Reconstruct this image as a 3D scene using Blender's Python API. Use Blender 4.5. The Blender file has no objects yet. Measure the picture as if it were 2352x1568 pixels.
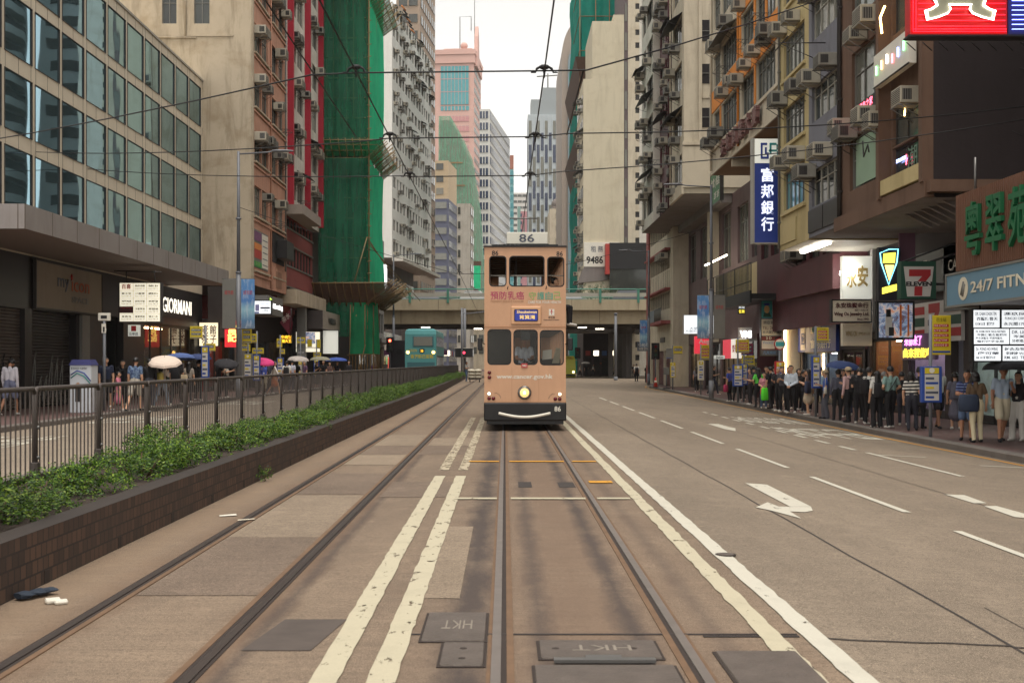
import bpy, bmesh, math, random
import numpy as np
from mathutils import Vector, Matrix

R = math.radians
SC = bpy.context.scene
COL = SC.collection
rng = random.Random(7)

# ------------------------------------------------------------------ camera, sky, sun, exposure
FPX = 2613.3                       # focal length in pixels of a 2352 px wide picture (40 mm on 36 mm)
CAMH = 1.66
cam_d = bpy.data.cameras.new('camera'); cam = bpy.data.objects.new('camera', cam_d); COL.objects.link(cam)
cam.location = (0, 0, CAMH); cam.rotation_euler = (R(90), 0, 0)
cam_d.lens = 40; cam_d.sensor_width = 36
cam_d.shift_x = 16/2352; cam_d.shift_y = 48/2352
cam_d.clip_start = .1; cam_d.clip_end = 6000
cam_d.dof.use_dof = True; cam_d.dof.focus_distance = 29; cam_d.dof.aperture_fstop = 5.0
SC.camera = cam

SUN_EL, SUN_AZ = R(77), R(165)      # from above and behind the camera
W = bpy.data.worlds.new('World'); SC.world = W; W.use_nodes = True
nt = W.node_tree; nt.nodes.clear()
sky = nt.nodes.new('ShaderNodeTexSky'); sky.sky_type = 'NISHITA'; sky.sun_disc = False
sky.sun_elevation = SUN_EL; sky.sun_rotation = SUN_AZ; sky.air_density = 1.0; sky.dust_density = 1.2; sky.altitude = 0
hs = nt.nodes.new('ShaderNodeHueSaturation'); hs.inputs['Saturation'].default_value = .12
tint = nt.nodes.new('ShaderNodeMix'); tint.data_type = 'RGBA'; tint.blend_type = 'MULTIPLY'
tint.inputs['Factor'].default_value = 1; tint.inputs['B'].default_value = (1.0, .96, .885, 1)
bg = nt.nodes.new('ShaderNodeBackground'); bg.inputs['Strength'].default_value = .15
wo = nt.nodes.new('ShaderNodeOutputWorld')
nt.links.new(sky.outputs[0], hs.inputs['Color']); nt.links.new(hs.outputs[0], tint.inputs['A'])
nt.links.new(tint.outputs['Result'], bg.inputs['Color']); nt.links.new(bg.outputs[0], wo.inputs['Surface'])
sun_d = bpy.data.lights.new('sun', 'SUN'); sun_d.energy = 1.3; sun_d.angle = R(25); sun_d.color = (1, .95, .87)
sun = bpy.data.objects.new('sun', sun_d); COL.objects.link(sun)
sd = Vector((math.sin(SUN_AZ)*math.cos(SUN_EL), math.cos(SUN_AZ)*math.cos(SUN_EL), math.sin(SUN_EL)))
sun.rotation_euler = sd.to_track_quat('Z', 'Y').to_euler()
vs = SC.view_settings
SC.display_settings.display_device = 'sRGB'
vs.view_transform = 'Standard'; vs.look = 'None'; vs.exposure = .8; vs.gamma = 1; vs.use_curve_mapping = False
SC.render.engine = 'CYCLES'
cy = SC.cycles
cy.use_denoising = True; cy.denoiser = 'OPENIMAGEDENOISE'
cy.max_bounces = 6; cy.diffuse_bounces = 1; cy.glossy_bounces = 3; cy.transmission_bounces = 4; cy.transparent_max_bounces = 10
cy.volume_bounces = 0; cy.sample_clamp_indirect = 4; cy.caustics_reflective = False; cy.caustics_refractive = False
cy.use_adaptive_sampling = True; cy.adaptive_threshold = .02

# ------------------------------------------------------------------ helpers
def P(px, py, Y):
    """World point seen at pixel px,py of a 2352 x 1568 picture, Y metres away."""
    return Vector(((px-1160)/FPX*Y, Y, CAMH-(py-832)/FPX*Y))
def L1(c):
    c /= 255.
    return c/12.92 if c <= .04045 else ((c+.055)/1.055)**2.4
def S(r, g, b): return (L1(r), L1(g), L1(b))

MATS = {}
def newmat(name):
    m = bpy.data.materials.new(name); m.use_nodes = True; MATS[name] = m
    n = m.node_tree; n.nodes.clear()
    out = n.nodes.new('ShaderNodeOutputMaterial'); b = n.nodes.new('ShaderNodeBsdfPrincipled')
    n.links.new(b.outputs[0], out.inputs['Surface'])
    return m, n, b, out
def NN(n, t, **kw):
    x = n.nodes.new(t)
    for k, v in kw.items():
        if k.startswith('i_'): x.inputs[k[2:].replace('_', ' ')].default_value = v
        else: setattr(x, k, v)
    return x
def mixc(n, fac, a, b, blend='MIX'):
    x = n.nodes.new('ShaderNodeMix'); x.data_type = 'RGBA'; x.blend_type = blend
    for sock, v in (('Factor', fac), ('A', a), ('B', b)):
        if hasattr(v, 'links'): n.links.new(v, x.inputs[sock])
        elif sock == 'Factor': x.inputs[sock].default_value = v
        else: x.inputs[sock].default_value = (*v[:3], 1)
    return x.outputs['Result']
def ramp(n, src, stops):
    r = n.nodes.new('ShaderNodeValToRGB'); n.links.new(src, r.inputs[0])
    e = r.color_ramp.elements
    while len(e) < len(stops): e.new(.5)
    for el, (p, v) in zip(e, stops):
        el.position = p; el.color = (v, v, v, 1) if not isinstance(v, tuple) else (*v[:3], 1)
    return r.outputs[0]
def coords(n, scale=(1, 1, 1), kind='Object', rot=(0, 0, 0)):
    t = n.nodes.new('ShaderNodeTexCoord'); mp = n.nodes.new('ShaderNodeMapping'); mp.inputs['Scale'].default_value = scale
    mp.inputs['Rotation'].default_value = rot
    n.links.new(t.outputs[kind], mp.inputs[0]); return mp.outputs[0]
def noise(n, vec, scale, detail=4, rough=.55, dist=0):
    x = NN(n, 'ShaderNodeTexNoise'); x.inputs['Scale'].default_value = scale; x.inputs['Detail'].default_value = detail
    x.inputs['Roughness'].default_value = rough; x.inputs['Distortion'].default_value = dist
    n.links.new(vec, x.inputs['Vector']); return x.outputs[0]
def bump(n, b, h, strength, dist=.02):
    x = NN(n, 'ShaderNodeBump'); x.inputs['Strength'].default_value = strength; x.inputs['Distance'].default_value = dist
    n.links.new(h, x.inputs['Height']); n.links.new(x.outputs[0], b.inputs['Normal'])
def dk(c, f): return tuple(x*f for x in c[:3])

def std(name, col, rough=.6, var=.12, scale=3., bmp=0., metal=0., weather=0., rnd=0., spec=.5):
    """Painted / plastic / stone surface: mottled colour, optional vertical weather streaks, optional variation from copy to copy."""
    if name in MATS: return MATS[name]
    m, n, b, out = newmat(name)
    v = coords(n)
    nz = noise(n, v, scale, 5)
    c = mixc(n, nz, dk(col, 1-var*1.3), dk(col, 1+var))
    if weather:
        st = noise(n, coords(n, (1.0, 1.0, .16)), 1.3, 7, .7, .6)
        bl = noise(n, coords(n, (.4, .4, .55)), 1.1, 7, .68, .4)
        f1 = ramp(n, st, [(.48, 0.), (.72, weather)])
        c = mixc(n, f1, c, (col[0]*.42, col[1]*.38, col[2]*.33))
        f2 = ramp(n, bl, [(.5, 0.), (.68, weather*.8)])
        c = mixc(n, f2, c, (col[0]*.62, col[1]*.55, col[2]*.46))
    if rnd:
        oi = NN(n, 'ShaderNodeObjectInfo'); f = NN(n, 'ShaderNodeMapRange'); n.links.new(oi.outputs['Random'], f.inputs[0])
        f.inputs['To Min'].default_value = 1-rnd; f.inputs['To Max'].default_value = 1+rnd*.4
        hv = NN(n, 'ShaderNodeHueSaturation'); n.links.new(f.outputs[0], hv.inputs['Value']); n.links.new(c, hv.inputs['Color']); c = hv.outputs[0]
    n.links.new(c, b.inputs['Base Color'])
    b.inputs['Roughness'].default_value = rough; b.inputs['Metallic'].default_value = metal
    b.inputs['Specular IOR Level'].default_value = spec
    if bmp: bump(n, b, noise(n, v, scale*6, 6), bmp)
    return m
def emit(name, col, s, base=None):
    if name in MATS: return MATS[name]
    m, n, b, out = newmat(name)
    b.inputs['Base Color'].default_value = (*(base or col)[:3], 1); b.inputs['Roughness'].default_value = .35
    b.inputs['Emission Color'].default_value = (*col[:3], 1); b.inputs['Emission Strength'].default_value = s
    return m
def panes(name, cols, rough=.08, spec=.6):
    """Window glass as one sees it by day: dark or curtained behind, glossy in front; each copy its own tone."""
    if name in MATS: return MATS[name]
    m, n, b, out = newmat(name)
    oi = NN(n, 'ShaderNodeObjectInfo'); r = n.nodes.new('ShaderNodeValToRGB'); r.color_ramp.interpolation = 'CONSTANT'
    n.links.new(oi.outputs['Random'], r.inputs[0]); e = r.color_ramp.elements
    while len(e) < len(cols): e.new(.5)
    for i, (el, c) in enumerate(zip(e, cols)): el.position = i/len(cols); el.color = (*c, 1)
    cu = NN(n, 'ShaderNodeTexWave', wave_type='BANDS', bands_direction='X'); cu.inputs['Scale'].default_value = 6; cu.inputs['Distortion'].default_value = 2
    n.links.new(coords(n, (1, 1, .2)), cu.inputs[0])
    nz = noise(n, coords(n, (1, 1, .6)), 1.3, 3)
    c = mixc(n, .35, r.outputs[0], mixc(n, nz, dk(cols[0], .5), dk(cols[-1], 1.1)))
    c = mixc(n, .25, c, cu.outputs[0], 'MULTIPLY')
    n.links.new(c, b.inputs['Base Color']); b.inputs['Roughness'].default_value = rough; b.inputs['Specular IOR Level'].default_value = spec
    bump(n, b, noise(n, coords(n), .6, 2), .05, .05)
    return m

class MB:
    """Collects faces in several materials and links them as ONE mesh object."""
    def __init__(s): s.v = []; s.f = []; s.mi = []; s.ms = []; s.sm = []
    def _m(s, m):
        if m not in s.ms: s.ms.append(m)
        return s.ms.index(m)
    def add(s, vs, fs, m, smooth=False):
        k = len(s.v); s.v.extend([tuple(p) for p in vs]); i = s._m(m)
        for f in fs: s.f.append([k+j for j in f]); s.mi.append(i); s.sm.append(smooth)
        return s
    def box(s, x0, x1, y0, y1, z0, z1, m):
        return s.add([(x0,y0,z0),(x1,y0,z0),(x1,y1,z0),(x0,y1,z0),(x0,y0,z1),(x1,y0,z1),(x1,y1,z1),(x0,y1,z1)],
              [(3,2,1,0),(4,5,6,7),(0,1,5,4),(1,2,6,5),(2,3,7,6),(3,0,4,7)], m)
    def bbox(s, x0, x1, y0, y1, z0, z1, m, b=.02):
        """box with chamfered vertical and top edges"""
        b = min(b, (x1-x0)*.45, (y1-y0)*.45, (z1-z0)*.45)
        def ring(i, z): return [(x0+i,y0+b,z),(x0+b,y0+i,z),(x1-b,y0+i,z),(x1-i,y0+b,z),(x1-i,y1-b,z),(x1-b,y1-i,z),(x0+b,y1-i,z),(x0+i,y1-b,z)]
        rs = [ring(b*.5, z0), ring(0, z0+b), ring(0, z1-b), ring(b*.5, z1)]
        return s.loft(rs, m)
    def loft(s, rings, m, caps=True, smooth=False):
        n = len(rings[0]); vs = [p for r in rings for p in r]; fs = []
        for i in range(len(rings)-1):
            for j in range(n): fs.append((i*n+j, i*n+(j+1) % n, (i+1)*n+(j+1) % n, (i+1)*n+j))
        if caps: fs.append(tuple(range(n))[::-1]); fs.append(tuple((len(rings)-1)*n+j for j in range(n)))
        return s.add(vs, fs, m, smooth)
    def quad(s, a, b, c, d, m): return s.add([a, b, c, d], [(0,1,2,3)], m)
    def poly(s, pts, m): return s.add(pts, [tuple(range(len(pts)))], m)
    def prism(s, pts, ext, m):
        e = Vector(ext); a = [Vector(p) for p in pts]; b = [p+e for p in a]
        return s.loft([a, b], m)
    def tube(s, pts, r, m, n=6, smooth=True):
        pts = [Vector(p) for p in pts]; rings = []
        rr = r if isinstance(r, (list, tuple)) else [r]*len(pts)
        ref = None
        for i, p in enumerate(pts):
            d = (pts[min(i+1, len(pts)-1)]-pts[max(i-1, 0)])
            if d.length < 1e-9: d = Vector((0,0,1))
            d.normalize()
            if ref is None or abs(ref.dot(d)) > .95: ref = Vector((0,0,1)) if abs(d.z) < .9 else Vector((1,0,0))
            a = d.cross(ref).normalized(); b = d.cross(a)
            rings.append([p+(a*math.cos(2*math.pi*k/n)+b*math.sin(2*math.pi*k/n))*rr[i] for k in range(n)])
        return s.loft(rings, m, True, smooth)
    def ball(s, c, r, m, nu=10, nv=7, rot=None, smooth=True):
        c = Vector(c); r = r if isinstance(r, (tuple, list)) else (r, r, r); vs = []; fs = []
        for i in range(1, nv):
            t = math.pi*i/nv
            for j in range(nu):
                p = 2*math.pi*j/nu; vs.append(Vector((r[0]*math.sin(t)*math.cos(p), r[1]*math.sin(t)*math.sin(p), r[2]*math.cos(t))))
        vs.append(Vector((0,0,r[2]))); vs.append(Vector((0,0,-r[2])))
        for i in range(nv-2):
            for j in range(nu): fs.append((i*nu+j, (i+1)*nu+j, (i+1)*nu+(j+1) % nu, i*nu+(j+1) % nu))
        T_, B_ = len(vs)-2, len(vs)-1
        for j in range(nu): fs.append((T_, j, (j+1) % nu)); fs.append((B_, (nv-2)*nu+(j+1) % nu, (nv-2)*nu+j))
        if rot: vs = [rot @ v for v in vs]
        return s.add([c+v for v in vs], fs, m, smooth)
    def disc(s, c, r, nrm, m, n=20, thick=.01, r2=None):
        c = Vector(c); d = Vector(nrm).normalized()
        return s.tube([c, c+d*thick], [r, r2 or r], m, n, False)
    def text(s, txt, o, right, up, w, h, m, ext=.006, bold=0., keep=False):
        """Lettering fitted into the w x h field whose lower left corner is o; keep = do not stretch, centre instead."""
        vs, fs = text_mesh(txt, bold); o = Vector(o); r = Vector(right).normalized(); u = Vector(up).normalized(); nrm = r.cross(u)
        a = np.array(vs); lo = a.min(0); hi = a.max(0); sp = np.maximum(hi-lo, 1e-6)
        sx, sy = w/sp[0], h/sp[1]; ox = oy = 0
        if keep:
            k = min(sx, sy); ox = (w-sp[0]*k)/2; oy = (h-sp[1]*k)/2; sx = sy = k
        s.add([o+r*((p[0]-lo[0])*sx+ox)+u*((p[1]-lo[1])*sy+oy)+nrm*(ext if p[2] > 0 else .0005) for p in vs], fs, m)
        return s
    def build(s, name, parent=None, loc=None, rz=0, link=True):
        me = bpy.data.meshes.new(name); me.from_pydata(s.v, [], s.f)
        for m in s.ms: me.materials.append(m)
        me.polygons.foreach_set('material_index', s.mi); me.polygons.foreach_set('use_smooth', s.sm); me.update()
        o = bpy.data.objects.new(name, me)
        if link: COL.objects.link(o)
        if parent is not None: o.parent = parent
        if loc is not None: o.location = loc
        o.rotation_euler.z = rz
        return o
_TM = {}
def text_mesh(t, bold=0.):
    if (t, bold) not in _TM:
        c = bpy.data.curves.new('lettering', 'FONT'); c.body = t; c.extrude = .01; c.offset = bold; c.resolution_u = 2; c.space_line = .95
        o = bpy.data.objects.new('lettering', c); me = o.to_mesh()
        _TM[(t, bold)] = ([tuple(v.co) for v in me.vertices], [tuple(p.vertices) for p in me.polygons])
        o.to_mesh_clear(); bpy.data.objects.remove(o); bpy.data.curves.remove(c)
    return _TM[(t, bold)]
def plate(outer, holes, th=.05):
    """Flat plate in x,z with rounded holes, as (verts, faces)."""
    c = bpy.data.curves.new('plate', 'CURVE'); c.dimensions = '2D'; c.fill_mode = 'BOTH'; c.extrude = th/2
    for pts in [outer]+holes:
        sp = c.splines.new('POLY'); sp.points.add(len(pts)-1)
        for p, q in zip(sp.points, pts): p.co = (q[0], q[1], 0, 1)
        sp.use_cyclic_u = True
    o = bpy.data.objects.new('plate', c); me = o.to_mesh()
    r = ([(v.co.x, -v.co.z, v.co.y) for v in me.vertices], [tuple(p.vertices) for p in me.polygons])
    o.to_mesh_clear(); bpy.data.objects.remove(o); bpy.data.curves.remove(c); return r
def rrect(x0, x1, z0, z1, r, n=4):
    pts = []
    for cx, cz, a in ((x1-r, z0+r, -90), (x1-r, z1-r, 0), (x0+r, z1-r, 90), (x0+r, z0+r, 180)):
        for k in range(n+1): t = R(a+90*k/n); pts.append((cx+r*math.cos(t), cz+r*math.sin(t)))
    return pts

def tag(o, label, cat, group=None):
    o['label'] = label; o['category'] = cat
    if group: o['group'] = group
    return o
def T(name, label, cat, loc=(0,0,0), rz=0, group=None):
    o = bpy.data.objects.new(name, None); COL.objects.link(o); o.location = loc; o.rotation_euler.z = rz
    o.empty_display_size = .2
    return tag(o, label, cat, group)
def stru(o): o['kind'] = 'structure'; return o
def copy_tree(o, parent=None):
    c = o.copy(); COL.objects.link(c); c.parent = parent
    for ch in list(o.children): copy_tree(ch, c)
    return c
def inst(me, name, parent, loc, rz=0, sc=None):
    o = bpy.data.objects.new(name, me); COL.objects.link(o); o.parent = parent; o.location = loc; o.rotation_euler.z = rz
    if sc: o.scale = sc
    return o

# common materials
M_BLACK = std('black_paint', S(28, 26, 27), .5, .2)
M_DARK = std('dark_recess', S(34, 29, 30), .8, .2)
M_STEEL = std('grey_steel', S(120, 118, 116), .4, .15, 5, metal=.7)
M_GREYP = std('grey_pole_paint', S(112, 114, 120), .5, .12, 4)
M_WHITE = std('white_paint', S(228, 222, 208), .55, .08)
M_WIRE = std('black_cable', S(22, 20, 22), .6, .1)
M_ALU = std('aluminium_frame', S(170, 166, 158), .4, .1, metal=.3)
# ------------------------------------------------------------------ ground, roads, tracks
def kerb_r(Y):                       # x of the right kerb
    pts = [(-30, 10.3), (32, 10.3), (52, 10.75), (90, 11.4), (99, 12.6), (104, 15.5), (107, 22), (108, 60)]
    for (a, xa), (b, xb) in zip(pts, pts[1:]):
        if a <= Y <= b: return xa+(xb-xa)*(Y-a)/(b-a)
    return 60
def zr(X, kx=10.3): return -.35*min(max((X-1.8)/(kx-1.8), 0), 1)
def kerb_l(Y):
    pts = [(-30, -12.4), (55, -12.4), (80, -11.3), (96, -10.6), (118, -10.6), (400, -10.6)]
    for (a, xa), (b, xb) in zip(pts, pts[1:]):
        if a <= Y <= b: return xa+(xb-xa)*(Y-a)/(b-a)
def wall_x(Y): return -3.45 if Y < 55 else -3.45-.55*(min(Y, 115)-55)/60
def fence_x(Y): return -5.0 if Y < 55 else -5.0+.2*(min(Y, 115)-55)/60

def asphalt(name, col, warm, grain=1., band=None):
    m, n, b, out = newmat(name)
    v = coords(n)
    big = noise(n, coords(n, (1, .22, 1)), .55, 6, .62)
    mid = noise(n, coords(n, (1, .5, 1)), 2.3, 6, .65)
    fine = noise(n, v, 34, 6, .8)
    c = mixc(n, ramp(n, big, [(.3, 0.), (.72, 1.)]), dk(col, .74), warm)
    c = mixc(n, ramp(n, mid, [(.42, 0.), (.75, .55)]), c, dk(col, .6))
    cross = noise(n, coords(n, (.6, 9, 1)), 1.2, 5, .7)
    c = mixc(n, ramp(n, cross, [(.45, 0.), (.8, .45)]), c, dk(warm, 1.22))
    c = mixc(n, ramp(n, noise(n, coords(n, (.5, 14, 1)), 1.6, 6, .75), [(.46, 0.), (.68, .65)]), c, dk(col, .58))
    c = mixc(n, ramp(n, noise(n, coords(n, (.8, .3, 1)), .8, 7, .7, .5), [(.46, 0.), (.7, .7)]), c, dk(col, .55))
    c = mixc(n, ramp(n, fine, [(.37, .95*grain), (.52, 0.)]), c, dk(col, .45))
    c = mixc(n, ramp(n, noise(n, v, 140, 2, .6), [(.5, 0.), (.66, .65*grain)]), c, dk(warm, 1.7))
    spots = noise(n, v, 7, 6, .75)
    c = mixc(n, ramp(n, spots, [(.56, 0.), (.7, .5)]), c, dk(col, .5))
    c = mixc(n, ramp(n, noise(n, v, 3.3, 5, .7), [(.55, 0.), (.68, .35)]), c, dk(warm, 1.22))
    if band:                         # rusty and oily stains along the rails
        sx = NN(n, 'ShaderNodeSeparateXYZ'); n.links.new(v, sx.inputs[0])
        wob = noise(n, coords(n, (1.3, .5, 1)), 2.0, 8, .78)
        for x0, wd, cc, st in band:
            a = NN(n, 'ShaderNodeMath', operation='SUBTRACT'); n.links.new(sx.outputs[0], a.inputs[0]); a.inputs[1].default_value = x0
            ab = NN(n, 'ShaderNodeMath', operation='ABSOLUTE'); n.links.new(a.outputs[0], ab.inputs[0])
            dv = NN(n, 'ShaderNodeMath', operation='DIVIDE'); n.links.new(ab.outputs[0], dv.inputs[0]); dv.inputs[1].default_value = wd
            ad = NN(n, 'ShaderNodeMath', operation='ADD'); n.links.new(dv.outputs[0], ad.inputs[0])
            w2 = NN(n, 'ShaderNodeMath', operation='MULTIPLY'); n.links.new(wob, w2.inputs[0]); w2.inputs[1].default_value = 2.6
            n.links.new(w2.outputs[0], ad.inputs[1])
            f = ramp(n, ad.outputs[0], [(.75, st), (1., 0.)]) if False else None
            mr = NN(n, 'ShaderNodeMapRange'); n.links.new(ad.outputs[0], mr.inputs[0])
            mr.inputs['From Min'].default_value = 1.35; mr.inputs['From Max'].default_value = 2.3
            mr.inputs['To Min'].default_value = st; mr.inputs['To Max'].default_value = 0
            c = mixc(n, mr.outputs[0], c, cc)
    n.links.new(c, b.inputs['Base Color']); b.inputs['Roughness'].default_value = .78; b.inputs['Specular IOR Level'].default_value = .35
    bump(n, b, noise(n, v, 60, 4, .7), .35, .01)
    return m
RUST = S(104, 80, 62); OIL = S(66, 58, 56)
M_TRACK = asphalt('track_concrete', S(120, 103, 89), S(144, 125, 105), 1., [
    (.5, 1.3, S(110, 88, 72), .55), (-.24, .2, OIL, .85), (.22, .12, OIL, .6), (.80, .13, OIL, .8), (1.3, .1, OIL, .35),
    (-2.74, .30, RUST, .6), (-1.60, .20, RUST, .7), (-1.5, .09, OIL, .6), (-3.2, .4, S(140, 118, 96), .5)])
M_ROAD = asphalt('road_asphalt', S(128, 114, 99), S(141, 126, 109), 1.2)
M_ROADL = asphalt('side_road_asphalt', S(138, 124, 109), S(152, 137, 120), 1.)
M_PATCHL = asphalt('pale_concrete_patch', S(138, 121, 104), S(153, 136, 116), 1.)
M_PATCHD = asphalt('dark_concrete_patch', S(111, 96, 84), S(132, 114, 98), 1.)
M_GROUND = std('ground_grey', S(110, 102, 94), .9, .2, .2)
def paver():
    m, n, b, out = newmat('red_pavers'); v = coords(n)
    br = NN(n, 'ShaderNodeTexBrick'); n.links.new(v, br.inputs[0]); br.inputs['Scale'].default_value = 4
    br.inputs['Color1'].default_value = (*S(112, 80, 74), 1); br.inputs['Color2'].default_value = (*S(90, 68, 65), 1); br.inputs['Mortar'].default_value = (*S(62, 52, 49), 1)
    br.inputs['Mortar Size'].default_value = .015
    c = mixc(n, ramp(n, noise(n, v, .8, 5), [(.4, 0.), (.7, .6)]), br.outputs[0], S(86, 70, 66))
    n.links.new(c, b.inputs['Base Color']); b.inputs['Roughness'].default_value = .75; bump(n, b, br.outputs['Fac'], -.2, .005); return m
M_PAVE = paver()
M_KERB = std('kerb_concrete', S(112, 104, 98), .8, .2, 2.5, .2, weather=.3)

stru(MB().add([(-900,-60,-.7),(900,-60,-.7),(900,2500,-.7),(-900,2500,-.7)], [(0,1,2,3)], M_GROUND).build('ground'))
tb = MB(); Ys = [-6, 4, 10, 20, 35, 55, 75, 95, 115, 160, 240, 400]
for a, b in zip(Ys, Ys[1:]): tb.quad((-5.4, a, 0), (1.8, a, 0), (1.8, b, 0), (-5.4, b, 0), M_TRACK)
stru(tb.build('tramway_road'))
rd = MB(); Yr = [-6]+list(range(0, 96, 8))+[99, 101, 104, 106, 107, 107.9, 108.1, 130, 170, 260, 400]
for a, b in zip(Yr, Yr[1:]):
    ka, kb = kerb_r(a), kerb_r(b)
    rd.quad((1.8, a, 0), (ka, a, -.35), (kb, b, -.35), (1.8, b, 0), M_ROAD)
stru(rd.build('main_road'))
lr = MB()
for a, b in zip(Ys, Ys[1:]): lr.quad((kerb_l(a), a, -.07), (-5.4, a, -.01), (-5.4, b, -.01), (kerb_l(b), b, -.07), M_ROADL)
stru(lr.build('side_road'))
def kerbed(name, path, width, z0, z1, side):
    """Pavement: a kerb stone edge along path and a paved sheet behind it."""
    k, p = MB(), MB()
    for (xa, a), (xb, b) in zip(path, path[1:]):
        s = .28*side
        k.quad((xa, a, z0-.1), (xb, b, z0-.1), (xb, b, z1-.02), (xa, a, z1-.02), M_KERB)
        k.quad((xa, a, z1-.02), (xb, b, z1-.02), (xb+s*.1, b, z1+.004), (xa+s*.1, a, z1+.004), M_KERB)
        k.quad((xa+s*.1, a, z1+.004), (xb+s*.1, b, z1+.004), (xb+s, b, z1+.004), (xa+s, a, z1+.004), M_KERB)
        p.quad((xa+s*.9, a, z1), (xb+s*.9, b, z1), (side*width, b, z1), (side*width, a, z1), M_PAVE)
    stru(k.build('kerb')); stru(p.build(name))
kerbed('pavement', [(kerb_r(y), y) for y in (-6, 20, 32, 42, 52, 70, 90, 95, 99, 101, 103, 104, 105.5, 107)], 60, -.35, -.2, 1)
kerbed('pavement', [(kerb_l(y), y) for y in (-6, 20, 55, 68, 80, 88, 96, 118)], 60, -.07, .07, -1)
kerbed('pavement', [(13, 134), (12.2, 136), (11.6, 140), (13, 170), (22, 260)], 80, -.35, -.2, 1)
kerbed('pavement', [(-10.6, 128), (-10, 150), (-6, 190), (2, 260)], 80, -.07, .07, -1)
# longitudinal and transverse joints, patches of newer concrete
M_JOINT = std('joint_tar', S(58, 51, 48), .8, .3, 8)
def strip_x(mb, x, y0, y1, w, m, z=.004, wob=0.):
    n = max(1, int((y1-y0)/1.2)); 
    for i in range(n):
        a, b = y0+(y1-y0)*i/n, y0+(y1-y0)*(i+1)/n
        wa = wob*math.sin(a*1.7); wb = wob*math.sin(b*1.7)
        z0, z1 = zr(x)+z, zr(x+w)+z
        mb.quad((x+wa, a, z0), (x+w+wa, a, z1), (x+w+wb, b, z1), (x+wb, b, z0), m)
jt = MB()
strip_x(jt, 3.05, 4, 60, .022, M_JOINT, .004, .012); strip_x(jt, 6.15, 8, 70, .014, M_JOINT, .004, .01)
strip_x(jt, 3.35, 4.5, 8, .008, M_JOINT, .004, .02)
for y, x0, x1 in ((6.86, 1.83, 3.05), (6.83, 3.06, 8.), (15.2, 1.9, 3.0)):
    nseg = 14
    for i in range(nseg):
        a, b = x0+(x1-x0)*i/nseg, x0+(x1-x0)*(i+1)/nseg
        w = .012 if y < 10 else .006
        yy = lambda x: y+.014*math.sin(x*5)+.006*math.sin(x*17)-(x-2)*.012
        jt.quad((a, yy(a)-w, zr(a)+.006), (b, yy(b)-w, zr(b)+.006), (b, yy(b)+w, zr(b)+.006), (a, yy(a)+w, zr(a)+.006), M_JOINT)
jt.box(-.6, 1.78, 6.93, 6.955, .0015, .006, M_JOINT)
jt.box(1.2, 1.78, 6.87, 6.9, .0015, .007, M_JOINT)
stru(jt.build('road_joint'))
pa = MB()
for x0, x1, y0, y1, m, z in ((-2.63, -1.72, 10.8, 14.2, M_PATCHL, .004), (-2.63, -1.72, 8.1, 10.79, M_PATCHD, .004), (-2.63, -1.72, 18.4, 20.4, M_PATCHL, .004), (-2.63, -1.72, 14.3, 17.0, M_PATCHD, .004),
        (-2.63, -1.72, 20.5, 22.6, M_PATCHD, .004), (-2.63, -1.72, 22.7, 26, M_PATCHL, .004), (-1.55, -.72, 20.5, 22.6, M_PATCHD, .004), (-1.55, -.72, 14, 15.8, M_PATCHD, .004), (-1.55, -.72, 22.7, 25, M_PATCHL, .004), (-.6, -.32, 8., 11.5, M_PATCHL, .004)):
    pa.quad((x0, y0, z), (x1, y0, z), (x1, y1, z), (x0, y1, z), m)
pa.quad((.18, 15.1, .004), (.36, 15.1, .004), (.36, 15.8, .004), (.18, 15.8, .004), M_JOINT); pa.quad((.72, 15.1, .004), (.94, 15.1, .004), (.94, 15.75, .004), (.72, 15.75, .004), M_JOINT)
pa.quad((-1.52, 6.55, .004), (-1.12, 6.55, .004), (-1.02, 7.35, .004), (-1.42, 7.35, .004), std('tar_patch', S(84, 74, 68), .85, .3, 5))
stru(pa.build('road_patch'))

# rails
M_RAIL = std('worn_rail_steel', S(122, 113, 107), .5, .25, 6, metal=.3)
M_RAILO = std('dark_rail_steel', S(74, 64, 60), .45, .2, 6, metal=.5)
M_GROOVE = std('rail_groove', S(54, 44, 39), .9, .3, 9)
M_RUSTY = std('rusty_flange', S(112, 86, 64), .8, .3, 7)
for x, lab, worn in ((-2.74, 'outer rail of the empty track beside the brick planter', 0), (-1.66, 'inner rail of the empty track, nearest the double cream line', 0),
                     (-.05, 'rail under the tram on its planter side', 1), (1.06, 'rail under the tram on its traffic lane side', 1)):
    r = T('tram_rail', lab, 'rail', (x, 0, 0), 0, 'steel tram rails set in the road')
    a, g, f = MB(), MB(), MB(); s = 1 if x in (-2.74, -.05) else -1
    for y0, y1 in ((3, 20), (20, 60), (60, 300)):
        a.box(-.027, .027, y0, y1, -.05, .012, M_RAIL if worn else M_RAILO)
        gx = sorted((s*.028, s*.058)); g.box(gx[0], gx[1], y0, y1, -.05, .005, M_GROOVE)
        fx = sorted((s*.059, s*.1)); f.box(fx[0], fx[1], y0, y1, -.05, .0075, M_RUSTY)
        ex = sorted((-s*.028, -s*.05)); f.box(ex[0], ex[1], y0, y1, -.05, .005, M_RUSTY if worn else M_GROOVE)
    a.build('rail_head', r); g.build('groove', r); f.build('flange', r)

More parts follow.
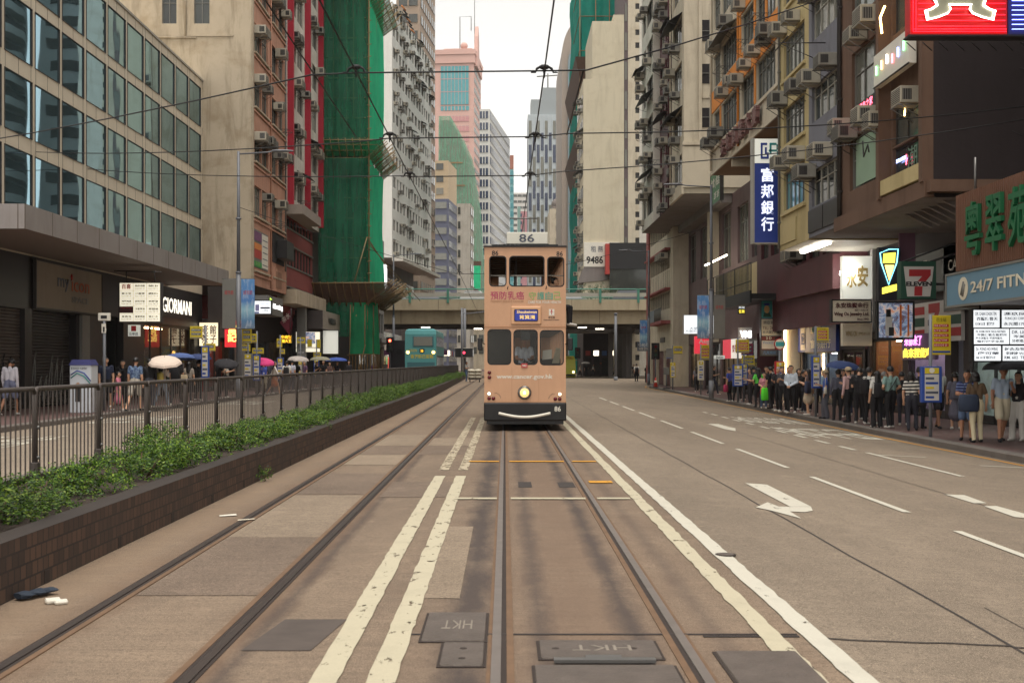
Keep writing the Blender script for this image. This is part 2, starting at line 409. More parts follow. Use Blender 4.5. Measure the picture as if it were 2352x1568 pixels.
# painted markings
def paint(name, col, wear, scale=9.):
    m, n, b, out = newmat(name); v = coords(n)
    nz = noise(n, coords(n, (1, .45, 1)), scale, 6, .72); fine = noise(n, v, 60, 3, .7)
    c = mixc(n, fine, dk(col, .78), col); c = mixc(n, ramp(n, noise(n, v, 3, 4), [(.5, 0.), (.75, .35)]), c, dk(col, .6)); n.links.new(c, b.inputs['Base Color']); b.inputs['Roughness'].default_value = .7
    tr = NN(n, 'ShaderNodeBsdfTransparent'); mx = NN(n, 'ShaderNodeMixShader')
    f = ramp(n, nz, [(wear-.02, 0.), (wear+.02, 1.)])
    n.links.new(f, mx.inputs[0]); n.links.new(tr.outputs[0], mx.inputs[1]); n.links.new(b.outputs[0], mx.inputs[2]); n.links.new(mx.outputs[0], out.inputs['Surface'])
    return m
M_LINE = paint('cream_road_paint', S(196, 186, 160), .385); M_LINEW = paint('white_road_paint', S(206, 200, 184), .35)
M_LINEF = paint('faded_road_paint', S(190, 176, 150), .46); M_YEL = paint('yellow_road_paint', S(214, 152, 44), .38)
def rough_strip(mb, x, w, y0, y1, m, z=.008, jag=.006, seed=1, step=.16):
    """A hand-painted line: edges that wander a little."""
    q = random.Random(seed); pts = []; y = y0
    while y < y1: pts.append((y, q.uniform(-jag, jag), q.uniform(-jag, jag))); y += step*q.uniform(.5, 1.5)*(1 if y < 18 else 4)
    pts.append((y1, 0, 0))
    for (a, l0, r0), (b, l1, r1) in zip(pts, pts[1:]):
        x0, x1, x2, x3 = x+l0, x+w+r0, x+w+r1, x+l1
        mb.quad((x0, a, zr(x0)+z), (x1, a, zr(x1)+z), (x2, b, zr(x2)+z), (x3, b, zr(x3)+z), m)
ml = MB(); rough_strip(ml, -.72+.0, .15, 5, 16.6, M_LINE, seed=3); rough_strip(ml, -1.02, .15, 5, 16.6, M_LINE, seed=4)
rough_strip(ml, -1.02, .15, 17.5, 34, M_LINEF, seed=5); rough_strip(ml, -.72, .15, 17.5, 34, M_LINEF, seed=6); stru(ml.build('road_marking'))
ml = MB(); rough_strip(ml, 1.80, .145, 4.5, 110, M_LINEW, seed=7, jag=.008); rough_strip(ml, 1.54, .135, 5.5, 110, M_LINE, seed=8, jag=.01); stru(ml.build('road_marking'))
ml = MB()
def cross(x0, x1, y, w, m): ml.quad((x0, y, .012), (x1, y-.012*(x1-x0), .012), (x1, y+w-.012*(x1-x0), .012), (x0, y+w, .012), m)
for a, b in ((-.62, -.1), (.07, .98), (1.12, 1.52)): cross(a, b, 13.75, .16, M_LINE)
for a, b in ((-.6, -.1), (.07, .98), (1.12, 1.52)): cross(a, b, 18.9, .2, M_YEL)
cross(1.16, 1.48, 15.6, .28, M_YEL)
stru(ml.build('road_marking'))
ml = MB()
for k in range(-1, 13):
    y = 13.5+5.7*k; rough_strip(ml, 4.72, .1, y, y+4.2, M_LINEW, jag=.004, seed=40+k, step=1)
for y0, y1 in ((11, 15.8), (18.9, 23.9)): rough_strip(ml, 7.55, .1, y0, y1, M_LINEW, jag=.004, seed=int(y0), step=1)
for k in range(18): rough_strip(ml, 7.5, .13, 24.6+2.0*k, 25.7+2.0*k, M_LINEW, jag=.004, seed=70+k, step=1)
ml.quad((7.6, 23.3, zr(7.6)+.006), (8.6, 23.2, zr(8.6)+.006), (8.6, 23.3, zr(8.6)+.006), (7.6, 23.4, zr(7.6)+.006), M_LINEW)
ml.quad((9.0, 21.5, zr(9)+.006), (9.95, 21.4, zr(9.95)+.006), (9.95, 21.5, zr(9.95)+.006), (9.0, 21.6, zr(9)+.006), M_LINEW)
stru(ml.build('road_marking'))
ml = MB()
for y0, y1 in zip(range(0, 96, 6), range(6, 102, 6)):
    a, b = kerb_r(y0)-.24, kerb_r(y1)-.24
    za, zb = -.35*(a-1.8)/(a+.24-1.8)+.007, -.35*(b-1.8)/(b+.24-1.8)+.007; ml.quad((a-.1, y0, za+.004), (a, y0, za), (b, y1, zb), (b-.1, y1, zb+.004), M_YEL)
for k in range(7):                                   # yellow box at the junction
    ml.quad((2+k*1.4, 110, -.02-.06*k*.7), (2.35+k*1.4, 110, -.02-.06*k*.7), (3.85+k*1.4, 121, -.06-.05*k*.7), (3.5+k*1.4, 121, -.06-.05*k*.7), M_YEL)
stru(ml.build('road_marking'))
def ground_pt(px, py):                               # where a pixel's ray meets the cambered right road
    u = (px-1160)/FPX; v = (py-832)/FPX
    Y = 20.
    for _ in range(40):
        X = u*Y; Y = (CAMH-zr(X))/v
    return (u*Y, Y, zr(u*Y)+.008)
ml = MB()
def flat_poly(pts): ml.poly([ground_pt((1700+x*.4571)*.9408, (950+y*.4573)*.9408) for x, y in pts], M_LINEW)
flat_poly([(262,503),(375,510),(612,628),(500,628)]); flat_poly([(500,629),(612,629),(622,650),(580,658),(500,654)])
flat_poly([(499,629),(500,654),(560,692),(410,652),(318,632),(380,605),(440,628)])
flat_poly([(60,185),(118,186),(175,202),(208,208),(210,224),(150,213)])
flat_poly([(1328,563),(1430,566),(1552,610),(1482,610)]); flat_poly([(1536,626),(1600,624),(1760,668),(1760,690),(1700,684)])
flat_poly([(-560,18),(-470,18),(-430,34),(-480,40),(-560,36)])
stru(ml.build('road_marking'))
ml = MB()
def road_text(t, x, y, w, h): ml.text(t, (x, y, zr(x)+.006), (-1, 0, .041), (0, -1, 0), w, h, M_LINEW, .002, .012)
for y in (33.5, 49, 66): road_text('巴士站', 9.75, y, 2.0, 4.6); road_text('BUS STOP', 9.75, y+6.5, 2.0, 3.8)
stru(ml.build('road_marking'))
ml = MB()                                            # the left road, seen through the railing
for x, w in ((-7.1, .11), (-9.9, .13)):
    for k in range(16): ml.quad((x, 10+5*k, -.03-(-x-5.4)*.007), (x+w, 10+5*k, -.03-(-x-5.4)*.007), (x+w, 13.4+5*k, -.03-(-x-5.4)*.007), (x, 13.4+5*k, -.03-(-x-5.4)*.007), M_LINEW)
for y in (22, 32, 46): ml.text('巴士站', (-11.9, y, -.058), (1, 0, .008), (0, 1, 0), 1.9, 4.5, M_LINEW, .003, .012)
stru(ml.build('road_marking'))
# steel covers in the track
M_COVER = std('cover_steel', S(98, 88, 81), .6, .3, 7, .4, metal=.15, weather=.4)
def cover(x0, x1, y0, y1, label, txt=None, lugs=()):
    t = T('manhole_cover', label, 'manhole cover', ((x0+x1)/2, (y0+y1)/2, 0), 0, 'steel covers let into the tram track')
    a, b = (x1-x0)/2, (y1-y0)/2
    MB().box(-a-.015, a+.015, -b-.015, b+.015, -.05, .007, M_GROOVE).build('frame', t)
    p = MB().bbox(-a, a, -b, b, -.04, .016, M_COVER, .008)
    for lx, ly in lugs: p.disc((lx, ly, .0162), .022, (0, 0, 1), M_GROOVE, 8, .001)
    p.build('lid', t)
    if txt: MB().text(txt, (a*.55, b*.35, .0162), (-1, 0, 0), (0, -1, 0), a*1.0, b*.6, std('cast_letter', S(138, 128, 116), .6, .2), .002).build('lettering', t)
cover(-.5, -.12, 6.75, 7.5, 'grey steel utility cover with stamped letters between the cream line and the rail', 'HKT')
cover(-.36, -.12, 6.2, 6.7, 'small grey cover with two lifting holes beside the near rail', None, ((0, .1), (0, -.12)))
cover(.2, .88, 6.35, 6.75, 'wide grey cover with stamped letters between the two rails', 'HKT', ((-.25, 0), (.2, 0)))
cover(.16, .92, 4.6, 6.2, 'largest worn steel plate between the two rails at the bottom edge', None, ((-.25, .4), (-.25, .1), (.25, .4), (.25, .1)))
cover(1.2, 1.66, 5.4, 6.5, 'stained steel plate between the rail and the white line', None, ())
tag(MB().box(-.28, .28, -.03, .03, .012, .03, M_STEEL).box(-.1, .1, .03, .1, .012, .026, M_STEEL).build('cover_handle_bar', None, (.55, 6.27, 0)), 'flat steel bar lying across the two covers in the track', 'bar')
tag(MB().disc((0, 0, 0), .09, (0, 0, 1), M_GROOVE, 18, .006).disc((0, 0, .006), .07, (0, 0, 1), M_COVER, 18, .004).build('valve_cover', None, (1.9, 9.8, .004)), 'small round valve cover in the white lane line', 'cover')
# ------------------------------------------------------------------ tram
M_PEACH = std('peach_tram_paint', S(206, 160, 126), .38, .07, 1.3, .015, weather=.25)
M_PEACHL = std('peach_trim', S(222, 172, 132), .45, .06)
M_TRAMBLK = std('tram_black', S(22, 20, 22), .45, .2)
M_CREAM = std('number_box_cream', S(226, 222, 208), .5, .05)
M_GLASSD = None
def tglass():
    m, n, b, out = newmat('clear_glass')
    tr = NN(n, 'ShaderNodeBsdfTransparent'); tr.inputs[0].default_value = (.8, .81, .8, 1)
    gl = NN(n, 'ShaderNodeBsdfGlossy'); gl.inputs['Roughness'].default_value = .03
    fr = NN(n, 'ShaderNodeFresnel'); fr.inputs[0].default_value = 1.5
    mx = NN(n, 'ShaderNodeMixShader'); n.links.new(fr.outputs[0], mx.inputs[0]); n.links.new(tr.outputs[0], mx.inputs[1]); n.links.new(gl.outputs[0], mx.inputs[2])
    n.links.new(mx.outputs[0], out.inputs['Surface']); return m
M_GLASS = tglass()
M_TIN = std('tram_interior_green', S(70, 66, 58), .6, .2); M_TFLOOR = std('tram_floor_wood', S(96, 74, 56), .7, .2)
M_MAG = std('magenta_letters', S(176, 44, 96), .5, .05); M_TEAL = std('teal_letters', S(64, 160, 140), .5, .05); M_LIME = std('lime_letters', S(132, 176, 98), .5, .05)
M_TANL = std('tan_letters', S(176, 128, 92), .5, .05); M_INK = std('black_letters', S(26, 24, 26), .5, .05); M_GREYL = std('slate_letters', S(80, 84, 98), .5, .05)
M_REDL = std('dark_red_lens', S(104, 20, 30), .2, .1); M_REDP = std('red_paint', S(186, 38, 44), .5, .08)
M_LAMPW = emit('warm_lamp', (1, .86, .6), 2.5); M_LAMPY = emit('headlamp_bulb', (1, .62, .22), .55)
M_CHROME = std('worn_chrome', S(150, 146, 140), .25, .1, metal=.9)
M_BLUESC = emit('blue_blind', S(30, 44, 130), .35)
M_GOLDL = emit('gold_blind_letters', S(226, 190, 110), .5)

def make_tram(name, label, loc, full=True):
    t = T(name, label, 'tram', loc)
    W2 = .985
    # front plate with rounded window holes
    up = [rrect(-.86, -.46, 3.50, 4.22, .09), rrect(-.378, .46, 3.50, 4.22, .07), rrect(.542, .936, 3.49, 4.20, .09)]
    lo = [rrect(-.90, -.345, 1.61, 2.45, .09), rrect(-.272, .295, 1.61, 2.44, .09), rrect(.365, .925, 1.60, 2.43, .09)]
    v, f = plate([(-W2, .69), (W2, .69), (W2, 4.44), (-W2, 4.44)], up+lo, .05)
    b = MB(); b.add(v, f, M_PEACH)
    for x in (-W2, W2):                               # sides with window openings
        s = 1 if x > 0 else -1
        def slab(y0, y1, z0, z1): b.box(min(x, x-s*.05), max(x, x-s*.05), y0, y1, z0, z1, M_PEACH)
        slab(.03, 8.6, .69, 1.62); slab(.03, 8.6, 2.45, 3.5); slab(.03, 8.6, 4.2, 4.44)
        for k in range(9):
            y = .03+k*1.06; slab(y, y+.09, 1.62, 2.45); slab(y, y+.09, 3.5, 4.2)
    b.box(-W2, W2, 8.56, 8.6, .69, 2.6, M_PEACH); b.box(-W2, W2, 8.56, 8.6, 2.6, 3.5, M_PEACH); b.box(-W2, -W2+.3, 8.56, 8.6, 3.5, 4.44, M_PEACH); b.box(W2-.3, W2, 8.56, 8.6, 3.5, 4.44, M_PEACH)
    b.box(-W2-.006, W2+.006, -.034, -.026, 2.50, 2.525, M_TANL)          # seam between the decks
    b.box(-W2-.006, W2+.006, -.034, -.026, .69, .71, M_TANL)
    for x in (-.32, .33): b.box(x-.003, x+.003, -.0275, -.026, .71, 1.55, M_TANL); b.box(x-.003, x+.003, -.0275, -.026, 2.53, 3.44, M_TANL)
    for k in range(24):
        for z in (.74, 2.56, 2.47, 4.42): b.disc((-.96+.0835*k, -.0255, z), .007, (0,-1,0), M_TANL, 6, .004)
    for x in (-.43, .5): b.tube([(x, -.03, 3.42), (x+.01, -.045, 3.47), (x+.02, -.03, 3.5)], .008, M_TRAMBLK, 4)
    b.build('body', t)
    # inside
    i = MB(); i.box(-.93, .93, .06, 8.5, .66, .70, M_TFLOOR); i.box(-.93, .93, .9, 8.5, 2.50, 2.56, M_TFLOOR)
    i.box(-.93, .93, .06, 8.5, 2.44, 2.49, M_TIN); i.box(-.93, .93, .04, 8.5, 4.36, 4.40, M_TIN)
    i.box(-.93, .93, 1.5, 1.54, .7, 1.75, M_TIN); i.box(-.93, -.3, 1.5, 1.54, 1.75, 2.44, M_TIN)
    for k in range(12): i.box(-.9, .9, .3+k*.65, .33+k*.65, 4.32, 4.36, M_TFLOOR)
    for y in (1.2, 2.4, 3.6, 4.8, 6.0, 7.2): i.tube([(-.2, y, 2.56), (-.2, y, 4.36)], .016, M_STEEL, 5); i.tube([(.3, y, .7), (.3, y, 2.44)], .016, M_STEEL, 5)
    i.tube([(-.93, .1, 3.76), (.93, .1, 3.76)], .013, M_ALU, 5)
    i.box(-.1, .12, .06, .14, 2.2, 2.44, M_TRAMBLK)
    i.build('interior', t)
    for y in (1.6, 2.6, 3.6, 4.6, 5.6):
        for x in (-.6, .6):
            s = MB(); s.bbox(x-.26, x+.26, y, y+.42, 2.95, 3.03, M_TFLOOR, .02); s.bbox(x-.26, x+.26, y+.38, y+.44, 2.95, 3.5, M_TFLOOR, .02); s.box(x-.03, x+.03, y+.15, y+.25, 2.56, 2.95, M_STEEL); s.build('seat', t)
    c = MB(); c.bbox(-.28, .32, .25, .7, .7, 1.55, M_TIN, .03); c.ball((.02, .4, 1.62), .08, M_CHROME); c.tube([(.02, .4, 1.62), (.2, .35, 1.68)], .015, M_CHROME); c.build('driver_console', t)
    c = MB(); c.add([(.42,.2,1.72),(.65,.2,1.75),(.66,.28,1.98),(.44,.28,1.95)], [(0,1,2,3)], M_WHITE); c.add([(.66,.3,1.64),(.84,.3,1.64),(.88,.3,2.0),(.76,.3,2.02)], [(0,1,2,3)], M_LINE); c.build('notice', t)
    for i_, (x0, x1, z0, z1) in enumerate(((-.90, -.345, 1.61, 2.45), (-.272, .295, 1.61, 2.44), (.365, .925, 1.60, 2.43))):
        w = MB(); v, f = plate(rrect(x0-.012, x1+.012, z0-.012, z1+.012, .1), [rrect(x0+.014, x1-.014, z0+.014, z1-.014, .08)], .03); w.add([(p[0], p[1]-.012, p[2]) for p in v], f, M_TRAMBLK)
        o = w.build('window', t); g = MB(); g.poly([(p[0], .012, p[1]) for p in rrect(x0, x1, z0, z1, .09)], M_GLASS); g.build('pane', o)
    for x0, x1, z0, z1 in ((-.86, -.46, 3.50, 4.22), (-.378, .46, 3.50, 4.22), (.542, .936, 3.49, 4.20)):
        w = MB(); v, f = plate(rrect(x0-.012, x1+.012, z0-.012, z1+.012, .095), [rrect(x0+.014, x1-.014, z0+.014, z1-.014, .07)], .03); w.add([(p[0], p[1]-.012, p[2]) for p in v], f, M_TRAMBLK); w.build('window_opening_frame', t)
    MB().bbox(-W2-.01, W2+.01, -.06, 8.7, .25, .69, M_TRAMBLK, .03).box(-.93, .93, -.02, 8.6, .17, .26, M_TRAMBLK).build('bumper', t)
    sm = MB(); pts = [(-.64+1.25*k/16, -.066, .436-.095*math.sin(math.pi*k/16)) for k in range(17)]; sm.tube(pts, .034, M_WHITE, 8); sm.build('smile_stripe', t)
    MB().box(-W2-.02, W2+.02, -.06, 8.68, 4.44, 4.475, M_TRAMBLK).box(-.8, .8, .1, 8.5, 4.475, 4.52, M_TRAMBLK).build('roof', t)
    nb = MB(); nb.box(-.47, .58, .35, .75, 4.47, 4.56, M_TRAMBLK); nb.bbox(-.445, .56, .36, .7, 4.56, 4.845, M_CREAM, .012); o = nb.build('number_box', t)
    MB().text('86', (-.14, .359, 4.60), (1,0,0), (0,0,1), .37, .2, M_GREYL, .005, .012).build('lettering', o)
    tp = MB(); tp.box(-.2, .25, 3.2, 4.6, 4.52, 4.7, M_TRAMBLK); tp.tube([(.03, 3.9, 4.7), (.08, 6.2, 5.93)], .02, M_STEEL); tp.tube([(-.35, 6.2, 5.92), (.5, 6.2, 5.92)], .02, M_STEEL); tp.build('trolley_pole', t)
    tp = MB()
    for k in range(7): tp.ball((-.75+.1*k, .1, 4.49), (.06, .1, .035), M_TRAMBLK, 6, 4)
    tp.build('roof_cable', t)
    un = MB(); un.box(-.7, .7, 1.0, 7.5, .18, .5, M_TRAMBLK)
    un.build('underframe', t)
    for y in (2.6, 5.2):
        for x in (-.53, .53): MB().tube([(x-.04, y, .37), (x+.04, y, .37)], .36, M_RAILO, 18, False).tube([(x-.05, y, .37), (x+.05, y, .37)], .08, M_TRAMBLK, 8, False).build('wheel', t)
    def let(txt, x0, x1, z0, z1, m, bold=0., y=-.026, keep=False, name='lettering'):
        MB().text(txt, (x0, y, z0), (1,0,0), (0,0,1), x1-x0, z1-z0, m, .003, bold, keep).build(name, t)
    let('86', -.805, -.645, 4.24, 4.355, M_INK, .02); let('86', .755, .91, 4.22, 4.34, M_INK, .02)
    let('預防乳癌', -.837, -.026, 3.175, 3.372, M_MAG, .004); let('PREVENT BREAST CANCER', -.83, -.03, 3.105, 3.155, M_TANL, .012)
    for k, (ch, m) in enumerate((('守', M_LIME), ('護', M_TEAL), ('自', M_TEAL), ('己', M_LIME))): let(ch, .09+k*.2, .265+k*.2, 3.17, 3.36, m, .004)
    let('CARE FOR YOUR HEALTH', .07, .865, 3.08, 3.145, M_WHITE, .015)
    let('www.cancer.gov.hk', -.69, .667, 1.235, 1.375, M_WHITE, .02)
    let('86', .706, .86, .478, .605, M_CREAM, .02, -.061)
    d = MB(); d.bbox(-.335, .388, -.075, .0, 2.58, 3.01, M_PEACHL, .02); o = d.build('destination_box', t)
    d = MB(); v, f = plate(rrect(-.265, .31, 2.65, 2.94, .03), [rrect(-.25, .295, 2.665, 2.925, .03)], .02); d.add([(p[0], p[1]-.078, p[2]) for p in v], f, M_TRAMBLK); d.poly([(p[0], -.077, p[1]) for p in rrect(-.25, .295, 2.665, 2.925, .03)], M_BLUESC)
    d.text('Shaukeiwan', (-.2, -.078, 2.84), (1,0,0), (0,0,1), .48, .075, M_GOLDL, .002, .01); d.text('筲箕灣', (-.14, -.078, 2.70), (1,0,0), (0,0,1), .38, .1, M_GOLDL, .002, .01); d.build('destination_blind', o)
    e = MB(); e.box(.575, .705, -.029, -.025, 2.79, 2.945, M_WHITE); e.ball((.64, -.031, 2.915), (.018, .004, .018), M_REDP, 8, 5); e.box(.632, .648, -.0315, -.0292, 2.81, 2.9, M_REDP); e.box(.6, .68, -.0318, -.0294, 2.872, 2.884, M_REDP)
    e.text('衛生署', (.56, -.026, 2.72), (1,0,0), (0,0,1), .16, .045, M_INK, .003); e.text('Department of Health', (.45, -.026, 2.665), (1,0,0), (0,0,1), .37, .035, M_INK, .003, .01); e.build('health_emblem', t)
    MB().box(-.09, .055, -.045, -.026, 1.53, 1.635, M_REDP).text('S02', (-.07, -.0455, 1.555), (1,0,0), (0,0,1), .105, .055, M_CREAM, .002, .02).build('run_plate', t)
    h = MB(); h.tube([(-.016, -.02, .93), (-.016, -.08, .93)], [.17, .155], M_CHROME, 28); h.tube([(-.016, -.08, .93), (-.016, -.085, .93)], [.155, .13], M_STEEL, 28); h.ball((-.016, -.07, .93), (.125, .035, .125), M_LAMPY, 20, 10); h.ball((-.016, -.095, .93), (.04, .02, .04), M_LAMPW, 10, 6); h.build('headlight', t)
    for x, z, m, r in ((-.864, 1.415, M_REDL, .04), (-.864, 1.30, M_REDL, .04), (-.87, .905, M_LAMPW, .036), (-.87, .793, M_REDL, .04), (-.765, .793, M_REDL, .04), (.838, .893, M_LAMPW, .036), (.73, .778, M_REDL, .04), (.835, .778, M_REDL, .04)):
        MB().tube([(x, -.025, z), (x, -.045, z)], [r*1.15, r*1.05], M_TRAMBLK if m is M_REDL else M_CHROME, 12).ball((x, -.045, z), (r, .02, r), m, 12, 6).build('signal_lamp', t)
    vt = MB()
    for k in range(6):
        a = R(95-k*17); vt.disc((-.715+.12*math.cos(a), -.0255, .79+.13*math.sin(a)), .011, (0,-1,0), M_INK, 6, .002); vt.disc((.69-.12*math.cos(a), -.0255, .77+.13*math.sin(a)), .011, (0,-1,0), M_INK, 6, .002)
    vt.build('vent_holes', t)
    for s in (-1, 1):
        m_ = MB(); m_.tube([(s*.97, -.02, 2.1), (s*1.1, -.06, 2.15), (s*1.1, -.06, 2.05)], .012, M_TRAMBLK, 5); m_.bbox(s*1.09-.06, s*1.09+.06, -.09, -.03, 1.95, 2.25, M_TRAMBLK, .02); m_.build('mirror', t)
    return t
make_tram('double_deck_tram', 'peach double-deck tram number 86 with a white smile on its black bumper', (.485, 27.5, 0))
# ------------------------------------------------------------------ building kit (local axes: x along the street front, -y out of the wall, z up)
def gridface(mb, o, u, n_in, w, z0, z1, ops, m, d=.2, mr=None):
    """A wall face with real openings and reveals."""
    o = Vector(o); u = Vector(u); n_in = Vector(n_in)
    us = sorted({0., w} | {round(a, 4) for op in ops for a in op[:2]}); zs = sorted({z0, z1} | {round(a, 4) for op in ops for a in op[2:4]})
    def pt(a, z, k=0.): q = o+u*a+n_in*k; return (q.x, q.y, z)
    for a, b in zip(us, us[1:]):
        run = None
        for c, e in zip(zs, zs[1:]):
            hole = any(op[0]-1e-3 <= a and b <= op[1]+1e-3 and op[2]-1e-3 <= c and e <= op[3]+1e-3 for op in ops)
            if hole:
                if run: mb.quad(pt(a, run[0]), pt(b, run[0]), pt(b, run[1]), pt(a, run[1]), m); run = None
            else: run = (run[0], e) if run else (c, e)
        if run: mb.quad(pt(a, run[0]), pt(b, run[0]), pt(b, run[1]), pt(a, run[1]), m)
    for a, b, c, e in [op[:4] for op in ops]:
        mr_ = mr or m
        mb.quad(pt(a,c), pt(b,c), pt(b,c,d), pt(a,c,d), mr_); mb.quad(pt(a,e), pt(b,e), pt(b,e,d), pt(a,e,d), mr_)
        mb.quad(pt(a,c), pt(a,e), pt(a,e,d), pt(a,c,d), mr_); mb.quad(pt(b,c), pt(b,e), pt(b,e,d), pt(b,c,d), mr_)
def shell(mb, w, D, z0, z1, m, front=(), near=(), far=(), d=.2, y0=0., x0=0., soffit=None, roof=None):
    """Closed building volume: front at y0, side at x0 ('near'), side at x0+w ('far')."""
    gridface(mb, (x0, y0, 0), (1,0,0), (0,1,0), w, z0, z1, list(front), m, d)
    gridface(mb, (x0, y0, 0), (0,1,0), (1,0,0), D, z0, z1, list(near), m, d)
    gridface(mb, (x0+w, y0, 0), (0,1,0), (-1,0,0), D, z0, z1, list(far), m, d)
    mb.quad((x0,y0+D,z0),(x0+w,y0+D,z0),(x0+w,y0+D,z1),(x0,y0+D,z1), m)
    mb.quad((x0,y0,z1),(x0+w,y0,z1),(x0+w,y0+D,z1),(x0,y0+D,z1), roof or m); mb.quad((x0,y0,z0),(x0+w,y0,z0),(x0+w,y0+D,z0),(x0,y0+D,z0), soffit or m)
P_DARK = panes('dark_panes', [S(34,38,42), S(44,50,52), S(58,64,64), S(28,30,34), S(84,90,86), S(120,118,106)])
P_GREY = panes('curtained_panes', [S(60,66,68), S(92,98,94), S(44,50,54), S(134,134,122), S(110,116,108), S(70,76,74), S(156,150,134)])
P_OLD = panes('old_grey_green_panes', [S(86,96,90), S(112,118,108), S(66,74,72), S(132,132,120), S(52,56,58)])
P_BLUE = panes('sky_blue_panes', [S(110,172,186), S(120,182,194), S(98,160,176)], .12)
P_NAVY = panes('navy_panes', [S(64,74,104), S(78,90,118), S(52,60,90), S(98,110,132)], .1)
M_FRW = std('window_frame_white', S(176, 172, 160), .5, .1); M_FRD = std('window_frame_dark', S(56, 52, 50), .5, .15); M_FRG = std('window_frame_grey', S(122, 120, 114), .5, .12)
_WM = {}
def wmesh(w, h, nx, ny, fm, pm, top=0., fw=.045):
    k = (round(w,3), round(h,3), nx, ny, fm.name, pm.name, top, fw)
    if k not in _WM:
        f = MB()
        for a, b, c, e in ((0,w,0,fw),(0,w,h-fw,h),(0,fw,fw,h-fw),(w-fw,w,fw,h-fw)): f.box(a, b, -.04, .04, c, e, fm)
        for i in range(1, nx): x = w*i/nx; f.box(x-fw*.4, x+fw*.4, -.032, .03, fw, h-fw, fm)
        zz = [h*i/ny for i in range(1, ny)] if not top else [h-top]
        for z in zz: f.box(fw, w-fw, -.026, .024, z-fw*.35, z+fw*.35, fm)
        a = f.build('window', link=False); p = MB().quad((fw*.5,.01,fw*.5),(w-fw*.5,.01,fw*.5),(w-fw*.5,.01,h-fw*.5),(fw*.5,.01,h-fw*.5), pm).build('pane', link=False)
        one = MB(); one.v = list(f.v); one.f = list(f.f); one.mi = list(f.mi); one.ms = list(f.ms); one.sm = list(f.sm); one.quad((fw*.5,.01,fw*.5),(w-fw*.5,.01,fw*.5),(w-fw*.5,.01,h-fw*.5),(fw*.5,.01,h-fw*.5), pm)
        c = one.build('window', link=False)
        _WM[k] = (a.data, p.data, c.data)
        for o in (a, p, c): bpy.data.objects.remove(o)
    return _WM[k]
def win(parent, op, nx=2, ny=1, fm=None, pm=None, top=0., d=.2, side=None, W_=0., y0=0., x0=0., whole=False, fw=.045, name='window'):
    a, b, c, e = op[:4]; me = wmesh(b-a, e-c, nx, ny, fm or M_FRW, pm or P_GREY, top, fw)
    if side is None: loc, rz = (x0+a, y0+d-.06, c), 0
    elif side == 'near': loc, rz = (x0+d-.06, y0+b, c), R(-90)
    else: loc, rz = (x0+W_-d+.06, y0+a, c), R(90)
    if whole: return inst(me[2], name, parent, loc, rz)
    o = inst(me[0], name, parent, loc, rz); inst(me[1], 'pane', o, (0,0,0)); return o
def ac_mesh(case, dirt):
    b = MB(); b.bbox(-.36, .36, -.62, 0, 0, .46, case, .015)
    b.box(-.32, .32, -.628, -.619, .04, .42, M_FRD)                       # condenser face
    for k in range(7): b.box(-.32, .32, -.634, -.627, .06+.052*k, .075+.052*k, case)
    for s in (-1, 1):
        b.box(min(s*.3605, s*.352), max(s*.3605, s*.364), -.56, -.3, .08, .38, M_FRD); 
        for k in range(4): b.box(min(s*.36, s*.37), max(s*.36, s*.37), -.55+.065*k, -.53+.065*k, .08, .38, dirt)
    for s in (-.3, .3): b.tube([(s, 0, -.04), (s, -.66, -.04)], .016, dirt, 4); b.tube([(s, 0, -.42), (s, -.6, -.05)], .013, dirt, 4)
    b.tube([(-.3, -.64, -.04), (.3, -.64, -.04)], .016, dirt, 4)
    o = b.build('air_conditioner', link=False); me = o.data; bpy.data.objects.remove(o); return me
AC = [ac_mesh(std('ac_case_cream', S(186, 178, 160), .55, .12, 3, weather=.4, rnd=.15), M_FRG), ac_mesh(std('ac_case_grey', S(148, 144, 134), .6, .15, 3, weather=.5, rnd=.2), M_FRD)]
def ac(parent, u, z, y0=0., q=None, side=None, W_=0.):
    q = q or rng; s = q.uniform(.85, 1.1)
    loc, rz = ((u, y0, z), 0) if side is None else (((0, u, z), R(-90)) if side == 'near' else ((W_, u, z), R(90)))
    return inst(AC[q.random() < .4], 'air_conditioner', parent, loc, rz, (s*q.uniform(.9, 1.1), s, s*q.uniform(.9, 1.05)))
def pipe(parent, u, z0, z1, m=M_FRG, r=.05, y=-.07):
    b = MB(); b.tube([(u, y, z0), (u, y, z1)], r, m, 6)
    z = z0+1
    while z < z1: b.box(u-r*1.5, u+r*1.5, y-r*1.2, 0, z, z+.06, m); z += 3
    return b.build('drainpipe', parent)
def hood(parent, a, b, z, m, out=.8, drop=.45, y0=0.):
    h = MB(); h.prism([(a, y0, z), (a, y0-out, z-drop), (a, y0-out, z-drop-.03), (a, y0, z-.05)], (b-a, 0, 0), m)
    for x in (a+.05, b-.05): h.tube([(x, y0, z-drop-.3), (x, y0-out, z-drop-.02)], .015, M_FRD, 4)
    return h.build('awning', parent)
def rack(parent, u, z, w=1.2, out=.7, y0=0.):
    b = MB()
    for k in range(4): y = y0-out*(k+1)/4; b.tube([(u, y, z), (u+w, y, z)], .012, M_FRD, 4)
    for x in (u, u+w): b.tube([(x, y0, z), (x, y0-out, z)], .014, M_FRD, 4); b.tube([(x, y0, z-.35), (x, y0-out, z)], .012, M_FRD, 4)
    return b.build('drying_rack', parent)
def sill(mb, a, b, z, m, y0=0., out=.12, h=.1): mb.box(a-.08, b+.08, y0-out, y0+.02, z-h, z-.002, m)
GOODS = [S(176,60,52), S(210,168,60), S(62,96,150), S(216,206,190), S(70,130,84), S(120,70,110), S(40,42,50), S(216,130,60), S(186,190,196)]
M_GOODS = [std('goods_%s' % n, c, .5, .15) for n, c in zip(('red','yellow','blue','white','green','purple','black','orange','silver'), GOODS)]
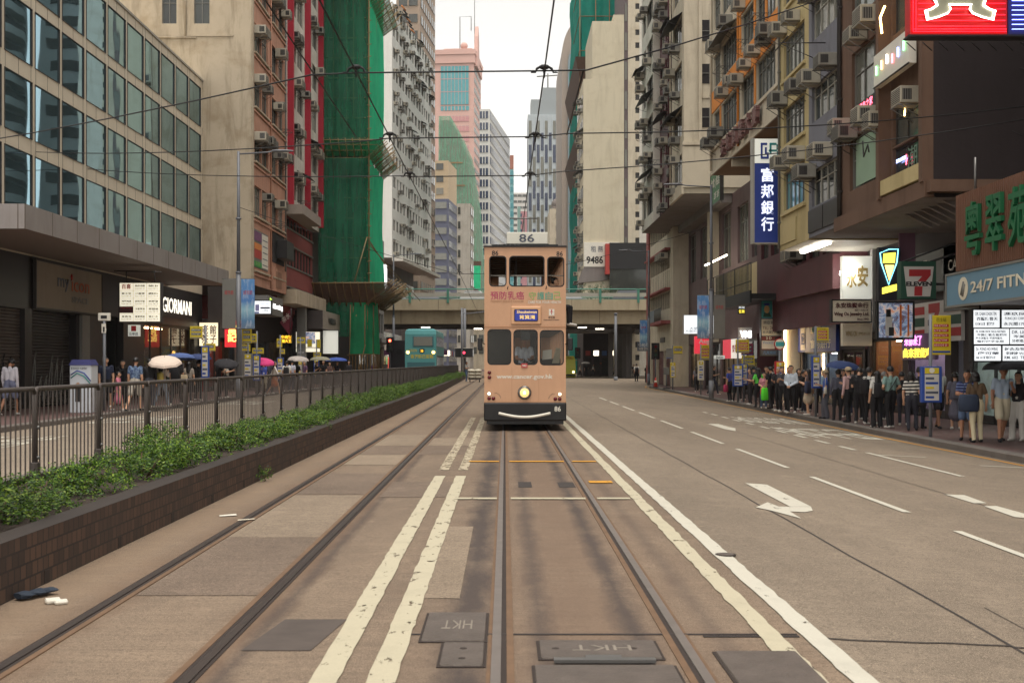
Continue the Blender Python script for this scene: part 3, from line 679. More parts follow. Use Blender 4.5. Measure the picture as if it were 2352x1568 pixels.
M_SHOPW = std('shop_wall_dark', S(54, 47, 45), .7, .2); M_SHOPL = std('shop_wall_light', S(176, 166, 150), .7, .1)  # dark wall colour carries some of the shade under the canopies
E_TUBE = emit('fluorescent_tube', (1, .95, .85), 8.); E_WARM = emit('warm_strip_lamp', (1, .72, .38), 14.); E_COOL = emit('cool_shop_lamp', (.85, .95, 1), 14.)
def shop(parent, a, b, z0, z1, y0, lamp=None, wall=None, goods=.8, dep=2.6, seed=1, glass=True):
    """A ground-floor shop one can look into: room, counter lamps, shelves of goods, glass front."""
    q = random.Random(seed); wall = wall or M_SHOPW
    i = MB(); y1 = y0+dep
    i.quad((a,y1,z0),(b,y1,z0),(b,y1,z1),(a,y1,z1), wall); i.quad((a,y0,z0),(a,y1,z0),(a,y1,z1),(a,y0,z1), wall); i.quad((b,y0,z0),(b,y1,z0),(b,y1,z1),(b,y0,z1), wall)
    i.quad((a,y0,z1),(b,y0,z1),(b,y1,z1),(a,y1,z1), wall); i.quad((a,y0,z0+.05),(b,y0,z0+.05),(b,y1,z0+.05),(a,y1,z0+.05), wall)
    i.build('shop_interior', parent)
    if lamp:
        n = max(1, int((b-a)/1.6))
        for k in range(n): x = a+(b-a)*(k+.5)/n; MB().box(x-.5, x+.5, y0+dep*.4, y0+dep*.4+.1, z1-.12, z1-.06, lamp).build('ceiling_lamp', parent)
    if goods:
        g = MB(); z = z0+.3
        while z < z1-.7:
            x = a+.1; g.box(a+.05, b-.05, y1-.5, y1-.02, z-.04, z, M_SHOPL)
            while x < b-.35:
                w = q.uniform(.1, .34)
                if q.random() < goods: g.box(x, x+w*.9, y1-.42, y1-.1, z, z+q.uniform(.15, .42), q.choice(M_GOODS))
                x += w
            z += .55
        o = g.build('goods_shelf', parent); o['kind'] = 'stuff'
    f = MB(); n = max(2, int((b-a)/1.5))
    for k in range(n+1): x = a+(b-a)*k/n; f.box(x-.04, x+.04, y0+.02, y0+.1, z0, z1, M_FRD)
    f.box(a, b, y0+.02, y0+.1, z1-.12, z1-.001, M_FRD); f.box(a, b, y0+.02, y0+.1, z0, z0+.25, M_FRD)
    o = f.build('shopfront_frame', parent)
    if glass: MB().quad((a,y0+.06,z0),(b,y0+.06,z0),(b,y0+.06,z1),(a,y0+.06,z1), M_GLASS).build('glazing', o)
def shutter(parent, a, b, z0, z1, y0, m, graffiti=None, seed=3):
    s = MB(); n = int((z1-z0)/.11)
    for k in range(n): z = z0+(z1-z0)*k/n; s.prism([(a, y0, z), (a, y0-.03, z+.03), (a, y0-.03, z+.075), (a, y0, z+.1)], (b-a, 0, 0), m)
    o = s.build('roller_shutter', parent)
    if graffiti:
        q = random.Random(seed); g = MB()
        for k in range(int((b-a)/.55)):
            x = a+.3+k*.5; h = q.uniform(.9, 1.9)
            g.tube([(x+.22*math.cos(t*.5)*(.7+.5*math.sin(t*.3)), y0-.036, z0+.15+h*(.5+.5*math.sin(t*.5+1))) for t in range(13)], .022, graffiti, 4)
        g.build('graffiti', o)
def left_bld(name, label, X, Y, rot=0.): return T(name, label, 'building', (X, Y, 0), R(90+rot))
def right_bld(name, label, X, Yfar, rot=0.): return T(name, label, 'building', (X, Yfar, 0), R(-90+rot))

# ------------------------------------------------------------------ left side of the street
C_STONE = std('cream_cladding', S(216, 204, 182), .5, .06, .8, weather=.15); C_JOINT = std('cladding_joint', S(96, 84, 74), .8)
def office_glass():
    m, n, b, out = newmat('teal_mirror_glass')
    oi = NN(n, 'ShaderNodeObjectInfo')
    c = mixc(n, oi.outputs['Random'], S(52, 78, 84), S(64, 92, 96)); n.links.new(c, b.inputs['Base Color']); b.inputs['Roughness'].default_value = .5
    gl = NN(n, 'ShaderNodeBsdfGlossy'); gl.inputs['Roughness'].default_value = .015; gl.inputs['Color'].default_value = (*S(172, 206, 220), 1)
    lw = NN(n, 'ShaderNodeLayerWeight'); lw.inputs[0].default_value = .5
    mr = NN(n, 'ShaderNodeMapRange'); n.links.new(lw.outputs['Facing'], mr.inputs[0]); mr.inputs['To Min'].default_value = .6; mr.inputs['To Max'].default_value = .9
    bp = NN(n, 'ShaderNodeBump'); bp.inputs['Strength'].default_value = .06; bp.inputs['Distance'].default_value = .1; n.links.new(noise(n, coords(n, (1,1,.6)), .5, 1), bp.inputs['Height']); n.links.new(bp.outputs[0], gl.inputs['Normal'])
    mx = NN(n, 'ShaderNodeMixShader'); n.links.new(mr.outputs[0], mx.inputs[0]); n.links.new(b.outputs[0], mx.inputs[1]); n.links.new(gl.outputs[0], mx.inputs[2]); n.links.new(mx.outputs[0], out.inputs['Surface']); return m
G_OFF = office_glass()
def build_glass_office():
    t = left_bld('glass_office_building', 'low office block of teal mirror glass in a cream stone grid', -16.5, 30)
    Wd = 32.; cols = [(7.36+2.44*k-2.44*3) for k in range(14)]; rows = [(6.85, 8.87), (9.4, 11.4), (11.96, 13.95), (14.4, 16.5)]
    ops = [(a+.12, a+2.44-.12, c, e) for a in cols[:-1] for c, e in rows if a+2.24 < Wd and a+.12 > .1]
    b = MB(); shell(b, Wd, 13, 5.35, 16.95, C_STONE, ops, d=.07); b.box(-.1, Wd, -.06, .3, 16.95, 17.05, M_ALU)
    b.build('wall', t)
    for op in ops: win(t, op, 1, 1, M_FRD, G_OFF, d=.07, fw=.015)
    j = MB()
    for c, e in ((6.3, 6.85), (8.87, 9.4), (11.4, 11.96), (13.95, 14.4), (16.5, 16.95)):
        for a in cols:
            for k in (.2, 1.22, 2.24):
                if 0 < a+k < Wd: j.box(a+k-.012, a+k+.012, -.004, .01, c, e, C_JOINT)
    j.build('cladding_joints', t)
    cn = MB(); g = std('canopy_metal', S(150, 143, 140), .45, .08, .7, weather=.35); sf = std('canopy_soffit', S(132, 120, 112), .7, .08)
    cn.box(2, 25.6, -3.0, 0, 5.42, 6.12, g); cn.quad((2,-3,5.415),(25.6,-3,5.415),(25.6,0,5.415),(2,0,5.415), sf)
    o = cn.build('canopy', t); cj = MB()
    for k in range(13): x = 2+1.95*k; cj.box(x-.012, x+.012, -3.006, -2.99, 5.42, 6.12, C_JOINT)
    for k in range(3): cj.box(1.993, 2.003, -2.8+k*.95-.012, -2.8+k*.95+.012, 5.42, 6.12, C_JOINT)
    cj.build('panel_joints', o)
    # ground storey
    gw = MB(); dk1 = std('black_shop_tile', S(36, 31, 31), .45, .2, 3); ops = [(6.9, 9.1, .07, 3.5), (9.7, 13.8, .07, 3.5), (16.6, 19.2, .07, 3.6), (22.0, 30.4, .07, 3.5)]  # tile colour deepened to stand for the canopy's shade
    gridface(gw, (0,0,0), (1,0,0), (0,1,0), Wd, .07, 5.36, ops, dk1, .4); gw.box(14.1, 14.9, -.12, -.002, .07, 3.5, M_FRG)
    gw.quad((0,4.2,.07),(Wd,4.2,.07),(Wd,4.2,5.34),(0,4.2,5.34), M_DARK); gw.build('ground_floor_wall', t); sh = std('shutter_steel', S(92, 82, 76), .5, .2, 2, weather=.4)
    shutter(t, 6.9, 9.1, .07, 3.5, .2, sh, M_BLACK, 1); shutter(t, 9.7, 13.8, .07, 3.5, .3, std('dark_shutter', S(62, 56, 54), .5, .2, 2), M_FRG, 2)
    shop(t, 16.6, 19.2, .07, 3.6, .3, None, None, 0, 2, 5); shop(t, 22, 30.4, .07, 3.5, .2, E_WARM, std('furniture_shop_wall', S(96, 70, 56), .7), .5, 3.5, 6)
    return t
build_glass_office()

def street_floors(t, mb_ops, W_, z_list, h, groups, fm, pm, q, acp=.6, nyt=.5, y0=0., d=.2, hoods=None):
    """Rows of window groups; returns the openings."""
    ops = []
    for z in z_list:
        for (a, b, nx) in groups:
            hh = h*q.uniform(.94, 1.04); ops.append((a, b, z, z+hh, nx))
    for op in ops:
        win(t, op, op[4], 1, fm, pm, top=nyt if op[3]-op[2] > 1.2 else 0., d=d, y0=y0)
        n = op[4]
        for k in range(n):
            if q.random() < acp/2: ac(t, op[0]+(op[1]-op[0])*(k+.5)/n, op[3]-.5+q.uniform(-.15, .1), y0, q)
        if q.random() < .16: rack(t, op[0]+.1, op[2]+.1, (op[1]-op[0])*.6, .65, y0)
        if hoods and q.random() < hoods: hood(t, op[0]-.1, op[1]+.1, op[3]+.35, M_BLACK, .8, .4, y0)
    return ops
C_CREAM = std('old_cream_render', S(190, 175, 152), .85, .12, .7, .25, weather=.8); C_PINK = std('faded_pink_render', S(196, 146, 122), .8, .1, .8, .15, weather=.5)
def build_cream_corner():
    q = random.Random(11)
    t = left_bld('tenement_building', 'old cream tenement with a blank weathered side wall and faded pink street front', -13.8, 62)
    Wd = 9.5; zs = [6.75+3.0*k for k in range(10)]
    ops = street_floors(t, None, Wd, zs[1:], 1.7, [(.55, 2.35, 3), (2.55, 4.2, 2), (5.2, 6.9, 3), (7.2, 8.9, 2)], M_FRG, P_GREY, q, 1.1)
    near = [(2.3, 3.15, 20.1, 22.), (4.1, 4.9, 20.1, 22.), (2.3, 3.15, 25, 27), (4.1, 4.9, 25, 27)]
    b = MB(); shell(b, Wd, 10, 5.86, 34, C_CREAM, [], near, soffit=std('grey_soffit', S(120, 110, 102), .8))
    # pink street skin set proud of the volume
    w = MB(); gridface(w, (0,-.02,0), (1,0,0), (0,1,0), Wd, 5.9, 34, ops, C_PINK, .2); w.box(-.01, .3, -.06, -.021, 5.88, 34, C_CREAM)
    for z in zs:
        w.box(.3, Wd, -.1, -.022, z-.32, z-.22, C_PINK); w.box(.45, 4.3, -.16, -.022, z-.1, z-.01, C_CREAM); w.box(5.1, 9, -.16, -.022, z-.1, z-.01, C_CREAM)
    b2 = MB(); gridface(b2, (0,0,0), (0,1,0), (1,0,0), 10, 5.86, 34, near, C_CREAM, .2)
    b2.quad((0,10,5.86),(Wd,10,5.86),(Wd,10,34),(0,10,34), C_CREAM); b2.quad((Wd,0,5.86),(Wd,10,5.86),(Wd,10,34),(Wd,0,34), C_CREAM); b2.quad((0,0,34),(Wd,0,34),(Wd,10,34),(0,10,34), C_CREAM)
    b2.quad((0,0,5.86),(Wd,0,5.86),(Wd,10,5.86),(0,10,5.86), std('grey_soffit', S(120, 110, 102), .8)); b2.quad((0,.3,5.9),(Wd,.3,5.9),(Wd,.3,34),(0,.3,34), M_DARK)
    b2.box(-.05, -.002, 1.0, 6.6, 19.4, 19.5, C_CREAM); b2.box(-.04, -.002, .3, 9.8, 22.6, 22.75, C_CREAM); b2.build('wall', t); w.build('street_front', t)
    for op in near: win(t, op, 2, 1, M_FRG, P_DARK, top=.75, side='near')
    pipe(t, 4.75, 6, 34, C_PINK); pipe(t, 9.2, 6, 30, M_FRG, .06)
    MB().tube([(-.08, 3.6, 19.3), (-.08, 3.6, 23)], .05, C_CREAM).tube([(-.1, 6.5, 19.35), (-.1, 3.0, 19.3)], .05, C_CREAM).build('drainpipe', t)
    # advert window, grilled window and louvre box on the lowest floor
    f = MB(); f.box(.3, 4.0, -.05, -.02, 6.9, 9.0, M_FRG); f.box(2.3, 3.9, -.075, -.05, 7.0, 8.9, M_WHITE); o = f.build('advert_window', t)
    f = MB()
    for k, (m, h) in enumerate(((M_GOODS[5], .5), (M_GOODS[7], .35), (M_GOODS[0], .45), (std('advert_green', S(40,150,70), .5), .3))): f.box(.4, 2.2, -.08, -.055, 6.95+.48*(3-k), 6.95+.48*(3-k)+h, m)
    f.text('英語', (.5, -.082, 7.0), (1,0,0), (0,0,1), 1.2, .25, M_LIME, .004)
    for k in range(5): f.box(2.45, 3.75, -.08, -.074, 7.15+.35*k, 7.2+.35*k, M_GREYL)
    f.build('advert_poster', o)
    f = MB(); f.box(5.3, 8.9, -.05, -.02, 7.6, 9.6, M_DARK); f.bbox(6.3, 8.6, -.7, -.05, 7.9, 9.0, M_BLACK, .03); f.build('window_box', t)
    f = MB(); f.box(4.9, 9.2, -.12, -.02, 5.9, 7.3, C_PINK); f.box(6, 7.6, -.14, -.11, 6.1, 7.1, std('brown_panel', S(150, 110, 88), .8)); f.build('spandrel_panel', t)
    gw = MB(); gridface(gw, (0, 2.4, 0), (1,0,0), (0,1,0), Wd, .07, 5.88, [(.4, 4.4, .07, 3.0), (4.9, 9.1, .07, 3.0)], M_SHOPW, .3); gw.quad((0,0,5.8),(0,2.4,5.8),(0,2.4,3.0),(0,0,3.0), M_SHOPW); gw.bbox(-.2, .3, .4, .9, .07, 5.85, M_FRG, .04); gw.build('ground_floor_wall', t)
    shop(t, .4, 4.4, .07, 3.0, 2.6, E_WARM, std('red_shop_wall', S(150, 40, 36), .6), .9, 2.5, 21); shop(t, 4.9, 9.1, .07, 3.0, 2.6, E_COOL, None, .9, 2.5, 22)
    return t
build_cream_corner()

C_WHITE = std('dirty_white_render', S(214, 208, 196), .8, .08, .8, .12, weather=.5); C_CRIM = std('crimson_fin_paint', S(168, 24, 48), .5, .1, 1.5, weather=.2); C_RED = std('dusty_red_render', S(150, 78, 74), .8, .1, 1.2, .1, weather=.3)
def build_red_fin():
    q = random.Random(12)
    t = left_bld('apartment_building', 'white tenement with three crimson vertical fins and dusty red lower bands', -13.8, 71.6)
    Wd = 12.9; zs = [12.3+3.0*k for k in range(8)]
    ops = street_floors(t, None, Wd, zs, 1.75, [(1.2, 3.6, 3), (4.0, 6.2, 2), (7.6, 9.6, 2), (9.9, 12.0, 2)], M_FRG, P_GREY, q, 1.2, hoods=.25)
    b = MB(); shell(b, Wd, 10, 11.3, 36, C_WHITE, ops, soffit=std('pale_soffit', S(150, 138, 128), .8)); b.quad((.1,.35,11.4),(Wd-.1,.35,11.4),(Wd-.1,.35,36),(.1,.35,36), M_DARK)
    b.box(0, 6.9, -1.1, -.001, 11.0, 11.6, std('pale_soffit', S(150, 138, 128), .8)); b.build('wall', t)
    for u in (.7, 6.95, 12.55): MB().box(u-.16, u+.16, -.38, -.001, 11.6, 36.2, C_CRIM).build('fin', t)
    p = MB(); wins = [(.7+1.18*k, .7+1.18*k+1.05, z, z+1.35) for k in range(10) for z in (8.03,)] + [(.7+1.18*k, .7+1.18*k+1.05, 10.52, 11.2) for k in range(10)] + [(.7+1.18*k, .7+1.18*k+1.05, 6.3, 6.62) for k in range(10)]
    shell(p, Wd, 8, 4.9, 11.29, C_RED, wins, y0=.5, d=.18); p.box(0, .3, .3, .499, 4.9, 11.25, M_FRG); p.quad((.1,.8,5),(Wd-.1,.8,5),(Wd-.1,.8,11.2),(.1,.8,11.2), M_DARK)
    for z in (6.64, 8.0, 9.4, 10.5): p.box(.3, Wd, .42, .499, z-.05, z+.05, M_FRG)
    p.build('podium_wall', t)
    for op in wins: win(t, op, 1, 1, M_FRD, P_DARK, d=.18, y0=.5)
    MB().bbox(-.2, Wd-1.2, -.7, .5, 5.35, 6.25, C_CREAM, .02).build('canopy', t)
    gw = MB(); gridface(gw, (0, 2., 0), (1,0,0), (0,1,0), Wd, .07, 5.3, [(.4, 4.2, .07, 3.0), (4.9, 8.6, .07, 3.2), (9.2, 12.6, .07, 3.0)], M_SHOPW, .3); gw.bbox(4.3, 4.8, -.5, .1, .07, 5.3, M_FRG, .03); gw.build('ground_floor_wall', t)
    shop(t, .4, 4.2, .07, 3., 2.2, E_COOL, None, .9, 2.5, 31); shop(t, 4.9, 8.6, .07, 3.2, 2.2, E_WARM, None, .9, 2.5, 32); shop(t, 9.2, 12.6, .07, 3., 2.2, E_TUBE, None, .9, 2.5, 33)
build_red_fin()

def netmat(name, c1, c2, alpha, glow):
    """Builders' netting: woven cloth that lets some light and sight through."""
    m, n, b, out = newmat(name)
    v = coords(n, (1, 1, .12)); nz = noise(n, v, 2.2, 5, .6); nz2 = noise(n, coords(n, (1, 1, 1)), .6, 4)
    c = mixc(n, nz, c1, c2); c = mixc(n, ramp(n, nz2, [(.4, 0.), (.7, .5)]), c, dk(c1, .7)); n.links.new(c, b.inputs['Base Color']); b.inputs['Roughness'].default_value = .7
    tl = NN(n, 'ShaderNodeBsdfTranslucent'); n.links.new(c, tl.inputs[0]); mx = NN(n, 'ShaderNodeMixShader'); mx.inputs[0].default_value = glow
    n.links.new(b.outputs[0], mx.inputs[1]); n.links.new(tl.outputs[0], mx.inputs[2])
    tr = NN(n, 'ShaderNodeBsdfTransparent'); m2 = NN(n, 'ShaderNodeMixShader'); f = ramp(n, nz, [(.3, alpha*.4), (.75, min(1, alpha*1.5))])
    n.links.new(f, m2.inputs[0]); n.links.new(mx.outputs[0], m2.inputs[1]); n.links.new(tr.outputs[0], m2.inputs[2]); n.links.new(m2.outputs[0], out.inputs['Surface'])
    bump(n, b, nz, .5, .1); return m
N_DARK = netmat('dark_green_netting', S(22, 108, 78), S(32, 128, 92), .3, .2); N_BRT = netmat('bright_green_netting', S(30, 214, 150), S(60, 230, 172), .0, .35); N_PALE = netmat('pale_green_netting', S(112, 188, 152), S(164, 214, 186), .6, .3)  # light put into the colour: dark green camera side, bright green street side
M_BAMB = std('bamboo', S(150, 122, 82), .6, .2, 3, rnd=.3); M_BAMD = std('weathered_boards', S(96, 72, 58), .8, .25, 3, rnd=.2)
def cloth(mb, p0, p1, z0, z1, m, amp=.08, seed=0, nz=10, step=.14, nrm=(0,-1,0)):
    """Hanging netting with vertical folds between two plan points."""
    q = random.Random(seed); p0 = Vector((*p0, 0)); p1 = Vector((*p1, 0)); n = max(4, int((p1-p0).length/step)); nv = Vector(nrm)
    ph = [q.uniform(0, 6) for _ in range(4)]; vs = []; fs = []
    for j in range(nz+1):
        z = z0+(z1-z0)*j/nz
        for i in range(n+1):
            u = i/n; L = u*(p1-p0).length
            w = amp*(.5*math.sin(L*5.1+ph[0]+.4*math.sin(z*.7))+.3*math.sin(L*11+ph[1])+.5*math.sin(L*1.7+ph[2]+z*.15))+.12*amp*q.uniform(-1, 1)+amp*1.2*math.sin(z*.55+ph[3])*.5
            vs.append(p0.lerp(p1, u)+nv*w+Vector((0, 0, z)))
    for j in range(nz):
        for i in range(n): k = j*(n+1)+i; fs.append((k, k+1, k+n+2, k+n+1))
    mb.add(vs, fs, m, True)
def build_scaffold():
    q = random.Random(13)
    t = T('scaffolded_building', 'tall building wrapped in green netting with bamboo catch platforms', 'building', (0, 0, 0))
    b = MB(); b.box(-24, -11.2, 86.2, 97, 5.5, 44, std('hidden_wall', S(110, 104, 96), .9, .2)); b.box(-24, -13.2, 86.4, 97, 0, 5.5, M_SHOPW)
    for z in range(8, 44, 3):
        for x in (-13.6, -12.4): b.box(x, x+.9, 86.15, 86.21, z, z+1.5, P_DARK)
    b.build('wall', t)
    sc = MB()
    for k in range(8): x = -13.9+.5*k; sc.tube([(x, 85.55, 6), (x, 85.55, 43)], .045, M_BAMB, 5)
    for k in range(25): z = 6.5+1.5*k; sc.tube([(-14, 85.5, z), (-10.2, 85.5, z)], .04, M_BAMB, 5); sc.tube([(-10.5, 85.3, z), (-10.5, 97, z)], .04, M_BAMB, 5)
    sc.tube([(-10.18, 85.2, 6.2), (-10.2, 85.2, 24), (-10.16, 85.2, 43)], .06, M_BAMB, 6)
    for k in range(40): z = 6.5+.9*k; sc.tube([(-10.3, 85.1, z), (-10.0, 85.16, z+q.uniform(-.1, .1))], .03, M_BAMB, 4)
    for k in range(6): sc.tube([(-10.45, 86+2*k, 6), (-10.45, 86+2*k, 43)], .045, M_BAMB, 5)
    sc.build('scaffold', t)
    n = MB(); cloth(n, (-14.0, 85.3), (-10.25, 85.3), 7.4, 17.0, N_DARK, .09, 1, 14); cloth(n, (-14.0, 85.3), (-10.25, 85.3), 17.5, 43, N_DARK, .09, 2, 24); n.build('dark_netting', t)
    n = MB(); cloth(n, (-10.3, 85.3), (-10.3, 96.2), 7.2, 17.0, N_BRT, .12, 3, 14, .16, (1,0,0)); cloth(n, (-10.3, 85.3), (-10.3, 96.2), 17.4, 43, N_BRT, .12, 4, 24, .16, (1,0,0)); n.build('backlit_netting', t)  # brighter green stands in for light coming through the street side
    for z in (17.1, 29.2):                            # flared catch fans
        f = MB(); o = 1.1; h = 1.0; fm = netmat('fan_netting', S(20, 104, 62), S(34, 128, 80), .3, .2) if 'fan_netting' not in MATS else MATS['fan_netting']
        f.quad((-14, 85.25, z), (-10.25, 85.25, z), (-10.25+o, 85.25-o, z+h), (-14, 85.25-o, z+h), fm); f.quad((-10.25, 85.25, z), (-10.25, 96.2, z), (-10.25+o, 96.2+.3, z+h), (-10.25+o, 85.25-o, z+h), fm)
        f.build('catch_fan', t); p = MB()
        for k in range(8): x = -14+.55*k; p.tube([(x, 85.3, z-.1), (x+q.uniform(-.05,.05), 85.2-o*1.12, z+h*1.1)], .035, M_BAMB, 4)
        for k in range(22): y = 85.3+.5*k; p.tube([(-10.3, y, z-.1), (-10.2+o*q.uniform(1.0, 1.45), y+q.uniform(-.1,.1), z+h*q.uniform(1., 1.4))], .032, M_BAMB, 4)
        for a in (.35, .7, 1.0): p.tube([(-14, 85.25-o*a, z+h*a), (-10.25+o*a, 85.25-o*a, z+h*a+.02), (-10.25+o*a, 96.3, z+h*a)], .035, M_BAMB, 4)
        p.build('fan_poles', t)
    f = MB(); o = 1.7                                  # boarded platform above the pavement
    for k in range(16):
        a = k/16; b_ = (k+.9)/16; z0 = 6.15+1.3*a; z1 = 6.15+1.3*b_
        f.add([(-14.2, 85.2-o*a, z0), (-10.2+o*a, 85.2-o*a, z0), (-10.2+o*b_, 85.2-o*b_, z1), (-14.2, 85.2-o*b_, z1)], [(0,1,2,3)], M_BAMD); f.add([(-10.2+o*a, 85.2-o*a, z0), (-10.2+o*a, 96+.6*a, z0), (-10.2+o*b_, 96+.6*b_, z1), (-10.2+o*b_, 85.2-o*b_, z1)], [(0,1,2,3)], M_BAMD)
    f.build('boarded_platform', t); p = MB()
    for k in range(9): x = -14.1+.55*k; p.tube([(x, 85.4, 5.9), (x, 85.2-o*1.08, 7.55)], .04, M_BAMB, 4)
    for k in range(30): y = 84.5+.42*k; p.tube([(-10.3, y, 6), (-10.2+o*q.uniform(1.0, 1.5), y+q.uniform(-.2, .3), 7.3+q.uniform(0, .6))], .035, M_BAMB, 4)
    p.tube([(-14.2, 83.5, 7.47), (-8.5, 83.5, 7.5)], .05, M_BAMB, 5)
    for k in range(3): p.tube([(-10.3, 85.2, 11-.2*k), (-7.9+.4*k, 91+2*k, 6.8)], .04, M_BAMB, 4)
    p.tube([(-10.3, 84.9, 11), (-11.1, 83.5, 7.4)], .05, M_BAMB, 4); p.build('platform_poles', t)
    n = MB(); N_MID = netmat('mid_green_netting', S(18, 142, 92), S(44, 172, 116), .02, .3)
    cloth(n, (-11.7, 85.6), (-9.95, 85.6), 2.3, 6.2, N_MID, .16, 6, 12); cloth(n, (-9.95, 85.6), (-9.95, 90), 2.3, 6.2, N_MID, .16, 7, 12, .16, (1,0,0)); cloth(n, (-13.6, 86.0), (-11.7, 85.6), 3.6, 6.3, N_DARK, .1, 8, 8); n.build('leg_netting', t)
    p = MB()
    for k in range(9): x = -11.75+.23*k; p.tube([(x, 85.7+.1*(k % 2), -.02), (x+q.uniform(-.12,.12), 85.8, 6)], .042, M_BAMB, 5)
    for k in range(5): p.tube([(-9.95, 86.3+.9*k, -.02), (-9.98, 86.3+.9*k, 6)], .042, M_BAMB, 5)
    for z in (.5, 1.0, 2.2): p.tube([(-11.9, 85.65, z), (-9.8, 85.65, z+.1)], .035, M_BAMB, 4)
    p.tube([(-11.2, 85.4, 0), (-10.5, 85.5, 3)], .04, M_BAMB, 4); p.build('scaffold_legs', t)
build_scaffold()
def build_left_low():
    t = left_bld('office_building', 'low grey office with dark ribbon windows between green netting and flyover', -12.6, 97.4)
    Wd = 21; wins = [(.5+2.0*k, 2.2+2.0*k, z, z+2.0) for k in range(10) for z in (4.6, 8.0, 11.2)]
    b = MB(); g = std('grey_office_render', S(126, 124, 120), .7, .1); shell(b, Wd, 9, .07, 14.2, g, wins+[(.6, 9.5, .1, 3.2), (10.3, 20.4, .1, 3.2)]); b.quad((.1,.4,4),(Wd-.1,.4,4),(Wd-.1,.4,14),(.1,.4,14), M_DARK); b.build('wall', t)
    for op in wins: win(t, op, 2, 1, M_FRD, P_DARK)
    shop(t, .6, 9.5, .1, 3.2, .2, E_TUBE, M_SHOPL, .9, 2.5, 41); shop(t, 10.3, 20.4, .1, 3.2, .2, E_WARM, M_SHOPW, .9, 2.5, 42)
    MB().bbox(.2, 20.5, -2.0, -.002, 3.5, 3.75, M_FRG, .02).box(.2, 20.5, -2.05, -1.99, 3.4, 3.8, M_ALU).build('awning', t)
build_left_low()
# ------------------------------------------------------------------ right side of the street
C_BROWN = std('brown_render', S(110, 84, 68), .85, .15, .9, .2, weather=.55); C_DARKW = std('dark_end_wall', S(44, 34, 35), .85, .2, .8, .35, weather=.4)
C_GREYB = std('grey_blue_render', S(124, 124, 132), .85, .12, .9, .2, weather=.4); C_YEL = std('yellowed_cream_render', S(196, 178, 130), .85, .1, .8, .2, weather=.45)
C_ORG = std('orange_render', S(226, 142, 62), .75, .08, 1., .1, weather=.25); C_MAR = std('maroon_panel', S(92, 48, 53), .6, .2, 1., weather=.55); C_PALE = std('pale_cream_render', S(206, 194, 172), .85, .08, .8, .15, weather=.45)
C_SOFF = std('soffit_grey', S(130, 122, 118), .85, .12, 1., weather=.4); C_DWALL = std('shop_front_stone', S(66, 57, 56), .8, .2, 2)  # front stone darkened in colour to deepen the shade below canopies and flyover
def lowers(t, W_, z0, z1, y0, ops, m=None):
    g = MB(); gridface(g, (0, y0, 0), (1,0,0), (0,1,0), W_, z0, z1, ops, m or C_DWALL, .25); g.build('ground_floor_wall', t)
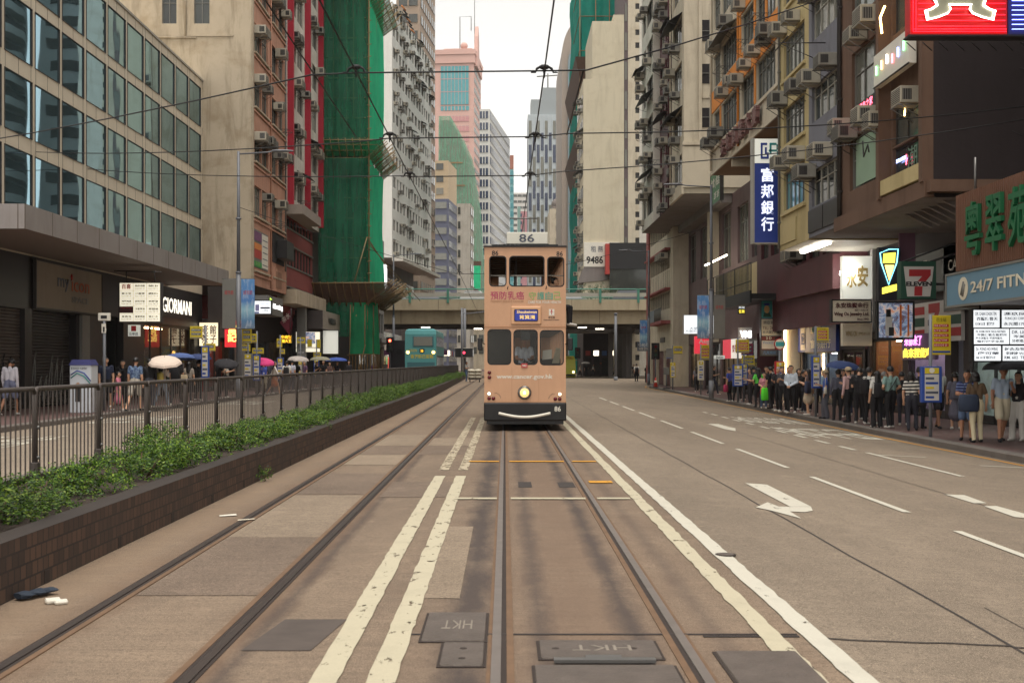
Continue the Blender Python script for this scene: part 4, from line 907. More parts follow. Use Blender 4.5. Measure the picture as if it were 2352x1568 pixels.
def build_brown():
    q = random.Random(51); W_ = 8.; t = right_bld('corner_tenement', 'dark brown tenement whose blank cracked end wall faces the tram tracks', 11, 37.2)
    wa = [(1.1, 3.9, 9.0, 11.4), (.9, 3.9, 7.1, 8.75), (1.1, 3.9, 12.4, 14.6), (1.1, 3.9, 15.2, 17.4)]; wb = [(4.9, 7.7, 7.75, 8.9), (4.9, 7.7, 6.85, 7.7), (4.9, 7.7, 10.9, 12.6), (4.9, 7.7, 13.4, 15.2)]
    b = MB(); shell(b, W_, 12, 6.1, 26, C_BROWN, wa+wb); b.quad((.1,.4,6.2),(W_-.1,.4,6.2),(W_-.1,.4,25.8),(.1,.4,25.8), M_DARK)
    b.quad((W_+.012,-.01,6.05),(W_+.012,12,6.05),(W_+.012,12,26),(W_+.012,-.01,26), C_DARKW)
    b.box(4.5, 4.75, -.35, -.001, 6.3, 26, C_BROWN); b.box(7.75, 8, -.3, -.001, 6.3, 26, C_BROWN); b.box(4.75, 7.75, -.3, -.001, 6.4, 6.82, C_YEL); b.box(-.02, W_+.02, -.25, -.001, 5.9, 6.35, C_BROWN); b.box(W_+.013, W_+.35, -.2, 8, 6.0, 6.3, C_BROWN)
    for k in range(6): b.prism([(4.6+.55*k, .05, 6.09), (4.6+.55*k, 1.2, 6.09), (4.6+.55*k, 1.2, 5.5)], (.12, 0, 0), C_SOFF)
    b.quad((-.02,-.25,5.89),(W_,-.25,5.89),(W_,3.5,5.89),(-.02,3.5,5.89), C_SOFF); b.build('wall', t)
    for op in wa: win(t, op, 3, 1, M_FRG, P_OLD, top=.7)
    for op in wb: win(t, op, 3, 1, M_FRD, P_DARK, top=.35 if op[3]-op[2] > 1 else 0)
    for u, z in ((.7, 9.0), (2.4, 11.45), (3.8, 11.55), (1.4, 8.65), (3.6, 8.7), (4.4, 8.4), (6.9, 8.5), (2.2, 14.7)): ac(t, u, z, -.02, q)
    for u in (4.15, 4.3): pipe(t, u, 6.2, 26, C_BROWN, .045)
    pipe(t, .08, 6.2, 26, M_FRD, .05)
    c = MB(); q2 = random.Random(4)
    for s in range(3):
        y, z = 2.0+.2*s, 7.6+1.6*s; pts = []
        for k in range(9): pts.append((W_+.013, y, z)); y += q2.uniform(.12, .3); z += q2.uniform(-.12, .22)
        c.tube(pts, .008, M_BLACK, 4)
    c.build('wall_crack', t)
    wb_ = MB(); wb_.box(4.8, 7.6, -.5, -.3, 9.45, 10.35, M_WHITE); wb_.tube([(4.8, -.5, 9.45), (7.6, -.5, 9.45)], .03, M_FRD, 4); o = wb_.build('light_board', t)
    cols = [emit('bulb_'+n, c, 4) for n, c in (('green', (.2, 1, .3)), ('red', (1, .15, .2)), ('amber', (1, .6, .2)), ('blue', (.3, .4, 1)), ('white', (1, .9, .8)))]
    for k in range(6): MB().tube([(5.1+.44*k, -.53, 9.75+.05*(k % 3)), (5.1+.44*k, -.53, 10.0+.05*(k % 3))], .02, cols[(k*2) % 5], 5).build('tube_bulb', o)
    n = MB(); n.tube([(5.2, -.4, 10.9), (5.35, -.5, 11.3), (5.45, -.4, 11.6)], .03, emit('amber_neon', (1, .62, .2), 8), 5); n.build('neon_tube', t)
    n = MB(); n.tube([(6.3, -.15, 8.35), (6.5, -.2, 8.6), (6.55, -.2, 8.75)], .022, MATS['amber_neon'], 5); n.build('neon_tube', t)
    d = MB(); d.box(1.5, 3.4, .08, .1, 9.1, 9.75, M_BLACK); e = emit('red_neon_letters', (1, .1, .16), 4); d.text('港島之家', (1.6, .079, 9.45), (1,0,0), (0,0,1), 1.3, .26, e, .004); d.text('immunity lab', (1.6, .079, 9.15), (1,0,0), (0,0,1), 1.5, .22, e, .004); d.build('neon_window_sign', t)
    d = MB(); d.box(1.3, 3.2, .08, .1, 7.2, 8.65, std('pale_green_poster', S(150,176,150), .6, .2, 1.)); d.tube([(2., .075, 8.5), (2.1, .07, 8.0), (2.5, .075, 8.3), (2.6, .07, 8.05)], .03, M_FRD, 4); d.build('window_poster', t)
    d = MB(); g = std('jade_letters', S(110, 140, 124), .5); d.text('潮泰', (5.9, .075, 6.95), (1,0,0), (0,0,1), 1.6, .6, g, .006); d.text('STAR & MOON', (5.0, .075, 7.28), (1,0,0), (0,0,1), .75, .1, emit('blue_neon_letters', (.4, .5, 1), 4), .006); d.text('泰', (5.75, .074, 7.1), (1,0,0), (0,0,1), .12, .3, e, .006); d.build('window_lettering', t)
    lowers(t, W_, -.2, 6.1, 3.5, [(.2, 1.2, -.2, 3.3), (1.7, 7.8, -.2, 3.0)])
    shop(t, 1.7, 7.8, -.2, 3.0, 3.6, emit('store_lamp', (.9, 1, .96), 26), std('store_wall_pale', S(196, 204, 200), .5), .9, 3.5, 61)
    e_ = MB(); e_.box(.1, 7.9, 3.3, 3.49, 3.3, 5.4, std('faded_shop_board', S(126, 126, 122), .7, .2, 1.2, weather=.4)); e_.text('CAFE', (.5, 3.295, 4.6), (1,0,0), (0,0,1), 1.2, .35, M_WHITE, .004); e_.disc((5.2, 3.3, 4.7), .38, (0,-1,0), M_GREYL, 20, .006); e_.build('shop_board', t)
    return t
build_brown()
def build_greyblue():
    q = random.Random(52); W_ = 4.; t = right_bld('narrow_tenement', 'narrow grey blue tenement with dented panels under its lowest windows', 11, 41.2)
    ops = [(.4, 3.6, 7.2, 8.5), (.4, 3.6, 10.2, 11.5), (.4, 3.6, 13.1, 14.5), (.4, 3.6, 16, 17.4)]
    b = MB(); shell(b, W_, 12, 6.15, 26.5, C_GREYB, ops); b.quad((.1,.4,6.2),(W_-.1,.4,6.2),(W_-.1,.4,26),(.1,.4,26), M_DARK); b.quad((0,0,6.14),(W_,0,6.14),(W_,3.5,6.14),(0,3.5,6.14), C_SOFF)
    b.box(.1, 1.95, -.06, -.001, 6.3, 7.1, M_FRD); b.box(2.05, 3.9, -.06, -.001, 6.3, 7.1, M_FRD); b.build('wall', t)
    for op in ops: win(t, op, 4, 1, M_FRW, P_OLD, top=.4)
    for u, z in ((.6, 8.2), (2.6, 8.6), (1.2, 11.4), (3.2, 11.5), (.8, 14.5), (3.1, 14.6)): ac(t, u, z, 0, q)
    MB().tube([(2.2, -.02, 12.6), (2.2, -1.6, 12.6)], .02, M_FRD, 4).tube([(1., -1.5, 12.6), (3., -1.5, 12.6)], .03, M_FRD, 4).tube([(2.2, 0, 11.9), (2.2, -1.5, 12.55)], .015, M_FRD, 4).build('sign_bracket', t)
    pipe(t, 3.9, 6.3, 26, M_FRD, .05); lowers(t, W_, -.2, 6.15, 3.5, [(.3, 3.7, -.2, 3.0)]); shop(t, .3, 3.7, -.2, 3.0, 3.6, emit('pink_shop_lamp', (1, .75, .92), 22), std('claw_shop_wall', S(190,186,200), .5), .7, 2, 62)
    return t
build_greyblue()
def build_yellowed():
    q = random.Random(53); W_ = 4.3; t = right_bld('narrow_tenement', 'narrow yellowed cream tenement with a brightly lit soffit under it', 11, 45.5)
    ops = [(.6, 3.7, 7.6, 9.1), (.6, 3.7, 10.2, 11.6), (.6, 3.7, 12.8, 14.3), (.6, 3.7, 15.6, 17.2)]
    b = MB(); shell(b, W_, 12, 6.1, 27, C_YEL, ops); b.quad((.1,.4,6.2),(W_-.1,.4,6.2),(W_-.1,.4,26.5),(.1,.4,26.5), M_DARK)
    for z in (7.4, 10.0, 12.6, 15.4): b.box(.4, 3.9, -.1, -.001, z, z+.1, C_YEL)
    b.box(.2, 2.6, -.05, -.001, 6.3, 7.15, C_YEL); b.quad((0,0,6.09),(W_,0,6.09),(W_,3.5,6.09),(0,3.5,6.09), M_WHITE); b.build('wall', t)
    for op in ops: win(t, op, 5, 1, M_FRG, P_BLUE if op[2] < 8 else P_OLD, top=.4)
    for u, z in ((1.2, 9.2), (3.4, 9.1), (.9, 11.7), (3.6, 11.6), (2.8, 14.4), (.8, 14.5)): ac(t, u, z, 0, q)
    MB().box(.4, W_-.3, .7, .9, 5.98, 6.06, E_TUBE).build('soffit_lamp', t); MB().box(.6, 1.6, 2.2, 2.5, 5.1, 5.25, emit('flood_lamp', (1,.97,.9), 14)).build('flood_lamp', t)
    pipe(t, .1, 6.2, 27, M_FRG, .05); lowers(t, W_, -.2, 6.1, 3.5, [(.3, 4, -.2, 2.6)]); shop(t, .3, 4, -.2, 2.6, 3.6, emit('jewel_lamp', (1, .7, .4), 22), std('jewellery_shop_wall', S(150, 110, 80), .5), .6, 2, 63)
build_yellowed()
def build_orange():
    q = random.Random(54); W_ = 15.; t = right_bld('orange_tenement', 'orange and cream tenement cantilevered over dark red lower floors', 11, 60.5)
    ops = []
    for z in (13.0, 16.0, 19.1, 22.2):
        ops += [(.5, 2.4, z, z+1.7), (2.7, 6.6, z, z+1.7), (7.6, 10.4, z, z+1.7), (10.7, 14.2, z, z+1.7)]
    b = MB(); shell(b, W_, 12, 11.6, 28, C_PALE, ops); b.quad((.1,.4,11.7),(W_-.1,.4,11.7),(W_-.1,.4,27.5),(.1,.4,27.5), M_DARK)
    b.quad((0,0,11.59),(W_,0,11.59),(W_,2.5,11.59),(0,2.5,11.59), std('ochre_soffit', S(150, 122, 96), .85, .1, 1.))
    for u in (4.9, 9.8): b.box(u, u+.25, .05, 2.3, 11.2, 11.58, C_PALE)
    b.box(-.02, W_, -.08, -.001, 11.55, 11.75, C_PALE); b.box(-.02, W_, -.1, -.001, 12.75, 12.9, C_PALE); b.build('wall', t)
    o = MB()
    for z in (14.75, 17.8, 20.9): o.box(7.3, W_-.1, -.05, -.002, z, z+1.2, C_ORG); o.box(.2, 6.9, -.05, -.002, z+.05, z+1.15, C_ORG if z < 16 else C_PALE)
    for z in (16.0, 19.1): 
        for u in (7.3, 10.42, 12.6): o.box(u, u+.26, -.06, -.002, z-.1, z+1.75, C_ORG)
    o.box(2.42, 2.68, -.05, -.002, 13, 14.7, C_ORG); o.box(10.42, 10.68, -.05, -.002, 13, 14.7, C_ORG); o.build('orange_panels', t)
    for op in ops: win(t, op, max(2, int((op[1]-op[0])/.62)), 1, M_FRG, P_OLD, top=.5)
    for u, z in ((.9, 12.9), (3.0, 13.0), (4.4, 14.75), (6.2, 14.9), (7.9, 14.5), (9.6, 14.8), (11.4, 14.9), (13.4, 14.8), (13.9, 15.0), (2.2, 17.6), (8.4, 17.8), (12, 18.), (5.4, 17.9)): ac(t, u, z, -.05, q)
    hood(t, 2.6, 6.8, 17.95, M_FRG, .7, .35); rack(t, 8, 16.1, 1.6); rack(t, 11.5, 16.2, 1.6); rack(t, 4, 16.0, 1.4)
    pipe(t, 7.1, 11.8, 28, C_ORG, .06); pipe(t, .12, 11.8, 28, C_PALE, .06)
    ml_ = std('mauve_letters', S(124, 88, 84), .6, .1)
    for k, ch in enumerate('金城商業大廈'): MB().text(ch, (3.8+1.45*k, -.12, 11.85), (1,0,0), (0,0,1), .95, .85, ml_, .18, .02).build('fascia_letter', t)
    p = MB(); wins = [(8.2, 9.9, 6.2, 10.3), (10.4, 12.0, 6.2, 10.3), (12.5, 14.4, 6.2, 10.3), (1., 2.6, 7.0, 10.4), (3.2, 4.8, 7., 10.4), (5.6, 7.2, 7., 10.4)]
    gridface(p, (0, 2.4, 0), (1,0,0), (0,1,0), W_, 3.2, 11.6, wins, C_MAR, .25); p.quad((.1,2.9,3.3),(W_,2.9,3.3),(W_,2.9,11.5),(.1,2.9,11.5), M_DARK); p.box(5.5, W_, 2.1, 2.39, 4.6, 6.0, C_MAR); p.quad((W_,2.4,3.2),(W_,9,3.2),(W_,9,11.6),(W_,2.4,11.6), C_MAR); p.quad((0,2.4,-.2),(0,9,-.2),(0,9,11.6),(0,2.4,11.6), C_MAR); p.build('podium_wall', t)
    for op in wins: win(t, op, 2, 1, M_FRD, P_GREY, top=1.2, y0=2.4, d=.25)
    for u in (8.2, 9.0): ac(t, u, 6.3, 2.4, q)
    gw = MB(); gridface(gw, (0, 3.4, 0), (1,0,0), (0,1,0), W_, -.2, 4.6, [(5.4, 11.2, -.2, 2.2), (11.6, 14.7, -.2, 2.2), (.6, 4.2, -.2, 2.6)], C_DWALL, .25); gw.bbox(4.5, 5.1, 2.6, 3.39, -.2, 4.6, C_PALE, .03); gw.build('ground_floor_wall', t)
    MB().box(5.12, 5.18, 2.58, 2.66, -.1, 4.2, E_WARM).build('strip_lamp', t)
    shop(t, 5.4, 11.2, -.2, 2.2, 3.5, E_COOL, std('bank_wall', S(150,156,168), .5), .25, 3, 64); shop(t, 11.6, 14.7, -.2, 2.2, 3.5, E_WARM, None, .7, 2.5, 65); shop(t, .6, 4.2, -.2, 2.6, 3.5, E_TUBE, None, .8, 2.5, 66)
    # terrace balcony of black steel and pale slats
    bl = MB(); bl.box(-6.5, 5.4, .9, 2.39, 4.75, 5.0, M_BLACK); bl.box(-6.5, 5.4, .85, .95, 4.55, 5.15, M_BLACK); sl = std('slat_olive', S(84, 82, 62), .7, .2)
    for k in range(30): u = -3.8+.3*k; bl.box(u, u+.1, .9, .93, 5.15, 6.45, sl if k % 7 else M_BLACK)
    for z in (5.6, 6.5): bl.tube([(-6.5, .92, z), (5.4, .92, z)], .025, M_BLACK, 4)
    for u in (-6.5, -4.5, -1.5, 1.5, 5.35): bl.tube([(u, .92, 5), (u, .92, 6.5)], .03, M_BLACK, 4)
    bl.build('terrace_balcony', t)
    return t
build_orange()
def build_maroon():
    q = random.Random(55); W_ = 21.5; t = right_bld('curved_tenement', 'white tenement with a maroon recess and a blank cream end wall', 11, 91.5)
    z1 = 34; near_ = [(1.1, 2.0, 16.1, 17.3), (1.1, 2.0, 18.8, 20.0), (1.1, 2.0, 21.4, 22.7), (1.1, 2.0, 24.2, 25.5)]
    zs = [12.9+2.9*k for k in range(7)]
    opA = [(a, a+1.8, z, z+1.6) for z in zs for a in (.8, 3.2, 5.0)]; opB = [(a, a+1.9, z, z+1.6) for z in zs for a in (.5, 3.2, 6.)]; opC = [(.7, 4.2, z, z+1.75) for z in zs]
    b = MB(); shell(b, 7, 9, 12.05, z1, C_WHITE, [o for o in opA if o[1] < 6.9]); shell(b, 5, 9, 12.05, z1, C_PALE, opC, x0=16.5); b.quad((.1,.4,12.2),(6.9,.4,12.2),(6.9,.4,33),(.1,.4,33), M_DARK); b.quad((16.6,.4,12.2),(21.4,.4,12.2),(21.4,.4,33),(16.6,.4,33), M_DARK)
    b.box(16.4, 21.6, -.15, -.001, 12.0, 12.5, C_PALE); b.box(21.5, 21.62, -.1, 4, 12.4, 14.9, C_PALE); b.box(21.5, 21.66, -.1, 4, 15.0, 15.2, C_PALE); b.box(21.5, 21.62, .9, 1.1, 15.2, 33, C_PALE)
    b.box(21.5, 21.56, 1.12, 3, 17.9, 18.05, C_PALE)
    b.build('wall', t)
    m = MB(); shell(m, 9.5, 8, 12.05, z1-.5, C_MAR, [(a, b_, c, d) for a, b_, c, d in opB], y0=.5, x0=7.0); m.quad((7.1,.9,12.2),(16.4,.9,12.2),(16.4,.9,33),(7.1,.9,33), M_DARK)
    m.build('maroon_wall', t)
    for op in opA:
        if op[1] < 6.9: win(t, op, 2, 1, M_FRG, P_GREY, top=.4)
    for op in opB: win(t, op, 2, 1, M_FRW, P_GREY, top=.4, y0=.5, x0=7.)
    for op in opC: win(t, op, 4, 1, M_FRG, P_GREY, top=.4, x0=16.5)
    for op in near_:
        f = MB(); f.box(21.5, 21.53, op[0], op[1], op[2], op[3], M_DARK); f.box(21.53, 21.56, op[0]+.45, op[0]+.5, op[2], op[3], M_FRG); f.box(21.53, 21.57, op[0], op[1], op[2]+.6, op[2]+.64, M_FRG); f.build('window', t)
    for k, z in enumerate(zs):
        for u in (1.2, 3.5, 5.6, 8.0, 9.4, 11., 13.5, 15.2, 17.5, 19.6):
            if q.random() < .75: ac(t, u, z+q.choice((-.4, 1.3, 1.5)), .5 if 7 < u < 16.5 else 0, q)
    for u0, u1, z in ((17.1, 20.9, 17.6), (17.1, 20.9, 23.4), (3, 7, 16.2), (3, 7, 22), (8, 12, 19.5), (.6, 2.8, 25), (13, 16, 25)): hood(t, u0, u1, z, M_BLACK, .9, .6, .5 if u0 > 7 and u1 < 16.6 else 0)
    for u in (3, 9, 13, 17.6): rack(t, u, rng.choice(zs)+.2, 1.8, .8)
    pipe(t, 12, 12.2, 33, C_MAR, .06, .42); pipe(t, 16.3, 12.2, 33, C_PALE, .06)
    p = MB(); wins = [(1., 4., 7.6, 11.2), (5., 8., 7.6, 11.2), (10., 13., 7.6, 11.2), (14., 17., 7.6, 11.2), (18., 21, 7.6, 11.2), (23, 26, 7.6, 11.), (27, 30, 7.6, 11.)]
    gridface(p, (0, 3., 0), (1,0,0), (0,1,0), 31., -.2, 12.04, wins+[(5.2, 11, -.2, 3.), (11.6, 17.5, -.2, 3.), (18, 24, -.2, 3.), (24.6, 30.4, -.2, 3.0)], std('mauve_grey_render', S(112, 92, 92), .8, .12, 1., weather=.3), .25); p.quad((.1,3.4,3.3),(31,3.4,3.3),(31,3.4,12),(.1,3.4,12), M_DARK)
    p.box(0, 21.4, 2.2, 2.99, 11.5, 12.03, C_SOFF); p.box(4.2, 4.8, 1.8, 2.99, -.2, 12, C_PALE); p.box(16.6, 17.1, 2.3, 2.99, 3, 12, C_PALE); p.quad((0,0,12.03),(W_,0,12.03),(W_,3,12.03),(0,3,12.03), C_SOFF); p.build('podium_wall', t)
    for op in wins: win(t, op, 2, 1, M_FRG, P_GREY, top=1., y0=3., d=.25)
    y_ = MB(); y_.box(20.5, 30.8, 2.85, 2.99, 5.2, 7.2, std('lit_yellow_board', S(214, 190, 140), .6, .1)); y_.build('fascia_board', t)
    for k in range(4): MB().tube([(18.2+1.9*k, 1.9, 7.9), (19.6+1.9*k, 1.9, 7.9)], .05, emit('warm_tube', (1,.9,.7), 8), 6).build('tube_lamp', t)
    for a, b_, s in ((5.2, 11, 71), (11.6, 17.5, 72), (18, 24, 73), (24.6, 30.4, 74)): shop(t, a, b_, -.2, 3., 3.1, (E_TUBE, E_WARM, E_COOL, E_WARM)[s % 4], (None, M_SHOPL)[s % 2], .6, 2.5, s)
    return t
build_maroon()
def build_white_band():
    t = right_bld('low_corner_building', 'low corner block of white bands and ribbon windows with a dusty pink end', 13, 103.5)
    W_ = 15.5; wins = [(1.9+1.05*k, 2.85+1.05*k, z, z+1.35) for k in range(12) for z in (5.95, 9.1, 11.9)]
    b = MB(); shell(b, W_, 9, 4.9, 14.3, C_PALE, wins); b.quad((.1,.4,5),(W_-.1,.4,5),(W_-.1,.4,14),(.1,.4,14), M_DARK); b.box(-.01, 1.6, -.15, -.002, -.2, 14.3, C_RED); b.box(W_-.6, W_, -.12, -.002, -.2, 14.3, C_PALE)
    for z in (7.45, 10.55, 13.3): b.box(1.6, W_-.6, -.55, -.002, z-.06, z+.06, C_RED)
    for k in range(13): b.box(1.9+1.05*k-.02, 1.9+1.05*k+.01, -.02, -.002, 7.55, 9.0, C_JOINT)
    for z in (3.2, 6.4, 9.6): b.box(.6, .8, -.16, -.151, z, z+1.6, M_DARK)
    b.build('wall', t)
    for op in wins: win(t, op, 1, 1, M_FRD, P_DARK, whole=True)
    q = random.Random(5)
    for u in (10.5, 11.8, 13.2): ac(t, u, 9.9, -.1, q)
    r = MB(); r.box(6.5, 14.6, -.8, -.002, 4.7, 4.95, C_RED); r.box(6.5, 10.5, -.82, -.78, 4.95, 5.9, std('grey_blue_panel', S(110,120,128), .6))
    for k in range(18): r.tube([(10.6+.22*k, -.8, 4.95), (10.6+.22*k, -.8, 5.9)], .015, M_FRG, 4)
    r.tube([(10.5, -.8, 5.92), (14.6, -.8, 5.92)], .03, M_FRG, 4); r.build('balcony', t)
    g = MB(); gridface(g, (0,0,0), (1,0,0), (0,1,0), W_, -.2, 4.9, [(2.2, 5.8, -.2, 2.6), (6.2, 10.2, -.2, 2.6), (10.6, 14.4, -.2, 2.6)], C_PALE, .3); g.quad((0,0,-.2),(0,9,-.2),(0,9,4.9),(0,0,4.9), C_RED); g.box(8.5, 11, -.06, -.002, 3.3, 3.7, M_FRD); g.quad((.1,1.2,-.2),(W_,1.2,-.2),(W_,1.2,4.88),(.1,1.2,4.88), M_DARK); g.build('ground_floor_wall', t)
    for a, b_ in ((2.2, 5.8), (6.2, 10.2), (10.6, 14.4)): shutter(t, a, b_, -.2, 2.6, .2, std('maroon_shutter', S(98, 38, 40), .5, .15))
build_white_band()
def build_gym_corner():
    t = right_bld('canopied_building', 'near building whose blue canopy sign juts over the bus queue', 14.6, 28.6)
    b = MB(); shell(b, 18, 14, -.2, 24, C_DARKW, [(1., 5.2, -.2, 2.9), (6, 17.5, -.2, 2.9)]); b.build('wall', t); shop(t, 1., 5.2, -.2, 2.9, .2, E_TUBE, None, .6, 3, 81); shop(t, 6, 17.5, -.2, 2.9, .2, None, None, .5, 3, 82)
    c = MB(); c.box(1.05, 18, -3.8, 0, 2.98, 3.78, std('canopy_underside', S(90, 84, 82), .7, .15)); c.build('canopy', t)
build_gym_corner()
# apartment towers down the side street, seen in the glass of the office opposite
C_TOWER = std('tower_render', S(150, 152, 150), .8, .1, .6)
for x, y, h, lab in ((30, 138, 74, 'tall balcony tower down the side street, farther from the road'), (17.5, 153, 80, 'tall balcony tower down the side street, close behind the blank cream wall'), (46, 120, 60, 'broad balcony tower at the far end of the side street')):
    t = T('balcony_tower', lab, 'tower', (x, y, -.2)); b = MB(); b.box(0, 12, 0, 12, 0, h, C_TOWER); b.build('wall', t)
    bl = MB(); wn = MB()
    for k in range(int(h/3)-1):
        z = 4+3*k; bl.loft([[(-1.4*math.sin(math.pi*j/10)-.05, 1+10*j/10, zz) for j in range(11)]+[(0, 11, zz), (0, 1, zz)] for zz in (z, z+1.0)], C_TOWER); wn.box(-.06, .02, 1, 11, z+1.0, z+2.6, P_DARK); wn.box(1, 11, -.06, .02, z+1, z+2.4, P_DARK)
    o = bl.build('balconies', t); o['kind'] = 'stuff'; o = wn.build('window_bands', t); o['kind'] = 'stuff'
# ------------------------------------------------------------------ flyover and everything beyond it
def build_flyover():
    t = T('flyover', 'concrete road flyover with green railings crossing the street behind the tram', 'flyover', (0, 120, 0))
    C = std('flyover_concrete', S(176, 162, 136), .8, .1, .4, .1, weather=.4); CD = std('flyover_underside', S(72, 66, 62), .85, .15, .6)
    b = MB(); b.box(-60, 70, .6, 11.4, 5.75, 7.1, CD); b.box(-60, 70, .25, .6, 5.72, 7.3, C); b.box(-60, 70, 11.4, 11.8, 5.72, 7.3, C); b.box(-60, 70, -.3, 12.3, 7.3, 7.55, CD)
    b.box(-60, 70, -.55, -.2, 7.15, 8.25, C); b.box(-60, 70, 12.1, 12.5, 7.15, 8.25, C)
    for x in range(-56, 70, 7): b.box(x-.02, x+.02, -.56, -.54, 7.15, 8.25, C_JOINT); b.box(x+3-.02, x+3+.02, .24, .26, 5.72, 7.3, C_JOINT)
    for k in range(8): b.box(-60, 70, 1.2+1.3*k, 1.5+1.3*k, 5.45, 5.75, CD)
    b.build('deck', t)
    g = MB(); G = std('green_rail_paint', S(72, 130, 112), .5, .1)
    g.tube([(-60, -.4, 9.35), (70, -.4, 9.35)], .07, G, 6); g.box(-60, 70, -.5, -.3, 8.55, 8.95, std('galvanised_rail', S(168, 164, 152), .5, .1)); g.box(-60, 70, -.52, -.28, 8.25, 8.3, G)
    for x in range(-58, 70, 4): g.box(x-.12, x+.12, -.62, -.2, 7.9, 9.4, G)
    g.tube([(-60, 12.3, 9.2), (70, 12.3, 9.2)], .07, G, 6); o = g.build('railing', t)
    for x, y in ((13.2, 6), (-14.5, 6), (28, 6), (-30, 6)): MB().loft([[(x+r*math.cos(a*math.pi/6)*1.0, y+r*2.2*math.sin(a*math.pi/6), z) for a in range(12)] for r, z in ((.85, -.4), (.85, 4.8), (1.4, 5.5))], CD).build('pier', t)
    for x, y in ((-8.5, 1.8), (8.3, 2.2), (10.6, 7.5), (-3, 7), (3, 3)): MB().box(x-.45, x+.45, y-.2, y+.2, 5.36, 5.44, emit('flyover_lamp', (1, .92, .75), 5)).build('lamp', t)
build_flyover()

def far_tower(name, label, cat, X, Y, rz, w, D, z0, z1, wall, bands=None, pane=None, vert=None, side_bands=None, extra=None):
    """A distant block: volume with recessed-looking storey bands (one window strip per storey, per face)."""
    t = T(name, label, cat, (X, Y, 0), R(rz)); b = MB(); b.box(0, w, 0, D, z0, z1, wall); b.build('wall', t)
    if bands:
        h, fr, m0, m1, piers = bands; z = z1-h; k = 0
        s = MB()
        while z > z0+.5 and k < 90:
            s.box(m0, w-m1, -.12, .02, z+h*(1-fr)/2, z+h*(1+fr)/2, pane)
            n = piers
            for i in range(1, n): x = m0+(w-m0-m1)*i/n; s.box(x-.12, x+.12, -.2, .02, z+h*(1-fr)/2-.02, z+h*(1+fr)/2+.02, wall)
            if side_bands:
                for fx in ((-.12, .02), (w-.02, w+.12)):
                    s.box(fx[0], fx[1], side_bands, D-side_bands, z+h*(1-fr)/2, z+h*(1+fr)/2, pane)
                    for i in range(1, int(D/2.2)): y = side_bands+(D-2*side_bands)*i/int(D/2.2); s.box(fx[0]-.06, fx[1]+.06, y-.16, y+.16, z+h*(1-fr)/2-.02, z+h*(1+fr)/2+.02, wall)
            z -= h; k += 1
        o = s.build('storey_windows', t)
    if extra: extra(t)
    return t

# white residential block on the left, beyond the flyover
def build_white_block():
    q = random.Random(91); t = left_bld('residential_block', 'dirty white apartment block crowded with air conditioners, left of the pink tower', -15.9, 160, -5.9)
    W_ = 33; zs = [17.3+3.05*k for k in range(12)]; ops = []
    for z in zs:
        u = .9
        while u < W_-2: w = q.choice((1.3, 1.6, 2.0)); ops.append((u, u+w, z, z+1.55)); u += w+q.uniform(.5, .9)
    b = MB(); CW = std('bright_white_render', S(238, 235, 228), .8, .05, .6, .1, weather=.15); shell(b, W_, 14, 16.4, 52, CW, ops); b.quad((.1,.4,16.6),(W_-.1,.4,16.6),(W_-.1,.4,51.5),(.1,.4,51.5), M_DARK)
    b.box(-.02, W_, -1.6, -.001, 15.9, 16.4, C_WHITE); b.quad((0,0,16.39),(W_,0,16.39),(W_,3,16.39),(0,3,16.39), C_WHITE); b.box(4, 30, 3, 12, 52, 55, C_WHITE); b.build('wall', t)
    near_ops = [o for o in ops if o[0] < W_]; first = near_ops[:100] if len(near_ops) <= 100 else q.sample(near_ops, 100)
    rest = [o for o in ops if o not in first]
    for op in first: win(t, op, 2, 1, M_FRG, P_GREY, top=.4, whole=True)
    s = MB()
    for a, c, e, f in rest: s.quad((a,.15,e),(c,.15,e),(c,.15,f),(a,.15,f), P_GREY); s.box((a+c)/2-.04, (a+c)/2+.04, .1, .14, e, f, M_FRG)
    o = s.build('window_rows', t); o['kind'] = 'stuff'
    for k in range(95):
        op = q.choice(ops); ac(t, q.uniform(op[0]+.3, op[1]-.2), op[2]+q.choice((-.5, 1.0, 1.1)), 0, q)
    for k in range(16): op = q.choice(ops); hood(t, op[0]-.1, op[1]+.2, op[3]+.3, q.choice((M_FRG, M_BLACK, M_FRD)), .8, .4)
    for k in range(10): op = q.choice(ops); rack(t, op[0], op[2]+.1, 1.4, 1.0)
    cl = MB(); q2 = random.Random(3)
    for k in range(7): cl.tube([(4+k*1.2, -.6, 53+k*.0-.9*k*.25), (5+k*1.2, -1.0, 52.6-.2*k)], .12, M_FRD if k % 3 else M_GOODS[7], 5)
    o = cl.build('rooftop_clutter', t)
    p = MB(); p.box(1, 30, 2.5, 12, -.1, 16.39, C_SOFF); p.build('podium_wall', t)
    for z in (8.5, 11.8): 
        for k in range(12): MB().box(1.3+2.4*k, 3.3+2.4*k, 2.42, 2.52, z, z+2.4, P_DARK).build('window', t)
build_white_block()
BRN = std('taupe_tower', S(170, 150, 132), .8, .08, .3)
far_tower('apartment_tower', 'taupe high-rise with rows of dark bay windows behind the white block', 'tower', -19.6, 205, -6, 4.3, 16.7, 0, 98, BRN, (3.0, .5, .5, .4, 2), P_GREY, side_bands=1.)
def gb(t):
    b = MB(); b.box(.8, 4.1, .6, 13, 37.5, 46, std('beige_tower', S(206, 184, 152), .8, .06)); b.build('upper_storeys', t)
    for k in range(3): MB().box(1.4, 3., .5, .62, 38.6+2.7*k, 40+2.7*k, P_GREY).build('window', t)
GB = std('slate_blue_render', S(108, 112, 132), .75, .08, .3)
